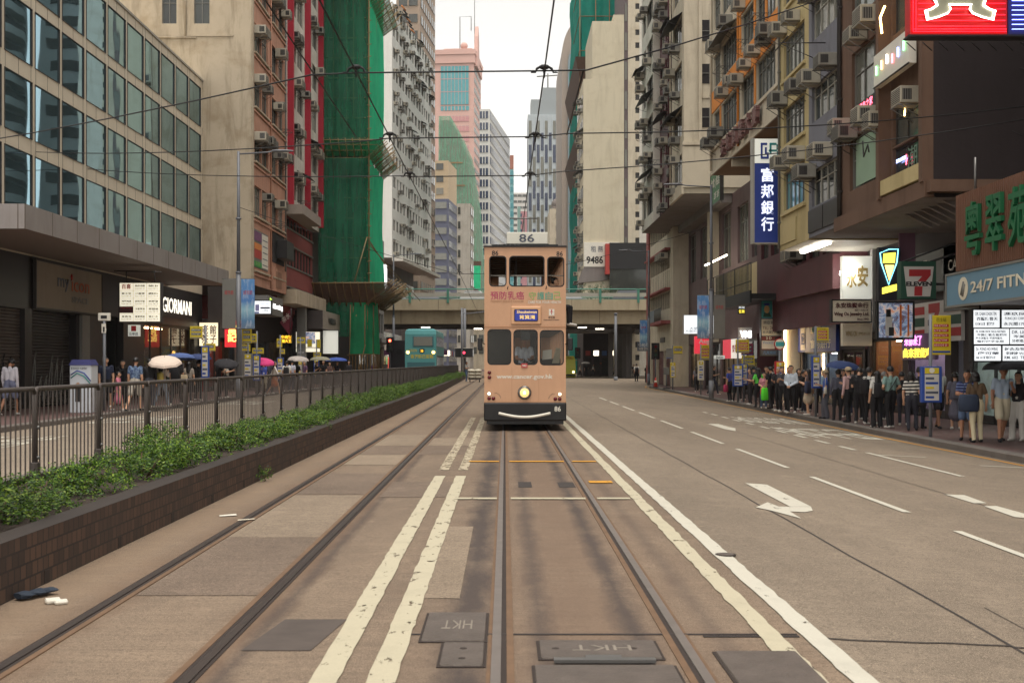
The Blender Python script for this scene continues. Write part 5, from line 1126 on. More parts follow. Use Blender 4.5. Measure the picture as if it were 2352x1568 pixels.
far_tower('slate_tower', 'slate blue apartment tower with pale curtained windows and a beige top', 'tower', -16.6, 250, -6, 4.2, 13.4, 0, 37.5, GB, (2.8, .5, 1.3, .4, 1), panes('lit_curtain_panes', [S(196,192,170), S(170,172,160), S(120,124,124), S(210,206,186)]), side_bands=.8, extra=gb)
PINK = std('pink_tower_stone', S(222, 180, 168), .7, .05, .2); PINKD = std('rose_tower_band', S(212, 156, 156), .7, .05, .2); TQ = panes('turquoise_panes', [S(88,176,184), S(104,188,194), S(78,160,172)], .15)
def pk(t):
    b = MB(); b.box(-.5, 14.3, -.5, 24, 106.5, 111, PINK); b.box(-.8, 14.6, -.8, 24.3, 109.5, 111.2, PINK); b.box(3, 13, 3, 10, 111, 112.5, PINK); b.build('cornice', t)
    b = MB(); b.add([(13.7,2,106),(13.7,10,106),(13.7,8,117),(13.7,6,121),(13.7,4,117),(14.9,2,106),(14.9,10,106),(14.9,8,117),(14.9,6,121),(14.9,4,117)], [(0,1,2,3,4),(5,6,7,8,9),(0,1,6,5),(1,2,7,6),(2,3,8,7),(3,4,9,8),(4,0,5,9)], PINK); b.ball((10, 4, 113.6), 1.3, PINK, 12, 8); b.build('gable', t)
    b = MB(); b.box(2.2, 12.2, -.25, 0, 92, 105.5, TQ)
    for k in range(9): b.box(2.2+k*1.25-.06, 2.2+k*1.25+.06, -.32, -.24, 92, 105.5, PINK)
    for z in (96.5, 101): b.box(2.2, 12.2, -.3, -.24, z-.1, z+.1, PINKD)
    b.build('great_window', t); m = MB(); m.tube([(13.5, 6, 111), (13.5, 6, 136)], .12, M_FRG, 4); m.tube([(8.5, 4, 112), (8.5, 4, 124), (12.5, 4, 124), (12.5, 4, 119)], .15, M_FRG, 4); m.build('mast', t)
def pk2(t):
    s = MB(); z = 88.0
    while z > 20: s.box(2.2, 12.2, -.14, 0, z-1.9, z, PINKD); z -= 3.5
    s.build('rose_bands', t); pk(t)
far_tower('pink_tower', 'tall pink office tower with turquoise glass bands and a pointed gable', 'tower', -24.8, 400, -5, 13.8, 24, 0, 106.5, PINK, (3.5, .45, 2.2, 1.6, 8), TQ, side_bands=3, extra=pk2)
def netted():
    t = T('netted_building', 'stepped building draped in pale green netting below the pink tower', 'building', (-17.8, 300, 0), R(-4)); b = MB()
    pts = [(0,0),(11.2,0),(11.0,26),(9.8,44),(7.6,58),(5.2,63.5),(3.4,66.5),(.3,66.5)]
    b.prism([(x, 0, z) for x, z in pts], (0, 18, 0), N_PALE); b.prism([(x*.95+.2, .4, z*.985) for x, z in pts], (0, 17, 0), std('hidden_concrete', S(150,146,134), .9)); b.build('netting', t)
    s = MB(); s.box(9.6, 11.4, -.6, -.05, 0, 27, N_BRT); s.box(4, 11.6, -.5, -.05, 27, 28.2, M_BAMD); s.prism([(9.4, -1, 21.5), (12.8, -1, 19.4), (12.8, -1, 18.4), (9.4, -1, 20.2)], (0, 10, 0), M_BAMD); s.build('scaffold', t)
    for z in (30, 36, 42, 48, 54): MB().box(.5, 9.5-(z-30)*.12, -.12, -.04, z, z+.35, M_BAMB).build('pole', t)
netted()
far_tower('small_white_block', 'small white block with a blank side below the green netting', 'building', -9.8, 232, -5, 2.7, 6, 0, 34, C_WHITE, (2.9, .5, .2, 2.0, 1), P_GREY, side_bands=.6)
far_tower('curtain_wall_block', 'slim office block with dark glass front and white ledges, right of the pink tower', 'tower', -7.4, 330, -7.5, 3.0, 46, 0, 75, std('white_ledges', S(214, 212, 206), .6, .05), (3.3, .62, .1, .5, 3), P_NAVY, side_bands=.6)
far_tower('teal_tower', 'slender teal glass tower with a brown crown far down the street', 'tower', -.3, 450, 0, 3.6, 10, 0, 78, std('teal_glass', S(120, 180, 184), .3, .05), (3.2, .6, .2, .2, 3), TQ, side_bands=.5, extra=lambda t: MB().box(-.1, 3.7, -.1, 10, 78, 83.5, std('brown_crown', S(176, 120, 104), .8)).build('crown', t))
far_tower('rose_block', 'pale rose and grey block low at the end of the street', 'building', 5.2, 470, 0, 4.4, 10, 0, 64, std('pale_rose', S(196, 140, 146), .8, .05), (3.2, .4, .3, 2.6, 2), P_NAVY, extra=lambda t: MB().box(-.02, 1.2, -.3, 8, 0, 66, std('sage_edge', S(140,170,162), .7)).build('edge_strip', t))
far_tower('pale_tower', 'pale hazy tower behind the end of the street', 'tower', 3.5, 620, 0, 9, 14, 0, 94, std('hazy_white', S(214, 210, 204), .8, .04), (3.2, .4, .6, .6, 3), P_GREY)
def gl(t):
    q = random.Random(3); s = MB(); lt = std('pale_spandrel', S(200, 206, 208), .5, .04)
    for i in range(7):
        x = .25+1.27*i
        for k in range(10):
            z = 78-k*7.6-(3.8 if i % 2 else 0)
            if z > 4: s.box(x+.08, x+.95, -.16, 0, max(0, z-5.6), min(z, 78.5), P_NAVY if (i+k) % 2 else P_GREY)
    s.build('storey_windows', t); s = MB()
    for i in range(8): s.box(.02+1.27*i, .22+1.27*i, -.3, 0, 0, 80, lt)
    s.build('fins', t); MB().box(1, 9.6, 1, 10, 80, 85, std('plant_room', S(158,164,166), .7)).box(4.5, 9.6, 2, 8, 85, 89, MATS['plant_room']).build('plant_room', t); MB().tube([(6.5, 4, 89), (6.5, 4, 94)], .2, M_FRG, 4).tube([(3, 4, 93), (11, 4, 93.5)], .2, M_FRG, 4).build('antenna', t)
    s = MB()
    for k in range(20): s.box(9.2, 9.32, .5, 12, 3+3.8*k, 5.6+3.8*k, P_GREY)
    s.build('side_windows', t)
far_tower('glass_tower', 'pale office tower with staggered navy window strips at the end of the street', 'tower', 7.2, 360, 0, 9.2, 14, 0, 80, std('pale_grey_cladding', S(190, 198, 202), .5, .05), extra=gl)
far_tower('small_cream_block', 'small cream block with a domed water tank beside the glass tower', 'building', 10.3, 262, 0, 4.2, 14, 0, 37, C_PALE, (3, .42, 1.4, 1.2, 2), P_GREY, extra=lambda t: MB().ball((2, 4, 38.5), 1.5, C_SOFF, 10, 6).box(.8, 3.4, 2.6, 5.6, 37, 38, C_SOFF).build('water_tank', t))
# right, beyond the flyover
def build_curved():
    t = T('curved_tower', 'glass tower with a rounded stone-framed top corner', 'tower', (10.6, 212, 0)); fr = std('taupe_frame', S(172, 158, 146), .6, .06); gls = panes('pale_sky_panes', [S(168,190,196), S(156,180,188)], .12)
    def arc(x0, r, zt): return [(x0, 0)]+[(x0+r-r*math.cos(R(a)), zt-r*1.6+r*1.6*math.sin(R(a))) for a in range(0, 91, 9)]+[(9, zt), (9, 0)]
    MB().prism([(x, 0, z) for x, z in arc(0, 4.6, 66)], (0, 24, 0), fr).build('frame', t); MB().prism([(x, -.4, z) for x, z in arc(1.1, 3.2, 62)], (0, .38, 0), gls).build('glazing', t)
    s = MB()
    for k in range(17): s.box(1.2, 9, -.46, -.41, 3.5*k+3, 3.5*k+3.2, fr)
    for x in (2.6, 4.2): s.box(x-.06, x+.06, -.45, -.41, 0, 60, fr)
    s.build('mullions', t)
build_curved()
def build_net_tower():
    t = T('netted_tower', 'tower shrouded in teal green netting behind the blank cream wall', 'tower', (11.2, 166, 0)); N_T = netmat('teal_netting', S(0, 150, 132), S(30, 172, 150), .08, .3)
    MB().box(.4, 9, .5, 28, 0, 62, std('hidden_concrete', S(150,146,134), .9)).build('wall', t)
    n = MB(); cloth(n, (0, 0), (9.4, 0), 0, 62, N_T, .2, 21, 30, .3); cloth(n, (0, 0), (0, 28), 0, 62, N_T, .2, 22, 30, .4, (-1,0,0)); n.build('netting', t)
    s = MB()
    for k in range(12): s.tube([(-.3, -.35, 2+5*k), (9.4, -.35, 2+5*k)], .07, M_BAMB, 4); s.tube([(-.35, -.3, 2+5*k), (-.35, 14, 2+5*k)], .06, M_BAMB, 4)
    for x in (-.3, 2, 4, 6, 8): s.tube([(x, -.4, 0), (x, -.4, 62)], .07, M_BAMB, 4)
    s.build('scaffold', t); s = MB()
    for z in (30, 41.5): s.add([(0,-.3,z),(0,28,z),(-1.0,28,z+4.4),(-1.0,-1.2,z+4.4),(1.2,-.3,z),(1.2,-1.2,z+4.4)], [(0,1,2,3),(0,4,5,3)], M_BAMD)
    s.build('catch_fan', t)
build_net_tower()
def build_cream_block():
    q = random.Random(95); t = T('cream_block', 'cream block with a huge blank wall, a phone number board and side windows', 'building', (9.64, 140, 0)); C = std('blank_cream_wall', S(206, 195, 170), .85, .06, .2, .1, weather=.3)
    b = MB(); b.box(0, 1.1, 0, 12, 6, 36.5, C); b.box(1.1, 3.7, 0, 12, 6, 43.6, C); b.box(3.7, 5.0, .02, 12, 0, 44.4, C); b.box(5.0, 5.5, .1, 12, 0, 50, std('plum_strip', S(98, 84, 84), .7)); b.box(5.5, 6.4, .05, 12, 0, 50, C_PALE); b.box(6.4, 6.9, .2, 12, 0, 50, M_FRD); b.box(6.9, 10, .05, 12, 0, 50, C_WHITE)
    for k in range(30): b.box(6.4, 6.9, .05, .19, 1+1.6*k, 1.9+1.6*k, C_PALE)
    for k in range(12): b.box(5.1, 5.4, .05, .11, 4+3.6*k, 6.2+3.6*k, P_DARK)
    b.box(0, 5, .3, 12, 0, 6, C_DWALL); b.build('wall', t)
    for k in range(10):
        z = 8+2.8*k
        for y in (.6, 3.2, 6.2, 9.4):
            MB().box(-.05, .02, y, y+1.7, z, z+1.5, P_GREY).build('window', t)
            if q.random() < .8: inst(AC[k % 2], 'air_conditioner', t, (0, y+.8, z-.5+q.choice((0, 1.6))), R(-90))
    for k in range(7): z = 7+4.6*k; y = q.uniform(.3, 6); MB().prism([(0, y, z+.6), (-1.0, y, z), (-1.0, y, z-.05), (0, y, z+.5)], (0, 2.4, 0), M_FRD).build('awning', t)
    s = MB(); s.box(.05, 4.4, -.25, -.02, 13.4, 16.4, M_WHITE); s.text('租 務 熱 線', (.9, -.252, 15.2), (1,0,0), (0,0,1), 3.2, .75, M_GREYL, .006, .01); s.text('9486 7138', (.35, -.252, 13.75), (1,0,0), (0,0,1), 4.4, .95, M_INK, .006, .03); s.build('phone_board', t)
    s = MB(); s.prism([(.05, -.2, 13.4), (3.2, -.2, 13.4), (3.0, -.2, 11.8), (-.6, -.2, 11.4)], (0, 3, 0), C_SOFF); s.box(3.1, 7.6, -1.6, -.3, 13.0, 16.2, M_BLACK); s.box(2.6, 3.1, -1.5, -.3, 12.4, 16.1, M_GOODS[0]); s.box(3.1, 7.6, -1.5, -.3, 9.3, 13.0, P_DARK); s.build('signboard_box', t)
    s = MB(); g = emit('far_shop_light', (1, .9, .7), 2.5)
    for k in range(5): s.box(.3+1.0*k, .9+1.0*k, .26, .3, 2.5, 3.1, g if k % 2 else M_GOODS[k]); s.box(.3+1.0*k, 1.0+1.0*k, .2, .3, .2, 2.2, P_DARK)
    s.build('shopfront', t)
build_cream_block()
def low_block(name, label, X, Y, w, D, h, m, seed):
    q = random.Random(seed); t = T(name, label, 'building', (X, Y, -.1)); b = MB(); b.box(0, w, 0, D, 0, h, m); b.build('wall', t)
    s = MB(); z = 3.8
    while z < h-1.5:
        for k in range(int(w/1.6)): s.box(.4+1.6*k, 1.5+1.6*k, -.08, 0, z, z+1.6, P_GREY)
        for k in range(int(D/1.8)): s.box(-.08, 0, .4+1.8*k, 1.7+1.8*k, z, z+1.6, P_GREY); s.box(w, w+.08, .4+1.8*k, 1.7+1.8*k, z, z+1.6, P_GREY)
        z += 2.9
    s.build('windows', t)['kind'] = 'stuff'
    s = MB()
    for k in range(int(D/2.4)):
        for x0, x1 in ((-.1, 0), (w, w+.1)): s.box(x0, x1, .3+2.4*k, 2.2+2.4*k, .3, 2.4, q.choice(M_GOODS+[P_DARK]*4)); s.box(x0*1.6, x1*1.2-x0*.2 if x0 else x1, .3+2.4*k, 2.3+2.4*k, 2.6, 3.2, q.choice(M_GOODS+[MATS['far_shop_light']]))
    s.build('shopfronts', t)['kind'] = 'stuff'
low_block('low_shop_block', 'low shop block glimpsed under the flyover right of the tram', 15.4, 160, 10, 60, 9, C_DWALL, 1)
low_block('low_shop_block', 'long low shop block glimpsed under the flyover behind the bus', -27, 134, 12.6, 24, 12, C_DWALL, 2)
low_block('street_end_block', 'low grey block closing the street below the glass tower', 12, 222, 14, 34, 14, C_SOFF, 3)
low_block('street_end_block', 'low cream block at the far bend left of the tram', -13, 270, 9, 30, 15, C_PALE, 4)
# ------------------------------------------------------------------ signs
def sign(name, label, o, right, up, w, h, body, texts=(), rects=(), depth=.15, frame=None, cat='sign', hang=None, edge=None):
    """A sign board: body with its face at the plane through o (lower left corner), lettering as a part."""
    r = Vector(right).normalized(); u = Vector(up).normalized(); nrm = r.cross(u); o = Vector(o)
    t = T(name, label, cat, o)
    def q(x, y, k): return r*x+u*y+nrm*k
    b = MB(); c = [(0,0),(w,0),(w,h),(0,h)]
    b.loft([[q(x, y, -depth) for x, y in c], [q(x, y, 0) for x, y in c]], edge or body, caps=False); b.poly([q(x, y, 0) for x, y in c], body); b.poly([q(x, y, -depth) for x, y in c][::-1], edge or body)
    b.build('board', t)
    if frame:
        f = MB(); k = frame[1]
        for x0, x1, y0, y1 in ((-k, w+k, -k, 0), (-k, w+k, h, h+k), (-k, 0, 0, h), (w, w+k, 0, h)):
            pts = [(x0,y0),(x1,y0),(x1,y1),(x0,y1)]; f.loft([[q(x, y, -depth*.9) for x, y in pts], [q(x, y, .03) for x, y in pts]], frame[0])
        f.build('frame', t)
    for i, (x0, y0, x1, y1, m) in enumerate(rects):
        k = .004+.0015*i; g = MB(); pts = [(x0*w, y0*h), (x1*w, y0*h), (x1*w, y1*h), (x0*w, y1*h)]; g.loft([[q(x, y, .0005) for x, y in pts], [q(x, y, k) for x, y in pts]], m); g.build('printed_field', t)
    if texts:
        g = MB()
        for tx in texts:
            s, x0, y0, x1, y1, m = tx[:6]; bold = tx[6] if len(tx) > 6 else 0.; k = tx[7] if len(tx) > 7 else .014
            g.text(s, q(x0*w, y0*h, .0145), r, u, (x1-x0)*w, (y1-y0)*h, m, .012, bold)
        g.build('lettering', t)
    if hang: 
        g = MB()
        for a, e in hang: g.tube([Vector(a)-o, Vector(e)-o], .025, M_FRD, 5)
        g.build('bracket', t)
    return t
FR, UP = (1, 0, 0), (0, 0, 1); RS, LS = (0, -1, 0), (0, 1, 0)
def fsign(name, label, x0, y0, x1, y1, Y, body, texts=(), rects=(), **k):
    """Sign that faces up the street, given by where its corners fall."""
    a = P(x0, y1, Y); return sign(name, label, a, FR, UP, (x1-x0)/FPX*Y, (y1-y0)/FPX*Y, body, texts, rects, **k)
def lit(name, c, s): return emit(name, c, s)
E_CREAM = lit('lit_cream_panel', (1, .92, .72), .42); E_WHITE = lit('lit_white_panel', (.93, .97, 1), .5); E_PANEL = lit('lit_soft_panel', (.94, .95, .86), .16)
M_NAVYB = std('bank_blue', S(44, 66, 150), .45, .06); M_TEALB = std('bank_teal', S(60, 150, 150), .45, .06); M_GOLD = std('gold_letters', S(176, 152, 96), .5, .1); M_DRED = std('dark_red_letters', S(104, 26, 32), .5, .08); M_CREAMP = std('cream_sign', S(222, 212, 190), .5, .06, 1, weather=.1)
M_BROWNL = std('brown_letters', S(88, 44, 44), .5, .08); M_SKY = std('banner_blue', S(92, 140, 196), .5, .12, 1.5); M_SIGNY = std('stop_yellow', S(214, 190, 44), .45, .06); M_SIGNB = std('stop_blue', S(44, 76, 156), .45, .06); M_MAROON = std('stop_maroon', S(128, 36, 66), .45, .06)
M_ORANGE = std('orange_letters', S(226, 120, 50), .5, .06); M_GRNL = std('green_letters', S(30, 116, 78), .5, .06)
# neon pawn style sign at the top right
def build_neon():
    Y = 24.; a = P(2090, 80, Y); t = T('neon_sign', 'big red neon box sign with a white tube character over the bus queue', 'neon sign', a)
    w, h = 2.05, 2.5; b = MB(); b.box(0, w, 0, .3, 0, h, std('neon_box_red', S(196, 6, 18), .5, .1)); b.box(w+.02, w+2.2, 0, .3, 0, h, std('neon_box_blue', S(34, 34, 92), .5, .1)); b.box(-.03, w+2.3, -.02, .32, -.04, 0, M_BLACK); b.build('sign_box', t)  # glow of the red tubes put into the box's saturated base colour
    er = emit('red_neon', (1, .015, .03), 1.7); ew = emit('white_neon', (1, .98, .82), 3.); eb = emit('blue_neon', (.2, .26, 1), 3.)
    n = MB()
    for k in range(14): z = .16+.12*k; n.tube([(.16, -.05, z), (w-.06, -.05, z)], .011, er, 5)
    for x in (.05, .11): n.tube([(x, -.05, .06), (x, -.05, h)], .013, er, 5)
    for z in (.05, .1): n.tube([(.05, -.05, z), (w-.04, -.05, z)], .011, er, 5)
    n.build('red_tubes', t); n = MB()
    for k in range(12): n.tube([(w+.08, -.05, .1+.1*k), (w+2.1, -.05, .1+.1*k)], .01, eb, 5)
    n.build('blue_tubes', t)
    c = MB(); pl = std('neon_letter_plate', S(150, 148, 128), .5, .1); cx = 1.02
    outl = [(-.56,2.3),(-.56,.72),(-.52,.66),(-.5,.58),(-.62,.5),(-.74,.47),(-.7,.28),(-.46,.34),(-.26,.42),(-.2,.5),(-.24,.6),(.24,.6),(.2,.5),(.26,.42),(.46,.34),(.7,.28),(.74,.47),(.62,.5),(.5,.58),(.52,.66),(.56,.72),(.56,2.3)]
    c.prism([(cx+x, -.08, z) for x, z in outl], (0, .03, 0), pl); c.build('character_plate', t); n = MB()
    n.tube([(cx+x, -.11, z) for x, z in outl], .018, ew, 6); n.tube([(cx+x*.94, -.105, .6+(z-.6)*.94) for x, z in outl], .008, ew, 5)
    for z in (.86, 1.1, 1.32, 1.56, 1.8): n.tube([(cx-.36, -.11, z), (cx+.36, -.11, z)], .016, ew, 5)
    n.tube([(cx-.38, -.11, 2.2), (cx-.38, -.11, .8), (cx+.38, -.11, .8), (cx+.38, -.11, 2.2)], .014, ew, 5); n.build('character_tubes', t)
    g = MB(); g.tube([(w+2, .3, -.05), (6.4, .3, -.05)], .06, M_BLACK); g.tube([(.4, .3, h), (6.4, .3, h+.6)], .05, M_BLACK)
    for k in range(12): g.tube([(.1+.35*k, .5, -.02), (.3+.35*k, .5, -.2)], .012, M_BLACK, 4)
    g.build('gantry', t)
build_neon()
# near canopy: blue fascia and corrugated board with green letters
sign('fascia_sign', 'dusty blue canopy fascia with pale gym lettering over the queue', (10.7, 27.55, 3.02), RS, UP, 10, .72, std('gym_blue', S(104, 138, 158), .5, .06), [('24/7 FITNESS', .145, .32, .52, .68, M_CREAMP, .012)], depth=.12, frame=(M_FRG, .05), cat='shop sign')
o = MB(); o.disc((0,0,0), .27, (-1,0,0), M_CREAMP, 26, .012); o = o.build('roundel', bpy.data.objects['fascia_sign'], (-.004, -1.0, .36)); MB().tube([(-.016, .1, -.14), (-.016, -.06, .16)], .03, M_FRG, 5).tube([(-.016, .0, -.18), (-.016, -.12, .1)], .03, M_FRG, 5).build('lettering', o)
def build_corrugated():
    t = T('corrugated_sign', 'brown corrugated board with large green raised characters above the blue fascia', 'shop sign', (10.9, 27.4, 3.84)); b = MB(); m = std('brown_corrugated', S(112, 74, 54), .6, .12, 2.)
    n = 110
    for k in range(n): y = -11*k/n; b.prism([(0, y, 0), (-.05, y-.015, 0), (-.05, y-.06, 0), (0, y-.075, 0)], (0, 0, 1.82), m)
    b.box(0, .25, -11.2, 0, 0, 1.82, m); b.build('board', t); M_G = std('green_character_paint', S(26, 100, 62), .45, .1)
    for k, ch in enumerate('粵翠苑酒家'): MB().text(ch, (-.06, -.75-1.15*k, .28), RS, UP, .85, 1.25, M_G, .09, .012).build('character', t)
    MB().tube([(.3, -.3, 1.8), (.3, -.3, 2.7)], .03, M_STEEL).build('post', t)
build_corrugated()
# doctors' plates, convenience store
def drsign():
    Y = 26.2; t = T('doctor_signs', 'stack of backlit white doctor name plates under the blue canopy', 'sign', P(2235, 830, Y)); s = Y/FPX
    MB().box(-.02, 2.6, .02, .2, -.02, 1.22, M_BLACK).build('frame', t)
    rows = [(712, 752, [(2237, 2296, ['DR. CHAN CHUN TIN', '西醫陳晉天', 'ROOM 201室   電梯按2字']), (2302, 2400, ['馮玖園醫館', 'FUNG JIU CHINESE MEDICAL', '永光閣17樓全層'])]), (755, 790, [(2238, 2318, ['DR. SHUM KWOK YAN & PARTNERS', '岑國仁醫生醫務所', '陸文浩醫生 岑迺敏醫生', '電梯按字全層']), (2321, 2400, ['DR. LILY SHUM', '岑美恩醫生', '牙齒矯正科專科'])]), (794, 828, [(2239, 2299, ['Dr. PONG HO-WING', '龐可榮', 'RM. 601室 電梯按6字']), (2304, 2400, ['針灸及物理治療', '李詩詩 WANDA LEE', 'RM. 602  TEL. 2880'])])]
    inkb = std('navy_letters', S(34, 40, 72), .5)
    for y0, y1, cols in rows:
        for x0, x1, lines in cols:
            b = MB(); X0, X1, Z0, Z1 = (x0-2235)*s, (x1-2235)*s, (830-y1)*s, (830-y0)*s; b.box(X0, X1, 0, .03, Z0, Z1, E_WHITE); o = b.build('plate', t); g = MB(); n = len(lines)
            for i, ln in enumerate(lines): hh = (Z1-Z0)*.86/n; zz = Z1-(Z1-Z0)*.07-hh*(i+1); g.text(ln, (X0+.03*(1+i % 2), -.003, zz+hh*.14), FR, UP, (X1-X0-.08)*(.95 if i < 2 else .85), hh*.72, inkb if i < 2 else M_GREYL, .002, .016)
            g.build('lettering', o)
    MB().box(.1, 2.6, .3, .4, 1.3, 1.36, E_TUBE).build('tube_lamp', t)
    MB().tube([(.2, .1, 1.2), (.2, .1, 1.55)], .02, M_BLACK).tube([(2.2, .1, 1.2), (2.2, .1, 1.55)], .02, M_BLACK).build('hanger', t)
drsign()
M_7R = std('store_red', S(172, 40, 44), .5, .06); M_7G = std('store_green', S(32, 74, 58), .5, .06); M_7W = std('store_white', S(206, 200, 194), .5, .06)
def seven(t_, x0, z0, w, h, y, axis):                  # the numeral with its word, drawn in board space
    g = MB()
    def q(px, pz, k=0): return axis(x0+px*w, z0+pz*h, y-k)
    g.loft([[q(px, pz) for px, pz in pts] for pts in ([(0,.74),(0,1),(1,1),(1,.78),(.62,.4),(.6,0),(.24,0),(.26,.42),(.6,.74)],)]+[[q(px, pz, .01) for px, pz in [(0,.74),(0,1),(1,1),(1,.78),(.62,.4),(.6,0),(.24,0),(.26,.42),(.6,.74)]]], M_7R); g.build('numeral', t_)
def store_box():
    Y = 33.; a = P(2070, 686, Y); t = T('store_lightbox', 'dark green box sign with a red numeral seven on a white shield', 'shop sign', a); s = Y/FPX; W_, H_ = 80*s, 86*s
    MB().box(0, W_, 0, .35, 0, H_, M_7G).box(-.03, W_+.03, .02, .33, -.03, 0, M_BLACK).build('box', t); m = MB(); m.prism([(.17*W_, -.012, .06*H_), (.83*W_, -.012, .06*H_), (.93*W_, -.012, .86*H_), (.07*W_, -.012, .86*H_)], (0, .011, 0), M_7W); m.build('shield', t)
    seven(t, .22*W_, .08*H_, .62*W_, .7*H_, -.0125, lambda x, z, y: (x, y, z)); g = MB(); g.box(.13*W_, .87*W_, -.0255, -.023, .33*H_, .46*H_, M_7W); g.text('ELEVEN', (.13*W_, -.026, .335*H_), FR, UP, .74*W_, .12*H_, M_INK, .003, .05); g.build('lettering', t)
    MB().tube([(W_*.9, .17, H_), (W_*.9+1.2, .17, H_+.4)], .04, M_BLACK).tube([(W_*.1, .17, H_), (W_*.1+2.5, .17, H_+.9)], .03, M_BLACK).tube([(W_, .17, H_*.4), (W_+2, .17, H_*.4)], .04, M_BLACK).build('bracket', t)
store_box()
def store_banner():
    t = T('store_banner', 'white store banner with red and green stripes and a red seven above the shop', 'shop sign', (14.35, 40.2, 2.35)); W_, H_ = 4.4, 1.35
    A = lambda x, z, y: (y, -x, z)
    MB().box(0, .12, -W_, 0, 0, H_, M_7W).build('board', t)
    for z0, z1, m in ((.70, .90, M_7R), (.40, .62, M_7G), (.12, .32, M_7R)):
        for x0, x1 in ((0, .29), (.69, 1)): MB().box(-.012, -.001, -x1*W_, -x0*W_, z0*H_, z1*H_, m).build('stripe', t)
    seven(t, .38*W_, .05*H_, .22*W_, .9*H_, -.002, A); g = MB(); g.box(-.02, -.014, -.62*W_, -.37*W_, .40*H_, .57*H_, M_7W); g.text('ELEVEN', (-.021, -.375*W_, .41*H_), RS, UP, .235*W_, .14*H_, M_INK, .003, .04); g.build('lettering', t)
store_banner()
sign('shop_poster', 'grey cafe board beside the round logo above the store banner', (14.3, 39.6, 4.0), RS, UP, 3.6, 1.4, std('cafe_board', S(116,118,116), .6, .2, 1.2), [('CAFE', .08, .6, .3, .8, M_WHITE), ('外賣速遞', .08, .2, .42, .42, M_WHITE)], depth=.1)
# neon ice cream, video poster, claw shop neon
def cone():
    Y = 36.; a = P(2018, 690, Y); s = Y/FPX; t = T('ice_cream_sign', 'black board with a neon outlined ice cream cone', 'neon sign', a); W_, H_ = 50*s, 122*s; MB().box(0, W_, 0, .2, 0, H_, std('cone_board', S(44,42,50), .5, .1)).build('board', t)
    cy_ = emit('cyan_neon', (.25, .8, 1), 2); ye = emit('yellow_neon', (1, .8, .08), 1.2); g = MB(); cx = W_*.45
    g.tube([(cx-.24, -.03, 1.2), (cx-.27, -.03, 1.5), (cx+.02, -.03, 1.62), (cx+.3, -.03, 1.62), (cx+.26, -.03, 1.2), (cx+.0, -.03, .5), (cx-.24, -.03, 1.2)], .016, cy_, 6); g.build('cone_outline', t)
    g = MB(); g.prism([(cx-.18, -.02, 1.18), (cx-.16, -.02, 1.48), (cx+.22, -.02, 1.52), (cx+.2, -.02, 1.18)], (0,.01,0), ye); g.prism([(cx-.12, -.02, 1.12), (cx+.18, -.02, 1.12), (cx+.02, -.02, .62)], (0,.01,0), emit('amber_cone', (1,.6,.15), 2)); g.prism([(cx-.2, -.02, .2), (cx+.26, -.02, .32), (cx+.26, -.02, .52), (cx-.2, -.02, .4)], (0,.01,0), ye); g.build('cone_fill', t)
    sign('pink_board', 'dusty purple board between the ice cream neon and the soffit', P(2066, 600, Y+.3), FR, UP, .5, .9, std('purple_board', S(130, 92, 112), .6), depth=.1)
cone()
def picture(name, cells, strength):
    m, n, b, out = newmat(name); v = coords(n, (1, 1, 1)); vo = noise(n, v, cells, 8, .75, 1.)
    c = mixc(n, ramp(n, vo, [(.42, S(40,44,60)), (.5, S(96,140,176)), (.56, S(196,190,180)), (.62, S(206,120,56))]), S(60,60,70), S(60,60,70), 'MIX') if False else mixc(n, .25, ramp(n, vo, [(.40, S(36,40,58)), (.49, S(96,146,184)), (.56, S(206,200,190)), (.64, S(206,110,46))]), mixc(n, noise(n, v, cells*.6, 3), S(214,120,50), S(60,110,150))); n.links.new(c, b.inputs['Base Color']); n.links.new(c, b.inputs['Emission Color']); b.inputs['Emission Strength'].default_value = strength; b.inputs['Roughness'].default_value = .3; return m
M_PIC = picture('screen_picture', 3.2, .3); M_FOOD = picture('food_picture', 3, .45)
fsign('video_poster', 'lit street poster of a person among orange timber and blue windows', 2018, 696, 2096, 775, 35.5, M_PIC, (), [(.62,.05,.68,.95, M_ORANGE), (.85,.05,.9,.95, M_ORANGE), (.2,.05,.4,.62, M_7W), (.22,.6,.36,.82, M_BLACK), (.3,.05,.45,.3, M_BLACK)], frame=(M_BLACK, .06), cat='screen', depth=.2)
sign('claw_shop_sign', 'pink and yellow neon characters above a glass claw machine shop', (14.3, 41., 1.75), RS, UP, 3.2, .9, std('claw_sign_board', S(120,96,130), .5), [('來都來了', .1, .55, .62, .95, emit('pink_neon', (1,.3,.85), 1.5), .01), ('曲來捏佬吖', .06, .08, .92, .45, MATS['yellow_neon'], .01)], depth=.1, cat='neon sign')
# jewellery boards
fsign('jeweller_sign', 'tall white lit jeweller panel with two gold brush characters', 1935, 588, 2003, 686, 44.2, E_PANEL, [('永', .14, .26, .47, .72, M_GOLD, .025), ('安', .5, .28, .86, .78, M_GOLD, .025)], depth=.3)
fsign('jeweller_box', 'black framed cream box sign naming the jeweller in two scripts', 1912, 690, 2000, 738, 43.4, M_CREAMP, [('永安珠寶金行', .07, .64, .93, .9, M_BROWNL, .02), ('創於一九四二年', .58, .5, .93, .58, M_BROWNL), ('Wing On Jewelry Ltd.', .04, .22, .95, .45, M_BROWNL, .02), ('Since 1942', .64, .06, .94, .16, M_BROWNL, .02)], frame=(M_BLACK, .04), depth=.3)
fsign('jeweller_board', 'lower cream jeweller board with faded gold lettering', 1936, 742, 2003, 794, 44.2, M_CREAMP, [('WING ON', .09, .42, .48, .66, M_GOLD), ('JEWELRY LTD', .53, .44, .92, .6, M_GOLD)], depth=.3)
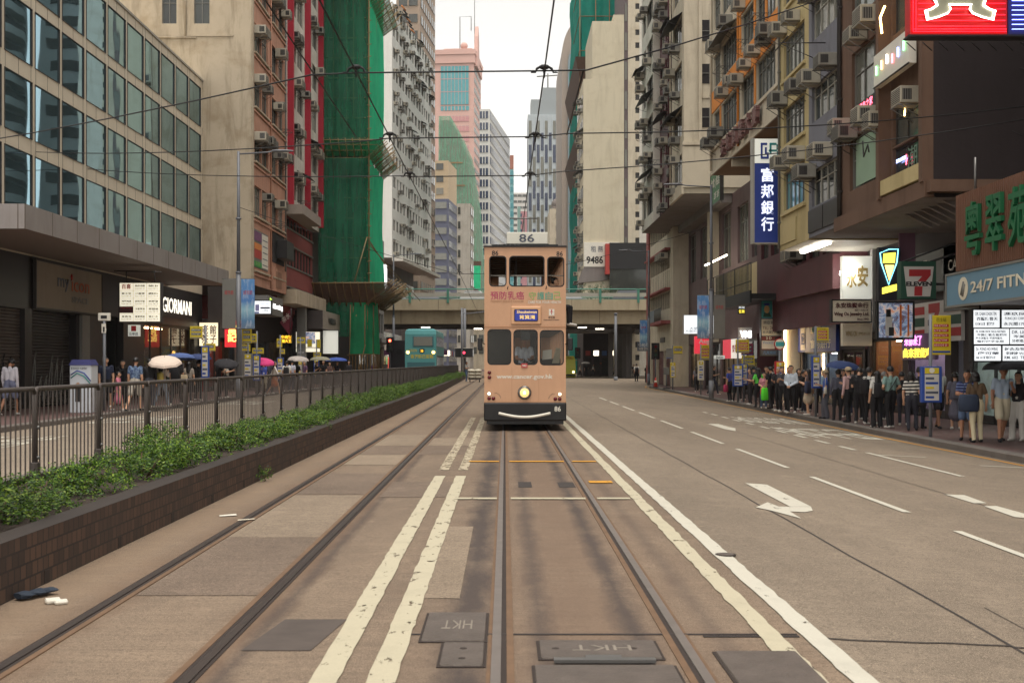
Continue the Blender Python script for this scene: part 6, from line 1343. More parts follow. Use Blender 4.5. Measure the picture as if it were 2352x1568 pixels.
sign('white_pilaster', 'pale pilaster board between the jeweller boards and the neon', P(2004, 762, 44.5), FR, UP, .22, 3.4, std('pilaster', S(180,176,172), .6), depth=.3)
# bank
def bank_logo(t, x, z, s, m1, m2, axis, w=None):
    g = MB(); B = lambda x0, x1, z0, z1, m: g.loft([[axis(x+a*s, z+b*s, k) for a, b in ((x0,z0),(x1,z0),(x1,z1),(x0,z1))] for k in (-.002, -.02)], m)
    B(0,.12,0,1,m1); B(.12,.4,.86,1,m1); B(.12,.5,0,.14,m1); B(.38,.5,.14,.4,m1); B(.26,.38,.3,.72,m1) ; B(.55,.67,.3,1,m2); B(.67,.98,.86,1,m2); B(.98,1.1,.56,.9,m2); B(.5,1.0,.46,.58,m2); B(1.0,1.12,.1,.5,m2); B(.6,1.02,0,.14,m2); g.build('emblem', t)
def bank_tall():
    Y = 46.; a = P(1733, 557, Y); s = Y/FPX; W_, H_ = 58*s, 238*s; t = T('bank_sign', 'tall blue projecting bank sign with four white characters', 'bank sign', a); fr_ = M_ALU
    MB().box(0, W_, 0, .4, 0, H_, M_NAVYB).box(-.08, 0, -.02, .42, -.03, H_+.03, fr_).box(0, W_, -.015, .42, -.04, 0, fr_).box(0, W_, -.01, 0, .765*H_, H_, E_PANEL).build('box', t)
    wl = emit('white_sign_letters', (.8, .84, 1), .55)
    for k, ch in enumerate('富邦銀行'): MB().text(ch, (.26*W_, -.004, .585*H_-k*.158*H_), FR, UP, .5*W_, .135*H_, wl, .012, .02).build('character', t)
    bank_logo(t, .24*W_, .805*H_, .155*H_, M_NAVYB, M_TEALB, lambda x, z, k: (x, -.011+k, z)); MB().tube([(W_, .2, H_*.2), (W_+.6, .2, H_*.2)], .05, M_FRG).tube([(W_, .2, H_*.85), (W_+.6, .2, H_*.85)], .05, M_FRG).build('bracket', t)
bank_tall()
def bank_shop():
    t = T('bank_fascia', 'blue bank fascia with emblem box and white bank name over the pavement', 'bank sign', (14.25, 55.3, 2.15)); MB().box(0, .3, -6.3, 0, 0, 1.25, M_NAVYB).build('board', t)
    g = MB(); g.box(-.02, -.001, -3.9, -2.3, .85, 1.24, M_WHITE); g.build('emblem_field', t); bank_logo(t, 2.6, .88, .3, M_TEALB, M_TEALB, lambda x, z, k: (k-.02, -x, z)); g = MB(); g.text('Fubon Bank', (-.004, -3.2, .62), RS, UP, 1.8, .16, M_WHITE, .012, .012); g.text('富邦銀行', (-.004, -2.3, .15), RS, UP, 3.2, .4, M_WHITE, .012, .015); g.build('lettering', t)
    MB().box(-.02, -.001, -1.3, -.5, .1, 1.15, M_7W).build('emblem_panel', t); bank_logo(t, .7, .35, .55, M_NAVYB, M_NAVYB, lambda x, z, k: (k-.021, -x, z))
bank_shop()
M_CITY = picture('city_print', 1.6, .02)
sign('city_poster', 'pale skyline advertisement above the blue bank fascia', (14.3, 55.3, 3.5), RS, UP, 6.3, 1.3, std('pale_blue_print', S(140, 166, 190), .5, .15, 1.), [('全新外幣存款優惠', .55, .7, .95, .88, M_NAVYB), ('立即開戶', .55, .45, .8, .62, M_NAVYB)], [(.0,0,.52,.55, M_CITY), (.53,0,.99,1, M_7W)], depth=.1)
# directory of three boards, round-the-corner shop signs
def board3():
    Y = 57.; t = fsign('directory_boards', 'stack of three shop boards, the top one with a bearded face', 1748, 690, 1805, 816, Y, M_GREYL, [('凡風廚房', .48, .86, .92, .93, M_BLACK), ('2/F', .72, .8, .92, .84, M_BLACK), ('師亞寫護服務', .1, .57, .92, .63, M_INK), ('TEL: 2662-1111', .06, .47, .94, .53, M_BROWNL), ('本大廈2字樓A室', .06, .4, .94, .45, M_GREYL), ('2 D', .2, .295, .42, .34, M_WHITE, .02), ('Vincent', .06, .21, .5, .26, M_SKY), ('凡風廚房', .08, .02, .6, .08, M_SKY)],
        [(.02, .7, .98, .99, M_7W), (.02, .68, .45, .99, M_TEALB), (.46, .92, .98, .99, M_DRED), (.46, .7, .98, .76, M_NAVYB), (.02, .36, .98, .66, M_CREAMP), (.02, .1, .98, .345, M_DRED), (.03, .12, .55, .27, M_7W), (.56, .12, .97, .33, M_BLACK)], depth=.2, frame=(M_FRD, .03))
    g = MB(); W_ = 57*Y/FPX; H_ = 126*Y/FPX; g.ball((.23*W_, -.02, .84*H_), (.14, .012, .2), std('poster_skin', S(196,160,110), .6), 10, 6); g.prism([(.08*W_, -.02, .7*H_), (.42*W_, -.02, .7*H_), (.34*W_, -.02, .78*H_), (.12*W_, -.02, .78*H_)], (0,.008,0), M_7G); g.ball((.23*W_, -.026, .93*H_), (.17, .012, .06), M_NAVYB, 10, 6); g.build('printed_portrait', t)
board3()
fsign('etc_sign', 'small white sign with lowercase letters beside the red round stop sign', 1808, 790, 1834, 800, 56, M_7W, [('etc', .1, .15, .75, .85, M_INK, .03)], depth=.1)
fsign('bank_lightbox', 'white lit bank lightbox with a red knot emblem above the lamp post base', 1571, 724, 1650, 766, 66, E_WHITE, [('大眾銀行', .16, .22, .62, .36, M_GREYL), ('PUBLIC BANK', .06, .08, .66, .2, M_GREYL)], [(.45, .5, .56, .54, M_REDP), (.45, .76, .56, .8, M_REDP), (.43, .54, .455, .76, M_REDP), (.555, .54, .58, .76, M_REDP), (.48, .6, .53, .7, M_REDP)], depth=.4, frame=(M_ALU, .04))
fsign('red_bank_sign', 'bright red angled shop sign with white characters beside a cream board', 1596, 772, 1632, 812, 67, emit('lit_red', (.9, .05, .08), .3), [('Aug', .25, .5, .95, .85, M_WHITE, .02)], depth=.3)
sign('red_shop_fascia', 'red and cream street fascia with red characters under the white lightbox', (13.6, 71, 1.9), RS, UP, 6., 1.15, emit('lit_cream', (1, .94, .84), .35), [('榮華食品', .5, .3, .95, .7, M_REDP)], [(0, 0, .42, 1, emit('lit_red2', (.85, .06, .1), .3))], depth=.2)
for x0, x1, tx, lb in ((1614, 1636, 'Q Mart', 'small lit white sign under the red fascia, farther one'), (1640, 1665, 'Aster', 'small lit white sign under the red fascia, nearer one')): fsign('small_sign', lb, x0, 816, x1, 824, 65, E_PANEL, [(tx, .15, .2, .85, .8, M_GREYL, .02)], depth=.1)
sign('green_sign', 'green projecting sign with white characters below the curved tenement wall', (12.2, 67.5, 10.9), RS, UP, 3.0, 1.9, std('sign_green', S(56, 112, 66), .5, .1), [('台北 | 名店', .1, .45, .95, .78, M_WHITE, .01), ('2/F 3/F', .4, .12, .9, .32, M_WHITE)], depth=.2, frame=(M_FRD, .06))
fsign('yellow_chinese_sign', 'black box sign with tiny white and yellow lit characters below the terrace', 1695, 699, 1712, 721, 63, M_BLACK, [('串燒', .1, .55, .9, .9, E_WHITE), ('任飲', .1, .1, .9, .45, MATS['yellow_neon'])], depth=.2)
fsign('vni_sign', 'white lit three letter sign beside the yellow strip lamp', 1697, 752, 1727, 778, 58, M_7W, [('VNI', .1, .12, .95, .7, emit('white_letters', (1,1,1), 3), .05)], depth=.2)
fsign('grey_street_sign', 'dark grey double line sign behind the far lamp post', 1464, 786, 1492, 806, 93, M_GREYL, [('OASIS', .1, .55, .9, .9, M_WHITE), ('海鮮酒家', .1, .1, .9, .45, M_WHITE)], depth=.15)
# left side
t = sign('shop_banner', 'faded canvas banner over the closed shutters with grey and orange letters', (-16.38, 39.75, 3.6), LS, UP, 6.45, 1.62, std('old_canvas', S(150, 138, 122), .8, .1, .8, .3, weather=.25), [('my', .29, .42, .46, .72, M_GREYL, .0), ('icon', .5, .46, .78, .78, std('faded_orange', S(186, 96, 62), .6), .0), ('SPACE', .5, .2, .77, .34, M_FRG, .02)], depth=.1, frame=(M_FRD, .06), cat='shop sign')
MB().tube([(.02, 3.2, 1.38), (.02, 3.12, 1.3), (.02, 3.2, 1.16), (.02, 3.28, 1.3), (.02, 3.2, 1.38)], .02, M_REDP, 4).ball((.03, 3.2, 1.29), (.02, .05, .05), M_REDP, 8, 5).build('drop_emblem', t)
sign('store_lettering', 'glowing white serif store name on the black fascia of the furniture shop', (-16.4, 54.3, 3.85), LS, UP, 6.4, 1.2, M_BLACK, [('GIORMANI', .02, .2, .8, .8, emit('white_halo_letters', (1, .93, .78), .9), .004)], depth=.08, cat='shop sign')
def dir_box():
    rows = [['', '萬成中西藥', '曾維彰 會計'], ['鄭文堂', '江麗華', '國際教育中心'], ['鴻基地產', '診所牙醫', '林耀登'], ['', '文匯貿易', '蔡國雄'], ['黃貴鑫', '專業英語', '張仁天']]
    tx = [('百喜', .05, .845, .28, .975, M_REDP, .02)]
    for r, row in enumerate(rows):
        for c, s in enumerate(row):
            if s: tx.append((s, .05+.333*c, .9-.2*r, .05+.333*c+.24, .955-.2*r, M_INK, .005)); tx.append((('Room 1%d03  2/F' % r), .05+.333*c, .845-.2*r, .05+.333*c+.24, .87-.2*r, M_GREYL))
    tx.append(('my icon', .03, .32, .3, .375, M_REDP)); ln = std('box_divider', S(120,112,96), .6)
    fsign('directory_lightbox', 'hanging lit cream directory box crowded with tenant names under the canopy', 275, 650, 368, 738, 44, E_CREAM, tx, [(.0, .22, .33, .39, M_BROWNL)]+[(.33, .0, .336, 1, ln), (.665, 0, .671, 1, ln)]+[(0, .2*k-.002, 1, .2*k+.002, ln) for k in range(1, 5)], depth=.3, frame=(M_FRD, .04), hang=[(P(290, 650, 44), P(290, 622, 44)), (P(355, 650, 44), P(355, 620, 44)), (P(262, 622, 44), P(372, 625, 44))])
dir_box()
fsign('small_lightbox', 'small white lit sign with a red square emblem under the directory box', 294, 746, 320, 772, 45, E_PANEL, [('丑華居', .1, .08, .9, .36, M_GREYL)], [(.28, .45, .72, .92, M_REDP)], depth=.15)
fsign('cream_light_sign', 'bright cream lit sign with dark brush calligraphy', 458, 741, 501, 794, 61.2, emit('lit_cream_hot', (1, .86, .58), .6), [('老\n茶', .1, .1, .5, .9, M_BROWNL, .01), ('館\n子', .55, .1, .92, .9, M_BROWNL, .01)], depth=.25, frame=(M_FRD, .04))
fsign('red_light_sign', 'tall red lit sign with yellow characters partly behind the lamp post', 516, 736, 551, 797, 61, emit('lit_red3', (.85, .04, .05), .35), [('富\n記', .2, .2, .8, .85, emit('lit_yellow_letters', (1,.7,.15), 1.6), .02)], depth=.25)
fsign('black_sign', 'black box sign with pale characters behind the lamp post', 549, 722, 563, 762, 61.5, M_BLACK, [('行', .2, .5, .8, .8, M_WHITE), ('RY', .25, .15, .75, .3, M_WHITE)], depth=.2)
fsign('video_screen', 'lit white advertising screen with two blue bottles under the tenement', 569, 691, 622, 720, 61.8, E_WHITE, [('SPECIAL OFFER', .55, .75, .92, .83, M_SKY), ('7日體驗', .55, .2, .9, .3, M_GREYL)], [(.55, .38, .96, .52, M_GREYL), (.12, .25, .28, .8, M_SKY), (.33, .2, .5, .72, std('lilac', S(150,150,200), .5)), (.02, .02, .5, .14, M_NAVYB)], depth=.2, frame=(M_BLACK, .06), cat='screen')
t = sign('leaf_sign', 'grey sign box with lime leaf emblem and white lettering', (-13.0, 62.4, 4.3), LS, UP, 4.2, 1.05, std('grey_sign_box', S(110,106,102), .6), [('blossing', .32, .3, .95, .62, emit('white_letters2', (1,1,1), 2.4), .04)], depth=1.2)
MB().ball((.02, .55, .52), (.02, .16, .42), emit('lime_leaf', (.6, 1, .1), 1.2), 8, 8).ball((.025, .85, .5), (.02, .14, .4), MATS['lime_leaf'], 8, 8).build('leaf_emblem', t)
fsign('amber_sign', 'amber dot matrix sign with beef noodle characters', 638, 769, 670, 788, 72, M_BLACK, [('牛肉麵', .25, .52, .98, .95, emit('amber_dots', (1,.5,.03), 1.4), .02), ('咖喱大王', .05, .05, .98, .47, MATS['amber_dots'], .02)], depth=.2)
fsign('food_lightbox', 'lit food picture box with two white strips below', 680, 762, 735, 808, 76, E_CREAM, (), [(.02, .4, .8, .98, M_FOOD), (.82, .35, .98, .98, E_CREAM), (0, .2, 1, .23, M_BROWNL)], depth=.3, frame=(M_FRD, .04))
sign('white_frame_board', 'white framed board beside the food picture', P(742, 812, 79), FR, UP, 1.05, 1.6, E_PANEL, depth=.12, frame=(M_FRD, .05))
t = sign('grey_fascia_box', 'long grey fascia box with dark characters beside the scaffold', (-12.4, 77.4, 3.95), LS, UP, 8., 1.25, std('fascia_box_grey', S(150,140,128), .7, .1, 1.), [('中國珠寶公司', .3, .3, .72, .7, M_INK, .01)], depth=2.0, edge=std('fascia_box_dark', S(58,50,48), .7))
t = T('diamond_flag', 'dark red diamond flag with pale characters hung from the canopy', 'flag', P(667, 772, 71)); g = MB(); cloth_m = std('flag_red', S(112, 30, 48), .7, .1)
g.add([(0,0,0),(-.68,.06,.85),(.0,.0,1.7),(.16,-.06,.75),(-.1,.05,.8)], [(0,3,4),(3,2,4),(2,1,4),(1,0,4)], cloth_m); g.tube([(0,0,0),(.05,0,1.75)], .03, M_FRD, 5); g.text('茶水', (-.42, -.03, .8), (.75,0,.65), (-.4,0,.8), .6, .35, M_WHITE, .004); g.build('flag_cloth', t)
fsign('scaffold_led_screen', 'blank glowing white screen fixed at the end of the netting', 866, 607, 888, 664, 97.1, emit('white_screen', (1,1,1), 1.2), depth=.3, cat='screen')
fsign('notice_board', 'grey notice board on a post in front of the scaffold legs', 822, 854, 845, 868, 84, M_CREAMP, [('行人請改用', .1, .55, .9, .85, M_GREYL), ('另一邊路', .1, .15, .9, .45, M_GREYL)], depth=.05, hang=[(P(834, 868, 84), P(834, 897, 84))])
# ------------------------------------------------------------------ planter, hedge, railing
def soldier_brick():
    m, n, b, out = newmat('brown_soldier_brick'); t = NN(n, 'ShaderNodeTexCoord'); sp = NN(n, 'ShaderNodeSeparateXYZ'); n.links.new(t.outputs['Object'], sp.inputs[0]); cb = NN(n, 'ShaderNodeCombineXYZ')
    n.links.new(sp.outputs[1], cb.inputs[0]); n.links.new(sp.outputs[2], cb.inputs[1]); br = NN(n, 'ShaderNodeTexBrick', offset=.35); n.links.new(cb.outputs[0], br.inputs[0])
    for k, v in (('Scale', 1.), ('Brick Width', .1), ('Row Height', .106), ('Mortar Size', .009), ('Mortar Smooth', .3), ('Bias', -.1)): br.inputs[k].default_value = v
    br.inputs['Color1'].default_value = (*S(92, 69, 55), 1); br.inputs['Color2'].default_value = (*S(58, 45, 38), 1); br.inputs['Mortar'].default_value = (*S(46, 38, 34), 1)
    c = mixc(n, ramp(n, noise(n, t.outputs['Object'], 1.1, 5), [(.4, 0.), (.72, .7)]), br.outputs[0], S(60, 50, 44)); n.links.new(c, b.inputs['Base Color']); b.inputs['Roughness'].default_value = .85
    bump(n, b, br.outputs['Fac'], -.6, .01); return m
M_SOLD = soldier_brick(); M_SOIL = std('planter_soil', S(58, 46, 38), .95, .3, 6, .6)
def build_planter():
    t = T('brick_planter', 'long low brown brick planter of upright bricks beside the empty track', 'planter'); w, s, e = MB(), MB(), MB(); Y = [-2, 8, 16, 24, 32, 40, 48, 55, 70, 85, 100, 115]
    for a, b in zip(Y, Y[1:]):
        xa, xb = wall_x(a), wall_x(b); fa, fb = fence_x(a)-.35, fence_x(b)-.35
        w.quad((xa,a,-.02),(xb,b,-.02),(xb,b,.42),(xa,a,.42), M_SOLD); w.quad((xa,a,.42),(xb,b,.42),(xb-.22,b,.42),(xa-.22,a,.42), M_SOLD); w.quad((xa-.22,a,.42),(xb-.22,b,.42),(xb-.22,b,.3),(xa-.22,a,.3), M_SOLD)
        s.quad((xa-.22,a,.35),(xb-.22,b,.35),(fb+.1,b,.35),(fa+.1,a,.35), M_SOIL); w.quad((fa,a,-.08),(fb,b,-.08),(fb,b,.42),(fa,a,.42), M_KERB); w.quad((fa,a,.42),(fb,b,.42),(fb+.15,b,.42),(fa+.15,a,.42), M_KERB)
    w.quad((wall_x(115),115,0),(fence_x(115)-.35,115,0),(fence_x(115)-.35,115,.42),(wall_x(115),115,.42), M_SOLD)
    w.build('brick_wall', t); s.build('soil', t)
    for k in range(22): y = 6.9+1.62*k; x = wall_x(y); e = MB(); e.box(x-.05, x+.004, y, y+.09, .0, .1, M_GROOVE); e.build('weep_hole', t)
build_planter()
def leafmat():
    m, n, b, out = newmat('privet_leaf'); g = NN(n, 'ShaderNodeNewGeometry'); oi = NN(n, 'ShaderNodeObjectInfo')
    r = ramp(n, g.outputs['Random Per Island'], [(0., S(22, 42, 18)), (.3, S(50, 86, 24)), (.72, S(96, 134, 36)), (1., S(150, 172, 60))]); hv = NN(n, 'ShaderNodeHueSaturation'); n.links.new(r, hv.inputs['Color']); mr = NN(n, 'ShaderNodeMapRange'); n.links.new(oi.outputs['Random'], mr.inputs[0]); mr.inputs['To Min'].default_value = .62; mr.inputs['To Max'].default_value = 1.05; n.links.new(mr.outputs[0], hv.inputs['Value'])
    n.links.new(hv.outputs[0], b.inputs['Base Color']); b.inputs['Roughness'].default_value = .5
    tl = NN(n, 'ShaderNodeBsdfTranslucent'); n.links.new(hv.outputs[0], tl.inputs[0]); mx = NN(n, 'ShaderNodeMixShader'); mx.inputs[0].default_value = .3; n.links.new(b.outputs[0], mx.inputs[1]); n.links.new(tl.outputs[0], mx.inputs[2]); n.links.new(mx.outputs[0], out.inputs['Surface']); return m
M_LEAF = leafmat(); M_TWIG = std('twig_bark', S(84, 64, 48), .8, .2)
def leaves(mb, c, rad, n, size, q, m):
    """Sprigs: small pointed leaves around short stems, spread through a lumpy volume."""
    clumps = [(Vector((q.uniform(-1,1)*rad[0]*.75, q.uniform(-1,1)*rad[1]*.8, q.uniform(-.2,.75)*rad[2])), q.uniform(.3, .55)) for _ in range(9)]
    for _ in range(n//6):
        cc, cr = q.choice(clumps); d = Vector((q.gauss(0,1), q.gauss(0,1), q.gauss(.25,1))).normalized(); p = cc+Vector((d.x*rad[0], d.y*rad[1], d.z*rad[2]))*cr*q.uniform(.8, 1.05)+Vector(c); ax = (d+Vector((0,0,.7))+Vector((q.uniform(-.5,.5), q.uniform(-.5,.5), 0))).normalized()
        side = ax.cross(Vector((q.uniform(-1,1), q.uniform(-1,1), .2))).normalized(); s2 = ax.cross(side)
        for k in range(6):
            a = k*2.4; o = (side*math.cos(a)+s2*math.sin(a)); L = size*q.uniform(.7, 1.3); b0 = p+ax*(size*.35*k); dr = (o*.8+ax*.6).normalized(); wv = dr.cross(ax).normalized()*L*.22
            mb.add([b0, b0+dr*L*.5+wv, b0+dr*L-Vector((0,0,L*.1)), b0+dr*L*.5-wv], [(0,1,2,3)], m)
def shrub_meshes():
    out = []
    for k in range(4):
        q = random.Random(200+k); f = MB(); leaves(f, (0,0,.12), (.56, .6, .34), 3600, .046, q, M_LEAF); s = MB()
        for _ in range(9): x, y = q.uniform(-.3,.3), q.uniform(-.4,.4); s.tube([(x*.4, y*.4, 0), (x, y, q.uniform(.2,.4))], [.012, .006], M_TWIG, 4)
        a, b = f.build('foliage', link=False), s.build('stem', link=False); out.append((a.data, b.data)); bpy.data.objects.remove(a); bpy.data.objects.remove(b)
    return out
SHR = shrub_meshes(); q = random.Random(77); y = 5.6; i = 0
while y < 113:
    x = (wall_x(y)*.5+fence_x(y)*.5)-.02+q.uniform(-.12, .1)
    big = 1.2 if y < 8.5 else q.uniform(.72, 1.08); f, s = SHR[i % 4]
    t = T('shrub', 'leafy yellow-green shrub in the brick planter along the railing', 'shrub', (x, y, .34), q.uniform(-.4, .4)+math.pi*(i % 2), 'shrubs planted in the brick planter'); t.scale = (big*q.uniform(.9, 1.1), big, big*q.uniform(.62, .9))
    inst(f, 'foliage', t, (0,0,0)); inst(s, 'stem', t, (0,0,0)); y += q.uniform(.95, 1.75) if y < 40 else q.uniform(1.05, 1.6); i += 1
M_FENCE = std('railing_metal', S(86, 78, 74), .45, .15, 4, metal=.35)
def build_railing():
    t = T('street_railing', 'long dark metal pedestrian railing standing in the planter', 'railing'); L = 1.9; p = MB(); g = MB()
    p.tube([(0,0,0),(0,0,.98),(.0,.015,1.03)], .033, M_FENCE, 8); p.bbox(-.045, .045, -.05, .05, 0, .25, M_FENCE, .01); p.ball((.035, 0, .62), .022, M_STEEL, 6, 4); p.ball((.035, 0, .3), .022, M_STEEL, 6, 4)
    g.tube([(0,.0,.96),(0,.05,1.03),(0,L-.05,1.03),(0,L,.96)], .026, M_FENCE, 8); g.box(-.018, .018, .03, L-.03, .08, .12, M_FENCE)
    for k in range(15): yy = .125+k*.118; g.box(-.0065, .0065, yy-.0065, yy+.0065, .12, 1.01, M_FENCE)
    pm, gm = p.build('post', link=False), g.build('panel', link=False); y = 2.6
    while y < 115:
        x0, x1 = fence_x(y), fence_x(y+L); inst(pm.data, 'post', t, (x0, y, .35)); inst(gm.data, 'panel', t, (x0, y, .35), math.atan2(x0-x1, L)); y += L
    inst(pm.data, 'post', t, (fence_x(y), y, .35)); bpy.data.objects.remove(pm); bpy.data.objects.remove(gm)
build_railing()
# ------------------------------------------------------------------ overhead wires
def wire(name, label, cat, pts, r=.011, group=None): o = MB().tube(pts, r, M_WIRE, 5).build(name); return tag(o, label, cat, group)
def sag(a, b, s, n=8):
    a, b = Vector(a), Vector(b); return [a.lerp(b, k/n)-Vector((0,0,s*4*(k/n)*(1-k/n))) for k in range(n+1)]
XR, XL, ZW = .58, -2.2, 5.95; SP = (16.8, 21.7, 26.2, 55.)
wire('contact_wire', 'overhead contact wire running down to the roof of the tram', 'wire', [(XR, 2, ZW)]+[(XR-.01*i, y, ZW) for i, y in enumerate(SP)]+[(.56, 110, 5.6), (.56, 118, 5.35), (1.4, 200, 5.4)], .012)
wire('contact_wire', 'overhead contact wire above the empty left-hand track'.replace('left-hand', 'planter-side'), 'wire', [(XL, 2, ZW)]+[(XL, y, ZW) for y in SP]+[(-2.2, 110, 5.6), (-2.2, 118, 5.35), (-1.4, 200, 5.4)], .012)
wire('feeder_wire', 'slanting feeder wire meeting the first two cross wires on the planter side', 'wire', [(-2.86, 4, 6.0), (-2.86, 16.8, 5.97), (-2.83, 21.7, 5.94)], .011)
wire('feeder_wire', 'short feeder wire joining two cross wires on the traffic side', 'wire', [(1.16, 16.8, 5.98), (1.18, 21.7, 6.0)], .013)
for Y, lab, L_, R_ in ((16.8, 'nearest cross wire with large black hangers spanning the street', [(-16.5, 30, 7.1), (-2.86, 16.8, 5.9)], [(1.2, 16.8, 5.97), (11, 30, 12.3)]), (21.7, 'second cross wire sagging between both sides of the street', [(-16.5, 40, 9.05), (-2.84, 21.7, 5.86)], [(1.2, 21.7, 6.02), (12.5, 27, 7.75)]), (26.2, 'third cross wire spanning the street just before the tram', [(-16.5, 45, 9.3), (-2.2, 26.2, 5.95)], [(1.3, 26.2, 6.05), (12.5, 27, 7.45)]), (55, 'faint farther cross wire behind the tram', [(-11.9, 51, 8.6), (-2.2, 55, 5.9)], [(.6, 55, 5.9), (10.4, 58.6, 8.6)])):
    pts = sag(*L_, .12, 6)+[(XL, Y, 5.93), (XR, Y, 5.96)]+sag(*R_, .15, 6); wire('cross_wire', lab, 'wire', pts, .013)
hang = MB(); hang.tube([(-.3,0,-.02),(-.2,0,-.02),(-.17,0,.06),(-.1,0,.1),(.1,0,.1),(.17,0,.06),(.2,0,-.02),(.3,0,-.02)], [.016,.02,.03,.03,.03,.03,.02,.016], M_WIRE, 6); hang.ball((0,0,.1), (.13,.08,.06), M_WIRE, 8, 5); hang.tube([(0,0,.08),(0,-.01,-.15)], [.05,.012], M_WIRE, 6); hm = hang.build('wire_hanger', link=False)
k = 0
for Y in SP:
    for X, nm in ((XL, 'empty track'), (XR, 'tram track')):
        o = inst(hm.data, 'wire_hanger', None, (X, Y, 5.95), 0, (.66, .66, .66)); tag(o, ['nearest', 'second', 'third', 'farthest'][SP.index(Y)]+' black wire hanger above the '+nm, 'wire hanger', 'wire hangers on the cross wires')
bpy.data.objects.remove(hm)
# ------------------------------------------------------------------ lamp posts, traffic lights, bus stops
M_BANP = None
def banner_mat():
    m, n, b, out = newmat('street_banner_print'); t = NN(n, 'ShaderNodeTexCoord'); sp = NN(n, 'ShaderNodeSeparateXYZ'); n.links.new(t.outputs['Object'], sp.inputs[0]); mr = NN(n, 'ShaderNodeMapRange'); n.links.new(sp.outputs[2], mr.inputs[0]); mr.inputs['From Min'].default_value = 3.; mr.inputs['From Max'].default_value = 5.4
    c = ramp(n, mr.outputs[0], [(0., S(110, 122, 140)), (.18, S(90, 130, 170)), (.4, S(150, 196, 214)), (.55, S(84, 132, 196)), (1., S(96, 150, 206))]); c = mixc(n, ramp(n, noise(n, coords(n, (3,3,1)), 2.2, 4), [(.5, 0.), (.6, .35)]), c, S(214,220,226)); n.links.new(c, b.inputs['Base Color']); return m
M_BANP = banner_mat()
def lamp_post(label, X, Y, z0, side, banner=None, H=11.):
    t = T('street_lamp', label, 'street lamp', (X, Y, z0), 0, 'street lamps along the kerbs'); b = MB(); b.tube([(0,0,0),(0,0,.9)], .13, M_GREYP, 10); b.tube([(0,0,.9),(0,0,5.6)], .105, M_GREYP, 10); b.tube([(0,0,5.6),(0,0,H)], [.085,.06], M_GREYP, 10)
    for z in (.9, 3.1, 5.6, 8.): b.tube([(0,0,z-.04),(0,0,z+.04)], .125, M_GREYP, 10)
    b.build('post', t); a = MB(); a.tube([(0,0,H-.12),(side*1.3,0,H-.04),(side*1.6,0,H+.02)], .035, M_GREYP, 6); a.build('arm', t); h = MB(); h.loft([[(side*x, w*math.cos(k*math.pi/4), H+.02+hh*math.sin(k*math.pi/4)) for k in range(8)] for x, w, hh in ((1.5,.06,.05),(1.75,.15,.07),(2.15,.16,.06),(2.45,.05,.03))], M_GREYP); h.build('lamp_head', t)
    if banner:
        for s in banner: g = MB(); g.bbox(min(s*.12, s*.72), max(s*.12, s*.72), -.02, .02, 3.1, 5.3, M_BANP if s == banner[0] else M_FRG, .005); g.text('城市節', (min(s*.12, s*.72)+.1, -.021, 4.6), FR, UP, .4, .2, M_REDP, .003); g.tube([(0,0,5.32),(s*.74,0,5.32)], .015, M_STEEL, 4); g.tube([(0,0,3.08),(s*.74,0,3.08)], .015, M_STEEL, 4); g.build('banner', t)
    return t
lamp_post('grey street lamp with a blue banner in front of the furniture shop', -11.9, 50.8, .07, 1, (1, -1)); lamp_post('grey street lamp with a narrow blue banner beside the terrace', 10.62, 58.6, -.2, -1, (-1, 1)); lamp_post('grey street lamp with a blue skyline banner near the junction', 11.75, 93, -.2, -1, (-1,)); lamp_post('far grey street lamp in front of the green netting', -9.7, 99, .07, 1)
tag(MB().tube([(0,0,-.3),(0,0,6.2)], .13, M_GREYP, 10).tube([(0,0,6.2),(0,0,6.4)], .16, M_GREYP, 10).tube([(0,0,-.3),(0,0,.3)], .2, M_GREYP, 10).build('plain_post', None, (10.6, 109, 0)), 'plain grey post without a lamp at the junction before the flyover', 'post')
for x, y, lab in ((-4.4, 116, 'thin grey tram wire pole at the planter end'), (-4.15, 117, 'thicker grey tram wire pole at the planter end')): tag(MB().tube([(0,0,0),(0,0,7.2)], .1 if x < -4.2 else .15, M_GREYP, 8).tube([(0,0,6.6),(2.6,0,6.9)], .03, M_GREYP, 5).tube([(0,0,0),(0,0,.4)], .2, M_GREYP, 8).build('wire_pole', None, (x, y, 0)), lab, 'pole')
def signal(label, X, Y, z0, h=3.6, red=True):
    t = T('traffic_light', label, 'traffic light', (X, Y, z0)); MB().tube([(0,0,0),(0,0,h)], .06, M_GREYP, 8).build('post', t); b = MB(); b.bbox(-.2, .2, -.2, .1, h-1.0, h+.1, M_BLACK, .03); b.box(-.32, .32, .0, .02, h-1.1, h+.2, M_BLACK); b.build('housing', t)
    for k, m in enumerate((emit('red_signal', (1, .06, .03), 9) if red else M_REDL, std('amber_lens_off', S(80,60,20), .3), std('green_lens_off', S(20,60,40), .3))): MB().disc((0, -.2, h-.1-.32*k), .11, (0,-1,0), m, 14, .02).build('lens', t)
signal('traffic light showing red beside the dark truck', -9.6, 95, .07, 3.5); signal('dark traffic light at the junction under the flyover', 8.5, 133, -.3, 3.5, False); signal('dark traffic light on the pavement corner by the shutters', 11.9, 90, -.2, 3.2, False); signal('black traffic light seen just behind the tram', -1.9+.3, 118, 0, 4.0)
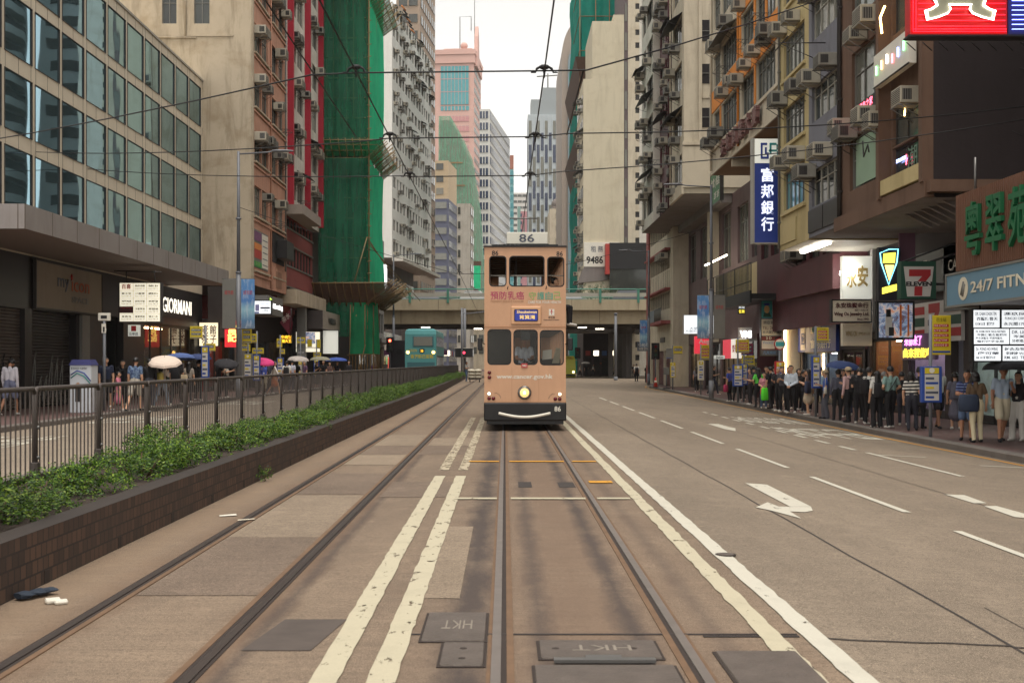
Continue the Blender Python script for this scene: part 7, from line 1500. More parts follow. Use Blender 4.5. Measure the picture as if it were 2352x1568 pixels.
t = T('tram_signal', 'white framed black tram signal board with a red lamp at the planter end', 'signal', (-5.3, 116.5, 0)); MB().box(.2, 2.0, -.1, .1, 2.2, 3.1, M_BLACK).box(.15, 2.05, -.06, .12, 3.1, 3.16, M_WHITE).box(.15, 2.05, -.06, .12, 2.14, 2.2, M_WHITE).build('board', t); MB().disc((1.1, -.1, 2.65), .14, (0,-1,0), emit('dim_red_signal', (1,.05,.1), 1.5), 12, .02).build('lens', t); MB().tube([(.9,.0,0),(.9,0,2.2)], .06, M_GREYP).build('post', t)
def bus_stop(label, X, Y, z0, flags, case=None, H=3.0, ring=False):
    """Pole with route flags (x offset, z, w, h, colour, lines) and a timetable case."""
    t = T('bus_stop', label, 'bus stop', (X, Y, z0), 0, 'bus stop poles on the pavements'); MB().tube([(0,0,0),(0,0,H)], .045, M_GREYP, 8).build('post', t)
    for fx, z, w, h, m, rows in flags:
        b = MB(); b.bbox(fx, fx+w, -.03, .03, z, z+h, m, .008); b.box(fx+.02, fx+w-.02, -.034, -.0305, z+h*.05, z+h*.1, M_SIGNB)
        for r in range(rows):
            zz = z+h*(.78-.62*r/max(1, rows)); b.box(fx+.05, fx+w-.06, -.034, -.0305, zz-h*.38/max(1, rows), zz, M_REDP if m is M_SIGNY and rows > 2 else M_GREYL)
            for k in range(3): b.text(random.Random(r*7+k).choice(('601','671','619','807','10','23','104')), (fx+.06+(w-.14)*k/3, -.0345, zz-h*.33/max(1, rows)), FR, UP, (w-.14)/3.6, h*.28/max(1, rows), M_WHITE, .001)
        b.text('巴士站', (fx+w*.25, -.034, z+h*.84), FR, UP, w*.5, h*.1, M_INK, .002); b.build('route_flag', t)
    if case:
        z, w, h, m = case; b = MB(); b.bbox(-w/2, w/2, -.09, .05, z, z+h, m, .02); b.box(-w*.34, w*.34, -.096, -.091, z+h*.06, z+h*.78, M_7W); b.box(-w*.34, w*.34, -.096, -.091, z+h*.8, z+h*.96, M_SIGNY); b.disc((0, -.097, z+h*.89), w*.13, (0,-1,0), M_WHITE, 12, .003)
        for r in range(5): b.box(-w*.3, w*(.1+.2*(r % 2)), -.1, -.097, z+h*(.12+.13*r), z+h*(.18+.13*r), (M_SIGNB, M_GREYL, M_SIGNY)[r % 3])
        b.build('timetable_case', t)
    if ring: MB().disc((0, -.04, H-.15), .24, (0,-1,0), M_REDP, 24, .02).disc((0, -.062, H-.15), .2, (0,-1,0), M_CREAMP, 24, .006).box(-.17, .17, -.075, -.069, H-.24, H-.06, M_TEALB).build('round_flag', t)
    return t
bus_stop('nearest bus stop pole with a tall yellow flag of red route numbers', 10.62, 28.4, -.2, [(.02, 2.05, .48, .98, M_SIGNY, 5)], (.86, .52, .9, M_SIGNB), 3.05)
bus_stop('bus stop pole with a blue case beside the woman in the beige skirt', 10.62, 38.9, -.2, [(.02, 2.55, .42, .5, M_SIGNY, 3)], (.98, .3, 1.1, M_SIGNB), 3.1)
bus_stop('bus stop pole with a red rimmed round sign beside the green bag', 11.1, 46, -.2, [], (.9, .42, 1.0, M_REDP), 2.75, True)
bus_stop('bus stop pole with yellow flag and blue timetable next to the maroon one', 10.8, 52.8, -.2, [(-.1, 2.3, .62, .62, M_SIGNY, 3)], (.75, .5, 1.0, M_SIGNB), 3.0)
bus_stop('bus stop pole with maroon and yellow flags', 11.25, 53.6, -.2, [(-.12, 2.2, .55, .55, M_MAROON, 2), (-.1, 1.7, .6, .48, M_SIGNY, 2)], (.8, .36, 1.0, M_SIGNB), 2.8)
bus_stop('lone bus stop pole with a yellow flag left of the lamp post'.replace(' left of', ' just before'), 11.15, 64.8, -.2, [(-.0, 2.0, .5, .85, M_SIGNY, 3)], (.85, .35, 1.1, M_CREAMP), 2.9)
bus_stop('farthest kerbside bus stop pole with a square yellow flag by the cone', 11.35, 77, -.2, [(.05, 2.4, .6, .55, M_SIGNY, 1), (-.45, 2.1, .4, .7, M_FRG, 0)], (.85, .35, 1.0, M_SIGNY), 3.0)
for i, (px, Y, lab, fl, cs) in enumerate(((472, 46, 'blue cased bus stop pole in front of the cream lit sign', [(-.62, 2.55, .5, .5, M_SIGNY, 2), (-.1, 2.05, .5, .3, M_SIGNY, 1)], (.95, .32, 1.3, M_SIGNB)), (554, 51.5, 'bus stop pole with stacked yellow flags right beside the lamp post', [(.05, 2.45, .42, .75, M_SIGNY, 2)], None), (570, 53, 'grey cased bus stop pole with two yellow flags behind the lamp post', [(-.2, 2.5, .6, .42, M_SIGNY, 2), (-.5, 2.1, .6, .32, M_SIGNY, 1)], (.8, .42, 1.2, M_FRG)), (590, 55, 'blue cased bus stop pole in front of the clothing shop', [(-.22, 2.0, .55, .28, M_SIGNY, 1)], (.7, .36, 1.25, M_SIGNB)), (644, 63, 'slim bus stop pole with small yellow flags below the red flag', [(-.2, 2.4, .3, .5, M_SIGNY, 1), (-.05, 2.05, .3, .28, M_SIGNY, 1)], (.6, .38, 1.25, M_SIGNB)), (690, 68, 'white cased bus stop pole under the food picture', [(-.2, 2.7, .48, .38, M_SIGNY, 1), (-.2, 1.9, .5, .48, M_FRG, 1)], (.5, .26, 1.2, M_FRG)), (727, 75, 'bus stop pole with a white and blue case by the notice board', [(-.6, 2.6, .3, .5, M_SIGNY, 0), (.0, 2.5, .26, .6, M_SIGNY, 0), (-.2, 1.95, .5, .28, M_SIGNY, 1)], (.6, .36, 1.2, M_SIGNB)))):
    bus_stop(lab, max((px-1160)/FPX*Y, kerb_l(Y)-1.6) if False else (px-1160)/FPX*Y, Y, .07, fl, cs, 3.1)
t = T('stop_sign_pole', 'grey pole with a small white bus sign beside the recycling bin', 'sign pole', (-13.1, 37.2, .07)); MB().tube([(0,0,0),(0,0,3.1)], .05, M_GREYP, 8).build('post', t); b = MB(); b.bbox(-.2, .2, -.05, .05, 2.95, 3.2, M_WHITE, .02); b.box(-.1, .1, -.056, -.051, 3.02, 3.12, M_INK); b.box(-.07, .07, -.056, -.051, 2.55, 2.85, M_WHITE); b.box(-.03, .03, -.06, -.057, 2.58, 2.75, M_INK); b.build('sign_plate', t)
t = T('recycling_bin', 'tall white and blue printed bin standing behind the railing', 'bin', (-13.4, 36.2, .07)); M_PR = std('bin_white', S(206, 210, 216), .5, .05); MB().bbox(-.34, .34, -.3, .3, 0, 1.5, M_PR, .02).build('body', t); b = MB(); b.loft([[(-.36,-.32,1.5),(.36,-.32,1.5),(.36,.32,1.5),(-.36,.32,1.5)], [(-.28,-.26,1.68),(.28,-.26,1.68),(.28,.26,1.68),(-.28,.26,1.68)]], std('bin_lid_blue', S(52, 54, 110), .5)); b.build('lid', t)
b = MB(); b.tube([(-.3,-.306,1.2),(-.1,-.306,1.33),(.12,-.306,1.25),(.33,-.306,1.0)], .02, M_SIGNB, 4); b.tube([(-.3,-.306,1.1),(-.1,-.306,1.25),(.12,-.306,1.15),(.33,-.306,.9)], .02, M_TEALB, 4); b.box(-.16, .02, -.31, -.3005, .35, .8, M_INK); b.disc((-.07,-.31,.9), .06, (0,-1,0), std('poster_face', S(190,150,124), .6), 10, .004); b.text('回收', (-.28,-.306,1.37), FR, UP, .5, .07, M_INK, .003); b.build('poster_print', t)
t = T('traffic_cone', 'orange red traffic cone on the pavement edge near the junction', 'traffic cone', (11.25, 85, -.2)); MB().tube([(0,0,.03),(0,0,.75)], [.17,.03], std('cone_red', S(206, 54, 40), .5), 12).tube([(0,0,.35),(0,0,.5)], [.117,.085], M_WHITE, 12).build('cone_body', t); MB().bbox(-.22,.22,-.22,.22,0,.04,M_BLACK,.01).build('base', t)
tag(MB().bbox(-.25,.25,-.25,.25,0,.08,M_BLACK,.03).tube([(0,0,.08),(0,0,1.2)], .03, M_GREYP).bbox(-.2,.2,-.03,.03,1.0,1.5,M_FRG,.02).build('temporary_sign_stand', None, (11.35, 80, -.2)), 'low black footed sign stand beside the farthest bus stop', 'sign stand')
# litter
tag(MB().loft([[(-.15+.30*k/6+.02*math.sin(k), .07*math.cos(a)*(.6+.4*math.sin(k*1.3+a)**2), .03+.03*math.sin(a)*(.7+.3*math.sin(k*2))) for a in (0, .8, 1.6, 2.4, 3.1, 4., 5.)] for k in range(7)], std('navy_cloth', S(40, 50, 64), .8, .2)).build('bundled_cloth', None, (-3.32, 8.05, .004), R(60)), 'dark blue rolled cloth lying against the planter foot', 'cloth')
tag(MB().bbox(-.05, .05, -.04, .04, 0, .03, M_WHITE, .01).bbox(.0, .09, -.09, -.02, 0, .025, M_WHITE, .01).build('crumpled_tissue', None, (-3.12, 7.85, .004), .5), 'white crumpled tissue beside the dark cloth', 'litter'); tag(MB().add([(-.09,-.04,.006),(.09,-.05,.01),(.1,.05,.014),(-.08,.05,.006)], [(0,1,2,3)], M_WHITE).build('paper_scrap', None, (-3.0, 12.3, .002), .4), 'pale paper scrap on the concrete between planter and rail', 'litter')
tag(MB().add([(-.08,-.03,.016),(.1,-.04,.02),(.11,.03,.018),(-.07,.04,.016)], [(0,1,2,3)], M_CREAMP).build('paper_scrap', None, (-2.72, 11.9, .002), .5), 'torn paper scrap lying on the outer rail', 'litter')
q = random.Random(9); w = MB(); leaves(w, (0,0,.02), (.16,.16,.16), 260, .035, q, M_LEAF); w.tube([(0,0,0),(.02,0,.15)], .006, M_TWIG, 4); tag(w.build('weed', None, (-3.36, 15.9, 0)), 'small straggly weed growing at the planter foot', 'weed')
# ------------------------------------------------------------------ vehicles
def wheel(parent, x, y, r=.45, w=.26):
    o = MB().tube([(x-w/2, y, r), (x+w/2, y, r)], r, M_BLACK, 20, False).build('wheel', parent); MB().tube([(x-w/2-.01, y, r), (x+w/2+.01, y, r)], r*.55, M_STEEL, 14, False).build('rim', o)
M_BUS = std('bus_teal', S(78, 150, 152), .35, .06, 1., weather=.12); M_BUSD = std('bus_teal_dark', S(54, 104, 112), .4, .08)
def make_bus(loc):
    t = T('double_deck_bus', 'teal double-deck bus seen from behind with amber lamps and yellow lettering', 'bus', loc); b = MB(); w = 1.225
    b.loft([[(-w+i, y0, z0), (w-i, y0, z0), (w-i, y1, z0), (-w+i, y1, z0)] for i, y0, y1, z0 in ((.04, .06, 11, .32), (0, 0, 11.05, .5), (0, .0, 11.1, 3.9), (.05, .1, 11.0, 4.2), (.25, .35, 10.8, 4.32))], M_BUS); b.build('body', t)
    g = MB(); g.bbox(-.62, w-.22, -.03, .01, 2.9, 3.75, M_BUSD, .02); g.bbox(-.55, w-.3, -.04, .01, 2.98, 3.67, P_DARK, .02); g.build('rear_window', t)
    g = MB(); g.box(-1.05, 1.1, -.015, .0, 1.0, 1.7, M_BUSD); g.box(-.65, -.2, -.02, 0, .72, .86, M_BLACK); g.box(.5, 1., -.02, 0, .72, .86, M_BLACK); g.text('ENVIRO', (-.15, -.012, .74), FR, UP, .6, .1, M_BLACK, .006); g.box(-.32, .3, -.02, 0, .35, .55, M_WHITE); g.build('rear_panel', t)
    MB().box(-.1, .3, -.03, 0, 2.45, 2.75, M_BLACK).text('5B', (.0, -.031, 2.5), FR, UP, .2, .18, MATS['amber_dots'], .003).build('route_display', t); MB().text('香港新巴服務', (-.8, -.006, 2.0), FR, UP, 1.8, .32, M_SIGNY, .006, .01).text('GREEN', (-.9, -.006, 2.52), FR, UP, .6, .2, M_SIGNY, .006).build('lettering', t)
    for x in (-1.0, 1.0): MB().disc((x, -.005, 2.48), .12, (0,-1,0), emit('amber_lamp', (1, .5, .12), 5), 12, .03).build('indicator', t); MB().disc((x*1.05, -.0, .62), .1, (0,-1,0), emit('red_tail_lamp', (1, .15, .08), 3), 12, .03).build('tail_lamp', t)
    for s in (-1, 1):
        for k in range(6): 
            for z0, z1 in ((1.4, 2.2), (2.95, 3.7)): MB().box(min(s*w, s*(w+.012)), max(s*w, s*(w+.012)), .5+1.7*k, 2.1+1.7*k, z0, z1, P_DARK).build('window', t)
        for y in (2.4, 8.6): wheel(t, s*(w-.14), y, .48)
make_bus((-6.6, 89, 0-.03))
def make_car(label, loc, rz, col, kind='car', L=4.4, h=1.45, name='parked_car'):
    t = T(name, label, 'car', loc, rz); m = std('car_paint_%d_%d_%d' % tuple(int(c*99) for c in col), col, .25, .05, metal=.2); b = MB(); w = .86; prof = [(-L/2,.35),(-L/2,.75),(-L/2+.1,.85),(-L*.28,.92),(-L*.14,h),(L*.22,h),(L*.38,.95),(L/2-.08,.88),(L/2,.7),(L/2,.35)]
    b.loft([[(x, y*(w-(.12 if z > 1 else 0)), z) for x, z in prof] for y in (-1, -.97, .97, 1)], m); b.build('body', t); g = MB(); gl = [(-L*.25,.95),(-L*.15,h-.06),(L*.2,h-.06),(L*.34,.98)]
    for s in (-1, 1): g.poly([(x, s*(w-.1), z) for x, z in gl], P_DARK)
    g.quad((-L*.27,-.7,.95),(-L*.27,.7,.95),(-L*.15,.62,h-.03),(-L*.15,-.62,h-.03), P_DARK); g.build('window_glass', t)
    for x in (-L*.3, L*.3):
        for s in (-1, 1): MB().tube([(x, s*w-.1, .3), (x, s*w+.04, .3)], .3, M_BLACK, 16, False).build('wheel', t)
    for s in (-.6, .6): MB().box(-L/2-.02, -L/2+.06, s-.14, s+.14, .62, .76, M_LAMPW if False else M_WHITE).build('headlight', t)
    return t
for x, y, c, lab, L, h in ((-12.2, 122.2, S(206,206,204), 'white car on the flyover above the scaffold end', 4.4, 1.7), (-8.6, 122.5, S(150,152,156), 'silver car on the flyover between the white cars', 4.3, 1.5), (-3.6, 122.3, S(214,214,210), 'white car on the flyover just beside the tram', 4.5, 1.75), (6.6, 122.2, S(190,192,194), 'low pale car on the flyover, partly hidden by the tram', 4.4, 1.45), (12.9, 122.4, S(120,124,130), 'grey people carrier on the flyover beside the lamp post', 4.9, 1.95)): make_car(lab, (x, y, 7.56), 0, c, L=L, h=h, name='car')
def minibus():
    t = T('minibus', 'yellow-green minibus with a lit headlamp half hidden by the tram', 'minibus', (6.9, 128, -.27)); m = std('minibus_lime', S(206, 206, 70), .4, .05); b = MB(); b.loft([[(-1.05+i, y0, z), (1.05-i, y0, z), (1.05-i, 6.4, z), (-1.05+i, 6.4, z)] for i, y0, z in ((.03,.05,.3),(0,0,.55),(0,.02,1.2),(.05,.25,2.3),(.2,.5,2.65))], m); b.build('body', t); MB().quad((-.92,-.0+.04,1.25),(.92,.04,1.25),(.85,.22,2.1),(-.85,.22,2.1), P_DARK).build('windscreen', t); MB().text('公共小巴', (-.7, .2, 2.3), FR, UP, 1.4, .25, M_REDP, .03).build('roof_sign', t)
    for x in (-.8, .8): MB().disc((x,-.0,.85), .12, (0,-1,0), M_LAMPW, 12, .03).build('headlight', t)
    MB().box(-1, 1, -.05, 0, .4, .6, M_BLACK).build('bumper', t)
    for x in (-.9, .9):
        for y in (1.2, 5): wheel(t, x, y, .36, .2)
minibus()
def truck():
    t = T('dark_truck', 'dark box truck in the side road beside the scaffold legs', 'truck', (-8.7, 97, -.05)); b = MB(); b.bbox(-1.2, 1.2, 0, 5.5, .9, 3.6, std('truck_box_dark', S(48,44,48), .6, .1), .04); b.build('cargo_box', t); MB().bbox(-1.1, 1.1, 5.6, 7.4, .6, 2.6, M_FRD, .15).build('cab', t); MB().box(-1.15, 1.15, -.05, 7, .55, .9, M_BLACK).build('chassis', t); MB().box(.3, .9, -.06, -.04, .65, .8, E_WHITE).build('number_plate', t)
    MB().tube([(-.3,-.02,2.6),(-.3,-.05,2.6)], .25, M_BLACK, 14, False).build('round_vent', t)
    for x in (-1, 1): 
        for y in (1.2, 6.4): wheel(t, x, y, .42)
truck()
t = T('sack_cart', 'trolley piled with pale sacks at the tram stop beyond the planter', 'trolley', (-2.55, 96, 0)); b = MB(); q = random.Random(6)
MB().box(-.55, .55, -.4, .5, .22, .28, M_FRD).tube([(-.5,.5,.25),(-.5,.6,1.1)], .02, M_FRD).tube([(.5,.5,.25),(.5,.6,1.1)], .02, M_FRD).build('frame', t)
for k in range(6): MB().ball((-.27+.54*(k % 2), .0, .42+.26*(k//2)), (.34, .4, .17), std('sack_cream', S(206,196,176), .8, .12, 4), 10, 6).build('sack', t)
for x in (-.4, .4): MB().tube([(x-.04,-.25,.11),(x+.04,-.25,.11)], .11, M_BLACK, 12, False).build('wheel', t)
# greenery on the terrace behind the flyover
for x, y, s, lab in ((10.6, 134.2, 1.7, 'dark leafy bush over the flyover railing below the phone number board'), (8.0, 134.0, 1.0, 'small bush over the flyover railing nearest the tram'), (12.9, 134.5, 1.4, 'bush over the flyover railing below the black box sign')):
    q = random.Random(int(x*10)); t = T('bush', lab, 'bush', (x, y, 7.9)); f = MB(); leaves(f, (0,0,s*.8), (s*1.1, s*.8, s*.9), 1500, .16, q, std('dark_leaf', S(52, 78, 40), .6, .3, rnd=.2)); f.build('foliage', t); MB().tube([(0,0,-.2),(.05,0,s*.8)], [.07,.03], M_TWIG).tube([(0,0,.2),(.4*s,0,s)], [.04,.02], M_TWIG).tube([(0,0,.2),(-.4*s,.1,s*.9)], [.04,.02], M_TWIG).build('trunk', t)
tag(MB().box(6.5, 16, 133.2, 139.9, 5.2, 7.75, C_SOFF).box(6.5, 16, 133.2, 133.5, 7.75, 8.2, C_SOFF).box(6.9, 7.4, 134, 134.5, -.4, 5.2, C_SOFF).box(12.2, 12.7, 134, 134.5, -.3, 5.2, C_SOFF).build('planted_terrace'), 'concrete planted terrace behind the flyover railing', 'terrace')
# ------------------------------------------------------------------ people
TMP = bpy.data.scenes.new('workbench'); TVL = TMP.view_layers[0]
SKIN = std('skin', S(206, 158, 128), .55, .06, 9); SKIN2 = std('skin_tan', S(176, 126, 98), .55, .06, 9); HAIR = std('black_hair', S(30, 26, 26), .45, .2, 14); HAIRG = std('grey_hair', S(150, 146, 142), .6, .1); M_LIP = std('lips', S(150, 82, 76), .5)
CL = {}
def cloth_mat(c):
    if c not in CL:
        if isinstance(c, str):
            m, n, b, out = newmat('striped_knit_'+c); sp = NN(n, 'ShaderNodeSeparateXYZ'); n.links.new(coords(n), sp.inputs[0]); mt = NN(n, 'ShaderNodeMath', operation='MULTIPLY'); n.links.new(sp.outputs[2], mt.inputs[0]); mt.inputs[1].default_value = {'bw': 11., 'navy': 14., 'hawaii': 1}[c]; fr = NN(n, 'ShaderNodeMath', operation='FRACT'); n.links.new(mt.outputs[0], fr.inputs[0])
            if c == 'hawaii': r = ramp(n, noise(n, coords(n), 14, 3), [(.42, S(58, 76, 112)), (.55, S(112, 132, 160))])
            else: a, e = {'bw': (S(32,32,36), S(222,216,206)), 'navy': (S(40,48,92), S(118,132,170))}[c]; r = ramp(n, fr.outputs[0], [(.48, a), (.52, e)] if c == 'bw' else [(.72, a), (.76, e)])
            n.links.new(r, b.inputs['Base Color']); b.inputs['Roughness'].default_value = .85; CL[c] = m
        else: CL[c] = std('cloth_%d_%d_%d' % c, S(*c), .85, .12, 5, .15)
    return CL[c]
def limb(mb, a, b, r0, r1): mb.tube([a, b], [r0, r1], M_DARK, 8); mb.ball(a, r0*.995, M_DARK, 8, 6); mb.ball(b, r1*.995, M_DARK, 8, 6)
def person(label, X, Y, z0, h, face, top, bot, kind='trousers', hair='short', pose='stand', arms=('down', 'down'), sleeve='short', shoes=(214, 208, 200), skin=SKIN, tilt=0., group=None, seed=None):
    q = random.Random(seed if seed is not None else int(X*31+Y*97)); sc = h/1.7; tmat, bmat, smat = cloth_mat(top), cloth_mat(bot), cloth_mat(shoes)
    V = Vector; prim = []
    fem = hair in ('long', 'bob', 'bun', 'tail'); sw = .155 if fem else .18; stag = {'top': tmat, 'bot': bmat, 'skin': skin, 'shoe': smat}
    def add(a, b, r0, r1, tg): prim.append((V(a), V(b), r0, r1, tg))
    # legs
    st = {'stand': (.0, .0), 'walk': (.20, -.18), 'shift': (.07, -.03)}.get(pose, (0., 0.)); sit = pose == 'sit'; hz = .90
    for s, off in ((-1, st[0]), (1, st[1])):
        hip = V((.088*s, .01, hz)); knee = V((.10*s, -.02-off*.75, .49)); ank = V((.105*s, .03-off*1.3+(.12 if off < -.1 else 0), .085))
        if sit: hz_ = .5; hip = V((.09*s, 0, .5)); knee = V((.11*s, -.42, .5)); ank = V((.11*s, -.42, .08))
        lt = 'bot' if kind in ('trousers', 'wide') else 'skin'; k = {'trousers': 1.08, 'wide': 1.35}.get(kind, 1.)
        if kind == 'shorts': mid = hip.lerp(knee, .8); add(hip, mid, .10, .098, 'bot'); add(hip.lerp(knee, .6), knee, .07, .056, 'skin')
        elif kind in ('skirt', 'dress'): add(hip, knee, .085, .055, 'skin')
        else: add(hip, knee, .098*k**.5, .066*k, 'bot')
        add(knee, ank, .058*k if lt == 'bot' else .056, (.052 if kind == 'trousers' else .085 if kind == 'wide' else .038), lt); add(ank+V((0,.03,-.04)), ank+V((.012*s,-.15,-.05)), .042, .036, 'shoe')
    dz = -.4 if sit else 0.
    def T_(x, y, z): return V((x, y, z+dz))
    if kind == 'skirt': add(T_(0,0,.93), T_(0,-.0,.58), .13, .2, 'bot')
    if kind == 'dress': add(T_(0,0,1.0), T_(0,0,.45), .12, .21, 'top')
    for s in (-1, 1):
        add(T_(.07*s, .012, .93), T_(.055*s, .0, 1.08), .105, .088, 'bot' if kind != 'dress' else 'top'); add(T_(.06*s, 0, 1.0), T_(.085*s, .005, 1.27), .094, .098 if not fem else .088, 'top'); add(T_(.08*s, .005, 1.26), T_((sw-.03)*s, .01, 1.385), .095, .058, 'top')
    add(T_(0,.0,1.3), T_(0,.015,1.42), .085, .055, 'top'); add(T_(0,.012,1.42), T_(0,-.01,1.51), .052, .05, 'skin')
    tl = tilt; hc = T_(0, -.02-.09*tl, 1.595-.03*tl); add(hc+V((0,.015,.02)), hc+V((0,-.012,-.03)), .088, .076, 'skin'); add(hc+V((0,-.03,-.055)), hc+V((0,-.045,-.08)), .05, .034, 'skin'); add(hc+V((0,-.092,-.005)), hc+V((0,-.105,-.028)), .010, .016, 'skin')
    for s in (-1, 1): add(hc+V((.083*s,.012,-.02)), hc+V((.087*s,.016,.012)), .014, .016, 'skin')
    wr = []
    for s, a in ((-1, arms[0]), (1, arms[1])):
        sh = T_(sw*s, .01, 1.385); el, wri = {'down': ((.225*s, .02, 1.11), (.225*s, -.04, .87)), 'phone': ((.215*s, .0, 1.12), (.07*s, -.26, 1.2)), 'cross': ((.225*s, -.06, 1.13), (-.06*s, -.2, 1.13)), 'umb': ((.225*s, -.08, 1.14), (.12*s, -.25, 1.28)), 'clasp': ((.235*s, .0, 1.11), (.04*s, -.19, .98)), 'bag': ((.25*s, .03, 1.11), (.25*s, -.06, .86)), 'hip': ((.27*s, .06, 1.14), (.16*s, -.12, 1.02)), 'swing': ((.23*s, .1*s, 1.12), (.24*s, .02+.2*s, .9)), 'wheel': ((.22*s, -.1, 1.12), (.12*s, -.38, 1.1))}[a]
        el, wri = T_(*el), T_(*wri); cut = sh.lerp(el, .62); add(sh, cut if sleeve == 'short' else el, .062, .058 if sleeve == 'short' else .05, 'top')
        if sleeve == 'none': prim[-1] = (sh, sh.lerp(el, .15), .058, .055, 'top')
        add(sh.lerp(el, .3), el, .045, .04, 'skin' if sleeve != 'long' else 'top'); add(el, wri, .041 if sleeve != 'long' else .048, .029 if sleeve != 'long' else .036, 'skin' if sleeve != 'long' else 'top'); d = (wri-el).normalized(); add(wri, wri+d*.06, .027, .03, 'skin'); wr.append((wri, d, s))
    m = MB()
    for a, b, r0, r1, tg in prim: limb(m, a, b, r0, r1)
    o = m.build('person', link=False); TMP.collection.objects.link(o); md = o.modifiers.new('r', 'REMESH'); md.mode = 'VOXEL'; md.voxel_size = .017 if Y < 50 else .026
    sm = o.modifiers.new('s', 'SMOOTH'); sm.factor = .5; sm.iterations = 3; TVL.update(); dg = TVL.depsgraph; me = bpy.data.meshes.new_from_object(o.evaluated_get(dg)); bpy.data.objects.remove(o)
    nf = len(me.polygons); C = np.empty(nf*3); me.polygons.foreach_get('center', C); C = C.reshape(-1, 3); best = np.full(nf, 9.); idx = np.zeros(nf, int); keys = ['top', 'bot', 'skin', 'shoe']
    for a, b, r0, r1, tg in prim:
        A, B = np.array(a), np.array(b); ab = B-A; t = np.clip(((C-A)@ab)/max(ab@ab, 1e-9), 0, 1); dd = np.linalg.norm(C-(A+t[:, None]*ab), axis=1)-(r0+(r1-r0)*t)
        k = dd < best; best[k] = dd[k]; idx[k] = keys.index(tg)
    vs = [tuple(v.co*sc) for v in me.vertices]; f = MB()
    for k in keys: f._m(stag[k])
    f.v = vs; f.f = [list(p.vertices) for p in me.polygons]; mp = [f.ms.index(stag[k]) for k in keys]; f.mi = [mp[i] for i in idx]; f.sm = [True]*nf; bpy.data.meshes.remove(me)
    # hands with separate fingers, eyes and mouth
    for wri, d, s in wr:
        if Y > 60: break
        p = (wri+d*.05)*sc; sd_ = d.cross(V((0, -1, .2))).normalized(); nr = d.cross(sd_).normalized()
        for k, L in enumerate((.062, .07, .066, .052)): b0 = p+(sd_*(.024-.016*k)+d*.02)*sc; f.tube([b0, b0+d*L*.55*sc, b0+(d*L*.9+nr*.022)*sc], [.0085*sc, .008*sc, .006*sc], skin, 5)
        f.tube([p-d*.02*sc+sd_*.022*sc, p+(sd_*.045+d*.015)*sc, p+(sd_*.048+d*.04+nr*.01)*sc], [.01*sc, .009*sc, .007*sc], skin, 5)
    for s in (-1, 1): f.ball((hc+V((.032*s,-.083,.008)))*sc, (.011*sc,.007*sc,.007*sc), HAIR, 6, 4); f.tube([(hc+V((.016*s,-.09,.032)))*sc, (hc+V((.05*s,-.08,.034)))*sc], .004*sc, HAIR, 4)
    f.tube([(hc+V((-.022,-.087,-.058)))*sc, (hc+V((0,-.092,-.057)))*sc, (hc+V((.022,-.087,-.058)))*sc], .006*sc, M_LIP, 4)
    o = f.build('person', None, (X, Y, z0), R(face+q.uniform(-14, 14) if Y < 80 else face)); o.rotation_euler.y = q.uniform(-.03, .03); tag(o, label, 'person', group); hm_ = HAIRG if hair == 'grey' else HAIR
    hb = MB(); nu, nv = 18, 12; c0 = hc+V((0,.014,.018)); vsn = []; fcs = []
    for i in range(nv+1):
        t = math.pi*.78*i/nv
        for j in range(nu):
            p = 2*math.pi*j/nu; dv = V((math.sin(t)*math.cos(p), math.sin(t)*math.sin(p), math.cos(t))); rr = V((.097, .108, .106)); w = 1+.035*math.sin(j*2.3+i*1.1)+.02*q.uniform(-1, 1)
            vsn.append((c0+V((dv.x*rr.x, dv.y*rr.y, dv.z*rr.z))*w)*sc)
    for i in range(nv):
        for j in range(nu):
            t = math.pi*.78*(i+.5)/nv; p = 2*math.pi*(j+.5)/nu; y, z = math.sin(t)*math.sin(p), math.cos(t)
            low = -.55 if fem else -.42
            if (y < -.35 and z < .52) or (y < .12 and z < .05 and not fem) or (y < -.1 and z < .1) or (y >= .1 and z < low): continue
            fcs.append((i*nu+j, i*nu+(j+1) % nu, (i+1)*nu+(j+1) % nu, (i+1)*nu+j))
    if hair != 'bald': hb.add(vsn, fcs, hm_, True)
    if hair == 'long': hb.loft([[(hc+V((.1*w*math.cos(a), .055+yy+.045*math.sin(a), z)))*sc for a in [k*math.pi/5 for k in range(10)]] for z, w, yy in ((.06,.8,.0),(-.05,.95,.005),(-.16,1.05,.02),(-.28,1.0,.03),(-.36,.7,.03))], hm_, True, True)
    if hair == 'bob': hb.loft([[(hc+V((.108*w*math.cos(a), .03+.075*w*math.sin(a), z)))*sc for a in [k*math.pi/6 for k in range(-1, 8)]] for z, w in ((.05,.85),(-.03,1.),(-.1,1.02),(-.13,.9))], hm_, True, True)
    if hair == 'bun': hb.ball((hc+V((0,.1,.09)))*sc, .045*sc, hm_, 8, 6)
    if hair == 'tail': hb.tube([(hc+V((0,.1,.03)))*sc, (hc+V((0,.15,-.05)))*sc, (hc+V((0,.12,-.2)))*sc], [.025, .04, .015], hm_, 7)
    if hair != 'bald': hb.build('hair', o)
    if hair == 'cap': cb = MB(); cc = cloth_mat((176, 156, 128)); cb.ball((hc+V((0,.012,.045)))*sc, (.108*sc, .116*sc, .09*sc), cc, 14, 8); cb.loft([[((hc+V((x, y, z)))*sc) for x, y in ((-.09,-.07),(-.07,-.16),(0,-.19),(.07,-.16),(.09,-.07))] for z in (.05, .06)], cc); cb.build('cap', o)
    o['_sc'] = sc; return o
def placed(o, loc):                                     # a point given in a person's own space
    a = o.rotation_euler.z; x, y, z = loc; return Vector((o.location.x+x*math.cos(a)-y*math.sin(a), o.location.y+x*math.sin(a)+y*math.cos(a), o.location.z+z))
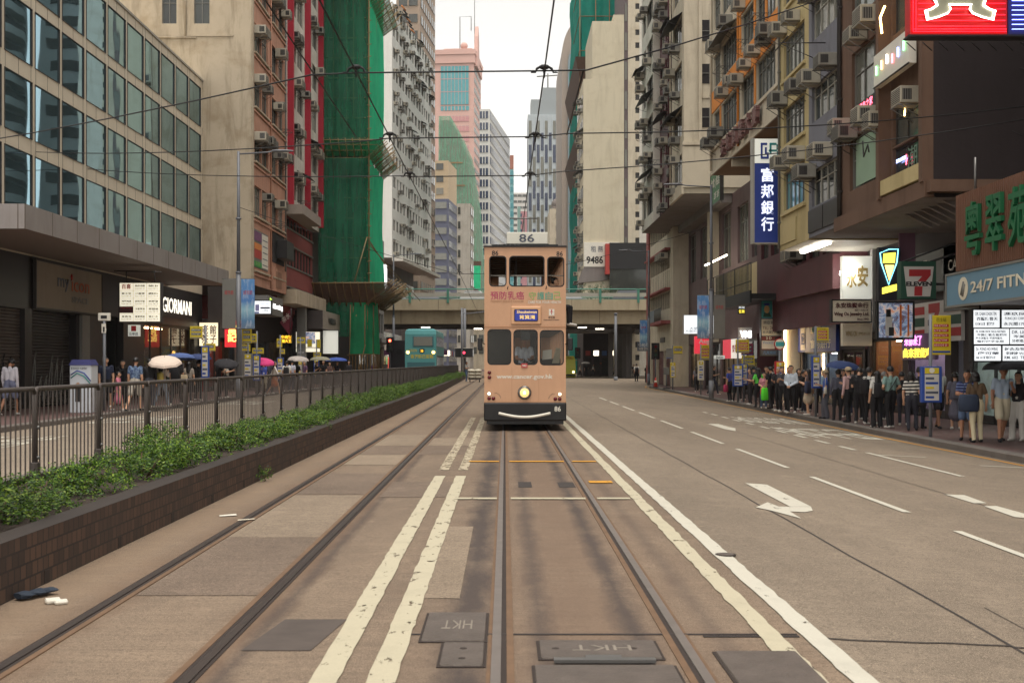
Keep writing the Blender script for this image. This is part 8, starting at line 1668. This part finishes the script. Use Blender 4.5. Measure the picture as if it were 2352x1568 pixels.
def umbrella(label, o, m, r=.52, hz=1.98, dx=.1, dy=-.2, lean=0.):
    t = T('umbrella', label, 'umbrella', placed(o, (dx, dy, 0)), rng.uniform(0, 1)); c = MB(); n = 8; rings = []
    for k in range(6): a = k/5; rr = r*math.sin(a*math.pi*.5); z = hz-.24*(1-math.cos(a*math.pi*.5)); rings.append([(rr*math.cos(2*math.pi*j/16)*(1 if j % 2 == 0 else .95)+lean*(hz-z)*.0, rr*math.sin(2*math.pi*j/16)*(1 if j % 2 == 0 else .95), z-(.0 if j % 2 == 0 else -.012*a)) for j in range(16)])
    c.loft(rings, m, False); c.build('canopy', t); s = MB(); s.tube([(0,0,1.12),(0,0,hz+.06)], .008, M_STEEL, 5); s.tube([(0,0,1.1),(0,0,1.24)], .014, M_BLACK, 6); s.build('shaft', t); f = MB()
    for j in range(8): a = 2*math.pi*j/8; f.tube([(0,0,hz-.22), (r*.5*math.cos(a), r*.5*math.sin(a), hz-.08), (r*math.cos(a), r*math.sin(a), hz-.24)], .004, M_STEEL, 4)
    f.build('ribs', t); t.rotation_euler.x = lean
def bag(label, o, c, loc, w=.3, h=.3, d=.14, strap=.25, name='bag', cat='bag'):
    t = T(name, label, cat, placed(o, loc), o.rotation_euler.z); m = cloth_mat(c); MB().loft([[(x*w/2*k, y*d/2*k, z) for x, y in ((-1,-.6),(-.7,-1),(.7,-1),(1,-.6),(1,.6),(.7,1),(-.7,1),(-1,.6))] for z, k in ((-h,.85),(-h*.9,1),(-h*.5,1.04),(-h*.1,.95),(0,.8))], m, True, True).build('pouch', t); MB().tube([(-w*.3,0,-.01),(-w*.2,0,strap*.7),(0,0,strap),(w*.2,0,strap*.7),(w*.3,0,-.01)], .01, m, 5).build('strap', t); return t
def backpack(label, o, c): s = o['_sc']; t = bag(label, o, c, (0, .2*s, 1.36*s), .3*s, .44*s, .16*s, .05, 'backpack', 'backpack'); m = cloth_mat(c); MB().tube([(-.1*s,-.06,-.02),(-.12*s,-.2,.04),(-.11*s,-.31,-.1),(-.12*s,-.27,-.36)], .014, m, 5).build('strap', t); MB().tube([(.1*s,-.06,-.02),(.12*s,-.2,.04),(.11*s,-.31,-.1),(.12*s,-.27,-.36)], .014, m, 5).build('strap', t)
BK, DK, NV, WH, GY, JN, CR, OL = (26,24,28), (42,38,42), (38,45,68), (222,218,210), (116,114,118), (84,102,132), (206,194,168), (96,94,76)
PR = -.2; PLZ = .07
def pr(label, px, Y, *a, **k): return person(label, (px-1160)/FPX*Y, Y, PR, *a, **k)
def pl(label, px, Y, *a, **k): return person(label, (px-1160)/FPX*Y, Y, PLZ, *a, **k)
o = pr('man in pale blue polo and cream shorts walking under a black umbrella', 2300, 26.7, 1.76, -20, (164,178,196), CR, 'shorts', 'short', 'walk', ('down','umb'), shoes=BK, skin=SKIN2); umbrella('black umbrella held over the couple by the doctor plates', o, cloth_mat(BK), .62, 1.92, .12, -.2)
pr('woman in black sleeveless top and white wide trousers beside the polo man', 2337, 26.9, 1.62, -40, DK, (212,206,198), 'wide', 'long', 'shift', ('phone','down'), 'none')
pr('man with glasses in navy striped polo, arms crossed, in denim shorts', 2219, 27.1, 1.66, -40, 'navy', JN, 'shorts', 'short', 'stand', ('cross','cross'), shoes=BK, skin=SKIN2)
o = pr('woman with bobbed hair in cream trousers carrying a large navy bag', 2245, 26.4, 1.63, 165, (96,76,56), (214,200,166), 'trousers', 'bob', 'shift', ('bag','down'), shoes=BK); bag('large navy shoulder bag on the woman in cream trousers', o, (48,58,78), (.22, .06, 1.12), .44, .4, .18, .3)
o = pr('girl in grey pinafore dress and white trainers, back turned', 2195, 31.6, 1.58, 175, (104,102,116), DK, 'dress', 'bun', 'stand', ('down','down'), 'short'); backpack('grey backpack on the girl in the pinafore', o, (100,98,110))
pr('man in white polo and dark shorts walking toward the kerb', 2157, 32.2, 1.74, -10, (206,204,200), DK, 'shorts', 'grey', 'walk', ('swing','swing'), shoes=BK, skin=SKIN2)
o = pr('person in black and white striped top and dark jeans, back turned', 2096, 30.9, 1.6, 160, 'bw', (48,48,58), 'trousers', 'bob', 'shift', ('down','down'), shoes=BK); bag('black shoulder bag on the striped top', o, BK, (-.24, .02, 1.0), .24, .34, .1, .38)
pr('man in dark clothes just beyond the striped top', 2112, 32, 1.72, 140, DK, BK, 'trousers', 'short', 'stand', ('down','phone'), 'long', shoes=BK)
o = pr('man in teal tee with a black cross strap, back turned', 2045, 32.2, 1.74, 190, (128,156,150), BK, 'trousers', 'short', 'shift', ('hip','hip'), skin=SKIN); MB().tube([(-.14,.1,1.42),(-.02,.125,1.25),(.14,.12,1.03),(.17,0,.98)], .014, M_BLACK, 5).build('cross_strap', o)
o = pr('long-haired woman in white tee and long black skirt', 2013, 32.4, 1.6, 185, (210,206,200), BK, 'wide', 'long', 'stand'); backpack('small black backpack on the long-haired woman', o, BK)
o = pr('man in white tee with black backpack, half hidden in the queue', 1998, 34, 1.7, 120, WH, BK, 'trousers', 'short', 'shift', ('phone','down')); backpack('black backpack on the man in the white tee', o, BK)
pr('man in black tee and white trainers bending over his phone', 1976, 34.5, 1.72, 150, BK, BK, 'trousers', 'short', 'shift', ('phone','phone'), tilt=1)
o = pr('man in pink shirt and beige cap', 1949, 35.3, 1.7, 200, (206,168,166), BK, 'trousers', 'cap', 'shift', ('phone','down'), 'long', shoes=BK); backpack('black backpack over the pink shirt', o, BK)
o = pr('woman in grey cropped jacket and black trousers under the blue umbrella', 1922, 36.5, 1.62, 185, (88,88,102), BK, 'trousers', 'bun', 'stand', ('umb','down'), 'long', shoes=BK); umbrella('navy blue umbrella held in the middle of the queue', o, cloth_mat((50,66,110)), .56, 1.92, -.05, -.2, .12)
o = pr('woman in royal blue top and grey trousers with a beige cap', 1896, 37.5, 1.6, -115, (62,92,168), (86,86,96), 'wide', 'cap', 'shift', ('phone','down'), shoes=BK); bag('small white bag on the blue top', o, (200,192,180), (.2, .0, 1.05), .2, .22, .1, .3)
pr('person in pale blue shirt standing behind the stop pole', 1883, 40, 1.7, 170, (160,184,206), BK, 'trousers', 'short', 'stand')
o = pr('woman in beige skirt with long hair looking at her phone', 1856, 40, 1.62, -120, (150,120,106), (190,172,150), 'skirt', 'long', 'shift', ('phone','phone'), shoes=(216,206,196)); bag('dark blue tote on the woman in the beige skirt', o, (58,62,84), (.2, .08, 1.2), .36, .42, .14, .22)
pr('man in white long-sleeved shirt with clasped hands facing the road', 1819, 41.6, 1.74, -25, (200,208,218), BK, 'trousers', 'short', 'shift', ('clasp','clasp'), 'long')
pr('man in charcoal tee reading a phone next to the white shirt', 1799, 42.4, 1.72, -50, (72,70,76), BK, 'trousers', 'short', 'stand', ('phone','phone'), tilt=.8)
pr('grey-haired man in black looking down the street', 1789, 43.2, 1.66, -70, BK, BK, 'trousers', 'grey', 'stand', ('phone','down'))
o = pr('man in black tee carrying a bright green bag', 1771, 45.6, 1.68, -160, BK, DK, 'trousers', 'short', 'shift', ('down','bag'), shoes=BK); backpack('dark backpack on the man with the green bag', o, DK); bag('bright lime green carrier bag hanging at knee height', o, (92,226,52), (.27, -.06, .84), .34, .5, .16, .1, 'carrier_bag')
o = pr('child in red and pink top holding a checked bag', 1754, 46, 1.45, -20, (196,130,140), JN, 'trousers', 'tail', 'stand', ('clasp','clasp')); bag('red and white checked bag carried by the child', o, (206,70,84), (0, -.24, .84), .28, .3, .12, .1)
pr('woman in bright green tee in the bus queue', 1741, 47, 1.62, 190, (92,196,74), BK, 'trousers', 'long', 'stand', ('down','hip'), shoes=BK)
pr('woman in dark top reading by the maroon flagged stop', 1722, 50, 1.6, -90, (110,84,90), DK, 'trousers', 'long', 'stand', ('phone','phone'))
pr('person in black beside the yellow flagged stop', 1690, 53.5, 1.66, 120, DK, BK, 'trousers', 'short', 'shift', ('phone','down'), shoes=WH)
o = pr('man in blue shirt sitting out the queue with a red bag', 1676, 54, 1.6, -120, (62,76,160), BK, 'trousers', 'short', 'stand', ('phone','down')); bag('magenta bag held by the man in blue', o, (176,50,90), (.25, -.05, .8), .3, .34, .14, .12)
pr('woman in dark jacket behind the queue near the bank', 1835, 44.5, 1.6, 30, DK, BK, 'trousers', 'bob', 'stand'); pr('man in grey tee at the jeweller window', 1960, 40.5, 1.7, 160, GY, NV, 'trousers', 'short', 'walk', ('swing','swing'))
pr('short woman in white behind the teal tee', 2030, 37, 1.55, 100, WH, DK, 'trousers', 'grey', 'stand'); pr('man in green shirt walking away by the maroon shutters', 1548, 95, 1.72, 170, (52,84,70), BK, 'trousers', 'short', 'walk', ('swing','swing'))
o = pr('person in white tee with dark backpack at the far lamp post', 1462, 106, 1.72, 180, WH, BK, 'trousers', 'short', 'shift'); backpack('dark backpack at the far lamp post', o, BK)
pr('woman in long black dress by the far lamp post', 1486, 104, 1.62, 180, BK, BK, 'wide', 'long', 'stand', ('down','phone')); pr('man in white shirt crossing under the flyover', 1441, 131, 1.74, 0, WH, BK, 'trousers', 'short', 'walk', ('swing','swing'), 'long')
q = random.Random(17)
for k, (px, Y, tc, um) in enumerate(((1347, 138, BK, WH), (1362, 140, WH, None), (1378, 141, BK, (216,116,60)), (1398, 142, DK, BK), (1412, 139, GY, None), (1424, 143, NV, (176,66,76)), (1332, 141, CR, None), (1455, 128, DK, None))):
    nm = ('black', 'white', 'black and orange shade', 'charcoal', 'grey', 'navy', 'cream', 'dim brown')[k]; X = (px-1160)/FPX*Y; o = person('distant pedestrian in %s crossing beyond the flyover' % nm, X, Y, zr(X) if X < 9.5 else -.2, q.uniform(1.6, 1.75), q.choice((0, 180, 90)), tc, BK, 'trousers', q.choice(('short', 'long')), 'walk', ('umb', 'swing') if um else ('swing', 'swing'))
    if um: umbrella('distant %s umbrella beyond the flyover' % ('white', '', 'orange', 'black', '', 'red')[k], o, cloth_mat(um), .55, 1.95)
for px, Y, f, tc, hr, ps, lb in ((2075, 33.6, 150, BK, 'short', 'stand', 'man in black tee behind the teal tee'), (1985, 37, 170, (150,140,132), 'long', 'shift', 'woman in taupe tee near the jeweller door'), (1937, 38.6, 30, BK, 'bob', 'stand', 'woman in black facing the road behind the umbrella'), (1868, 43.4, 160, (70,60,58), 'short', 'stand', 'man in brown tee in front of the bank door'), (1846, 42.2, 60, BK, 'short', 'shift', 'tall man in black next to the beige skirt'), (1812, 45.4, -30, (96,86,84), 'long', 'stand', 'woman in grey brown top behind the white shirt'), (1780, 48.5, 200, (200,196,190), 'short', 'stand', 'man in off-white tee behind the green bag carrier'), (1760, 49.5, 0, BK, 'tail', 'stand', 'woman with ponytail in black behind the checked bag'), (1731, 53, 140, (60,56,66), 'short', 'shift', 'man in slate tee behind the green tee'), (1706, 56, 180, (120,70,80), 'long', 'stand', 'woman in dusty rose top at the maroon stop'), (1640, 66, 90, BK, 'short', 'walk', 'man in black passing the red fascia'), (1600, 72, 170, GY, 'long', 'walk', 'woman in grey walking by the pale podium column')): pr(lb, px, Y, 1.56+.18*rng.random(), f, tc, BK if tc != BK else (52,50,60), 'trousers', hr, ps, ('phone','down') if Y % 2 < 1 else ('down','phone'))
# left pavement
pl('man in white shirt and grey shorts walking past the shutters', 22, 34.2, 1.72, 175, (216,212,220), (120,124,150), 'shorts', 'short', 'walk', ('down','down'), 'long', tilt=1, skin=SKIN2)
pl('man in dark navy tee standing next to the white sign pole', 246, 39.6, 1.76, 30, NV, BK, 'shorts', 'short', 'stand', shoes=WH)
pl('small girl in pink dress walking beside the blue shirt', 272, 37.6, 1.28, 80, (206,120,140), DK, 'dress', 'tail', 'walk', ('swing','swing'))
pl('woman in black behind the pink dress', 280, 42, 1.66, 10, BK, BK, 'trousers', 'short', 'stand')
pl('man in blue patterned shirt and pale shorts, back turned', 309, 37.2, 1.74, 185, 'hawaii', (176,168,156), 'shorts', 'short', 'walk', ('down','down'), 'short', shoes=BK)
pl('person in black with reflective strap at the shop window', 344, 40, 1.7, 175, BK, (70,70,78), 'trousers', 'short', 'stand', ('down','phone'), 'long')
o = pl('woman in cream blouse and jeans under the pale umbrella', 372, 40.5, 1.64, 160, (208,194,184), (150,160,176), 'trousers', 'long', 'walk', ('umb','down'), 'long'); umbrella('cream umbrella carried along the near pavement', o, cloth_mat((226,206,190)), .6, 1.86, -.05, -.15, .3); bag('yellow rucksack bag on the cream blouse', o, (196,176,96), (-.05, .2, 1.22), .26, .36, .14, .05)
o = pl('man in dark tee with backpack under the blue umbrella', 406, 42.6, 1.72, 170, (60,58,60), BK, 'trousers', 'short', 'walk', ('umb','down')); umbrella('steel blue umbrella over the furniture shop window', o, cloth_mat((78,98,150)), .6, 1.95, -.1, -.2, -.1); backpack('black backpack under the steel blue umbrella', o, BK)
o = pl('woman with beige tote in front of the furniture shop', 433, 45, 1.6, 170, (150,140,130), DK, 'trousers', 'long', 'stand', ('down','bag')); bag('beige tote bag by the furniture shop', o, (176,158,130), (.15, .18, 1.1), .36, .4, .14, .3)
o = pl('person in black under the dark blue umbrella at the first bus stop', 455, 47.5, 1.66, 175, BK, BK, 'trousers', 'short', 'stand', ('umb','down')); umbrella('dark blue umbrella at the first blue bus stop case', o, cloth_mat((52,66,110)), .56, 1.95)
o = pl('man in black tee below a low black umbrella near the lamp post', 503, 50, 1.72, 120, BK, BK, 'trousers', 'short', 'stand', ('umb','down')); umbrella('black umbrella beside the lamp post', o, cloth_mat((38,36,40)), .55, 1.78, -.3, -.1, .3)
o = pl('young man in white tee with strap looking at his phone', 520, 51, 1.72, 100, (206,202,190), DK, 'trousers', 'short', 'stand', ('phone','phone'))
o = pl('person in dark olive top under the magenta umbrella', 593, 56, 1.64, 70, (74,66,60), BK, 'trousers', 'short', 'stand', ('umb','down')); umbrella('magenta umbrella among the bus stop poles', o, cloth_mat((206,56,120)), .58, 1.84, -.1, -.2, .25)
pl('man in dark jacket walking right toward the shops'.replace('right ', ''), 620, 57.5, 1.74, 60, (58,56,66), BK, 'trousers', 'short', 'walk', ('swing','phone'), 'long'); pl('woman in blue top behind the dark jacket', 607, 60, 1.6, 20, (66,82,160), CR, 'trousers', 'bob', 'stand')
pl('woman with long hair in white blouse and orange skirt', 631, 56, 1.64, 120, (220,212,204), (206,110,60), 'skirt', 'long', 'walk', ('swing','swing'), 'long')
o = pl('person in white tee with black rucksack at the slim stop', 658, 62, 1.66, 180, WH, BK, 'trousers', 'short', 'stand'); backpack('black and white rucksack at the slim stop', o, BK)
pl('student in white shirt beside the rucksack', 669, 63, 1.7, 150, (196,196,210), NV, 'trousers', 'short', 'stand')
o = pl('woman in black under a patterned pale umbrella', 681, 63.5, 1.66, 185, BK, BK, 'trousers', 'long', 'stand', ('umb','down')); umbrella('pale patterned umbrella under the food picture', o, std('patterned_umbrella', S(176,166,160), .7, .5, 14), .62, 1.95, .05, -.2, .12)
pl('man in purple shirt looking toward the road', 700, 66, 1.66, -60, (112,84,112), DK, 'trousers', 'grey', 'stand')
o = pl('woman in dark dress under an olive umbrella', 727, 69, 1.62, 60, DK, BK, 'dress', 'long', 'stand', ('umb','phone')); umbrella('olive grey umbrella near the white cased stop', o, cloth_mat((140,136,116)), .66, 1.95)
pl('man in black tee in front of the grey fascia box', 742, 70, 1.72, -30, BK, BK, 'trousers', 'short', 'stand', ('phone','down'))
pl('woman in brown top between two bus stop cases', 756, 72, 1.6, 40, (96,70,66), DK, 'trousers', 'bob', 'stand')
o = pl('person in black under the blue umbrella by the notice board', 774, 75, 1.66, -20, (48,44,54), BK, 'trousers', 'short', 'stand', ('umb','down')); umbrella('royal blue umbrella beside the notice board', o, cloth_mat((60,84,160)), .75, 1.92)
pl('man in dark coat waiting beside the scaffold legs', 800, 79, 1.7, 0, (44,40,44), BK, 'trousers', 'short', 'stand', (('down'),'down'), 'long')
pl('woman in purple by the dark truck', 858, 94, 1.6, 0, (140,96,150), DK, 'trousers', 'long', 'stand'); 
for k, (px, Y, c, lb) in enumerate(((884, 112, GY, 'pedestrian in grey under the flyover beside the bus'), (900, 112.5, BK, 'pedestrian in black under the flyover beside the bus'), (909, 113, DK, 'pedestrian in charcoal under the flyover nearest the bus'))): pl(lb, px, Y, 1.7, q.choice((0, 180)), c, BK, 'trousers', 'short', 'walk')
person('worker in grey tee and jeans leaning on the sack trolley', -3.3, 97, 0, 1.72, 70, (150,146,140), JN, 'trousers', 'short', 'shift', ('phone','phone'), skin=SKIN2)
person('tram driver in white shirt behind the lower front window', .485+.0, 28.45, .70, 1.6, 0, (206,208,216), NV, 'trousers', 'short', 'stand', ('wheel','wheel'), skin=SKIN2)
person('passenger with dark hair at the upper front window', .485+.74, 28.25, 2.56, 1.56, 60, BK, BK, 'trousers', 'bun', 'sit', ('down','down'))
bpy.data.scenes.remove(TMP)
# ------------------------------------------------------------------ humid air between here and the far towers
hz = MB().box(-500, 500, -40, 900, -1.7, 210, M_DARK).build('haze'); hz['kind'] = 'stuff'
m = bpy.data.materials.new('humid_air'); m.use_nodes = True; n = m.node_tree; n.nodes.clear(); o_ = n.nodes.new('ShaderNodeOutputMaterial'); pv = n.nodes.new('ShaderNodeVolumePrincipled')
pv.inputs['Color'].default_value = (.95, .96, .97, 1); pv.inputs['Density'].default_value = .00013; pv.inputs['Anisotropy'].default_value = .2; n.links.new(pv.outputs[0], o_.inputs['Volume']); hz.data.materials.clear(); hz.data.materials.append(m)
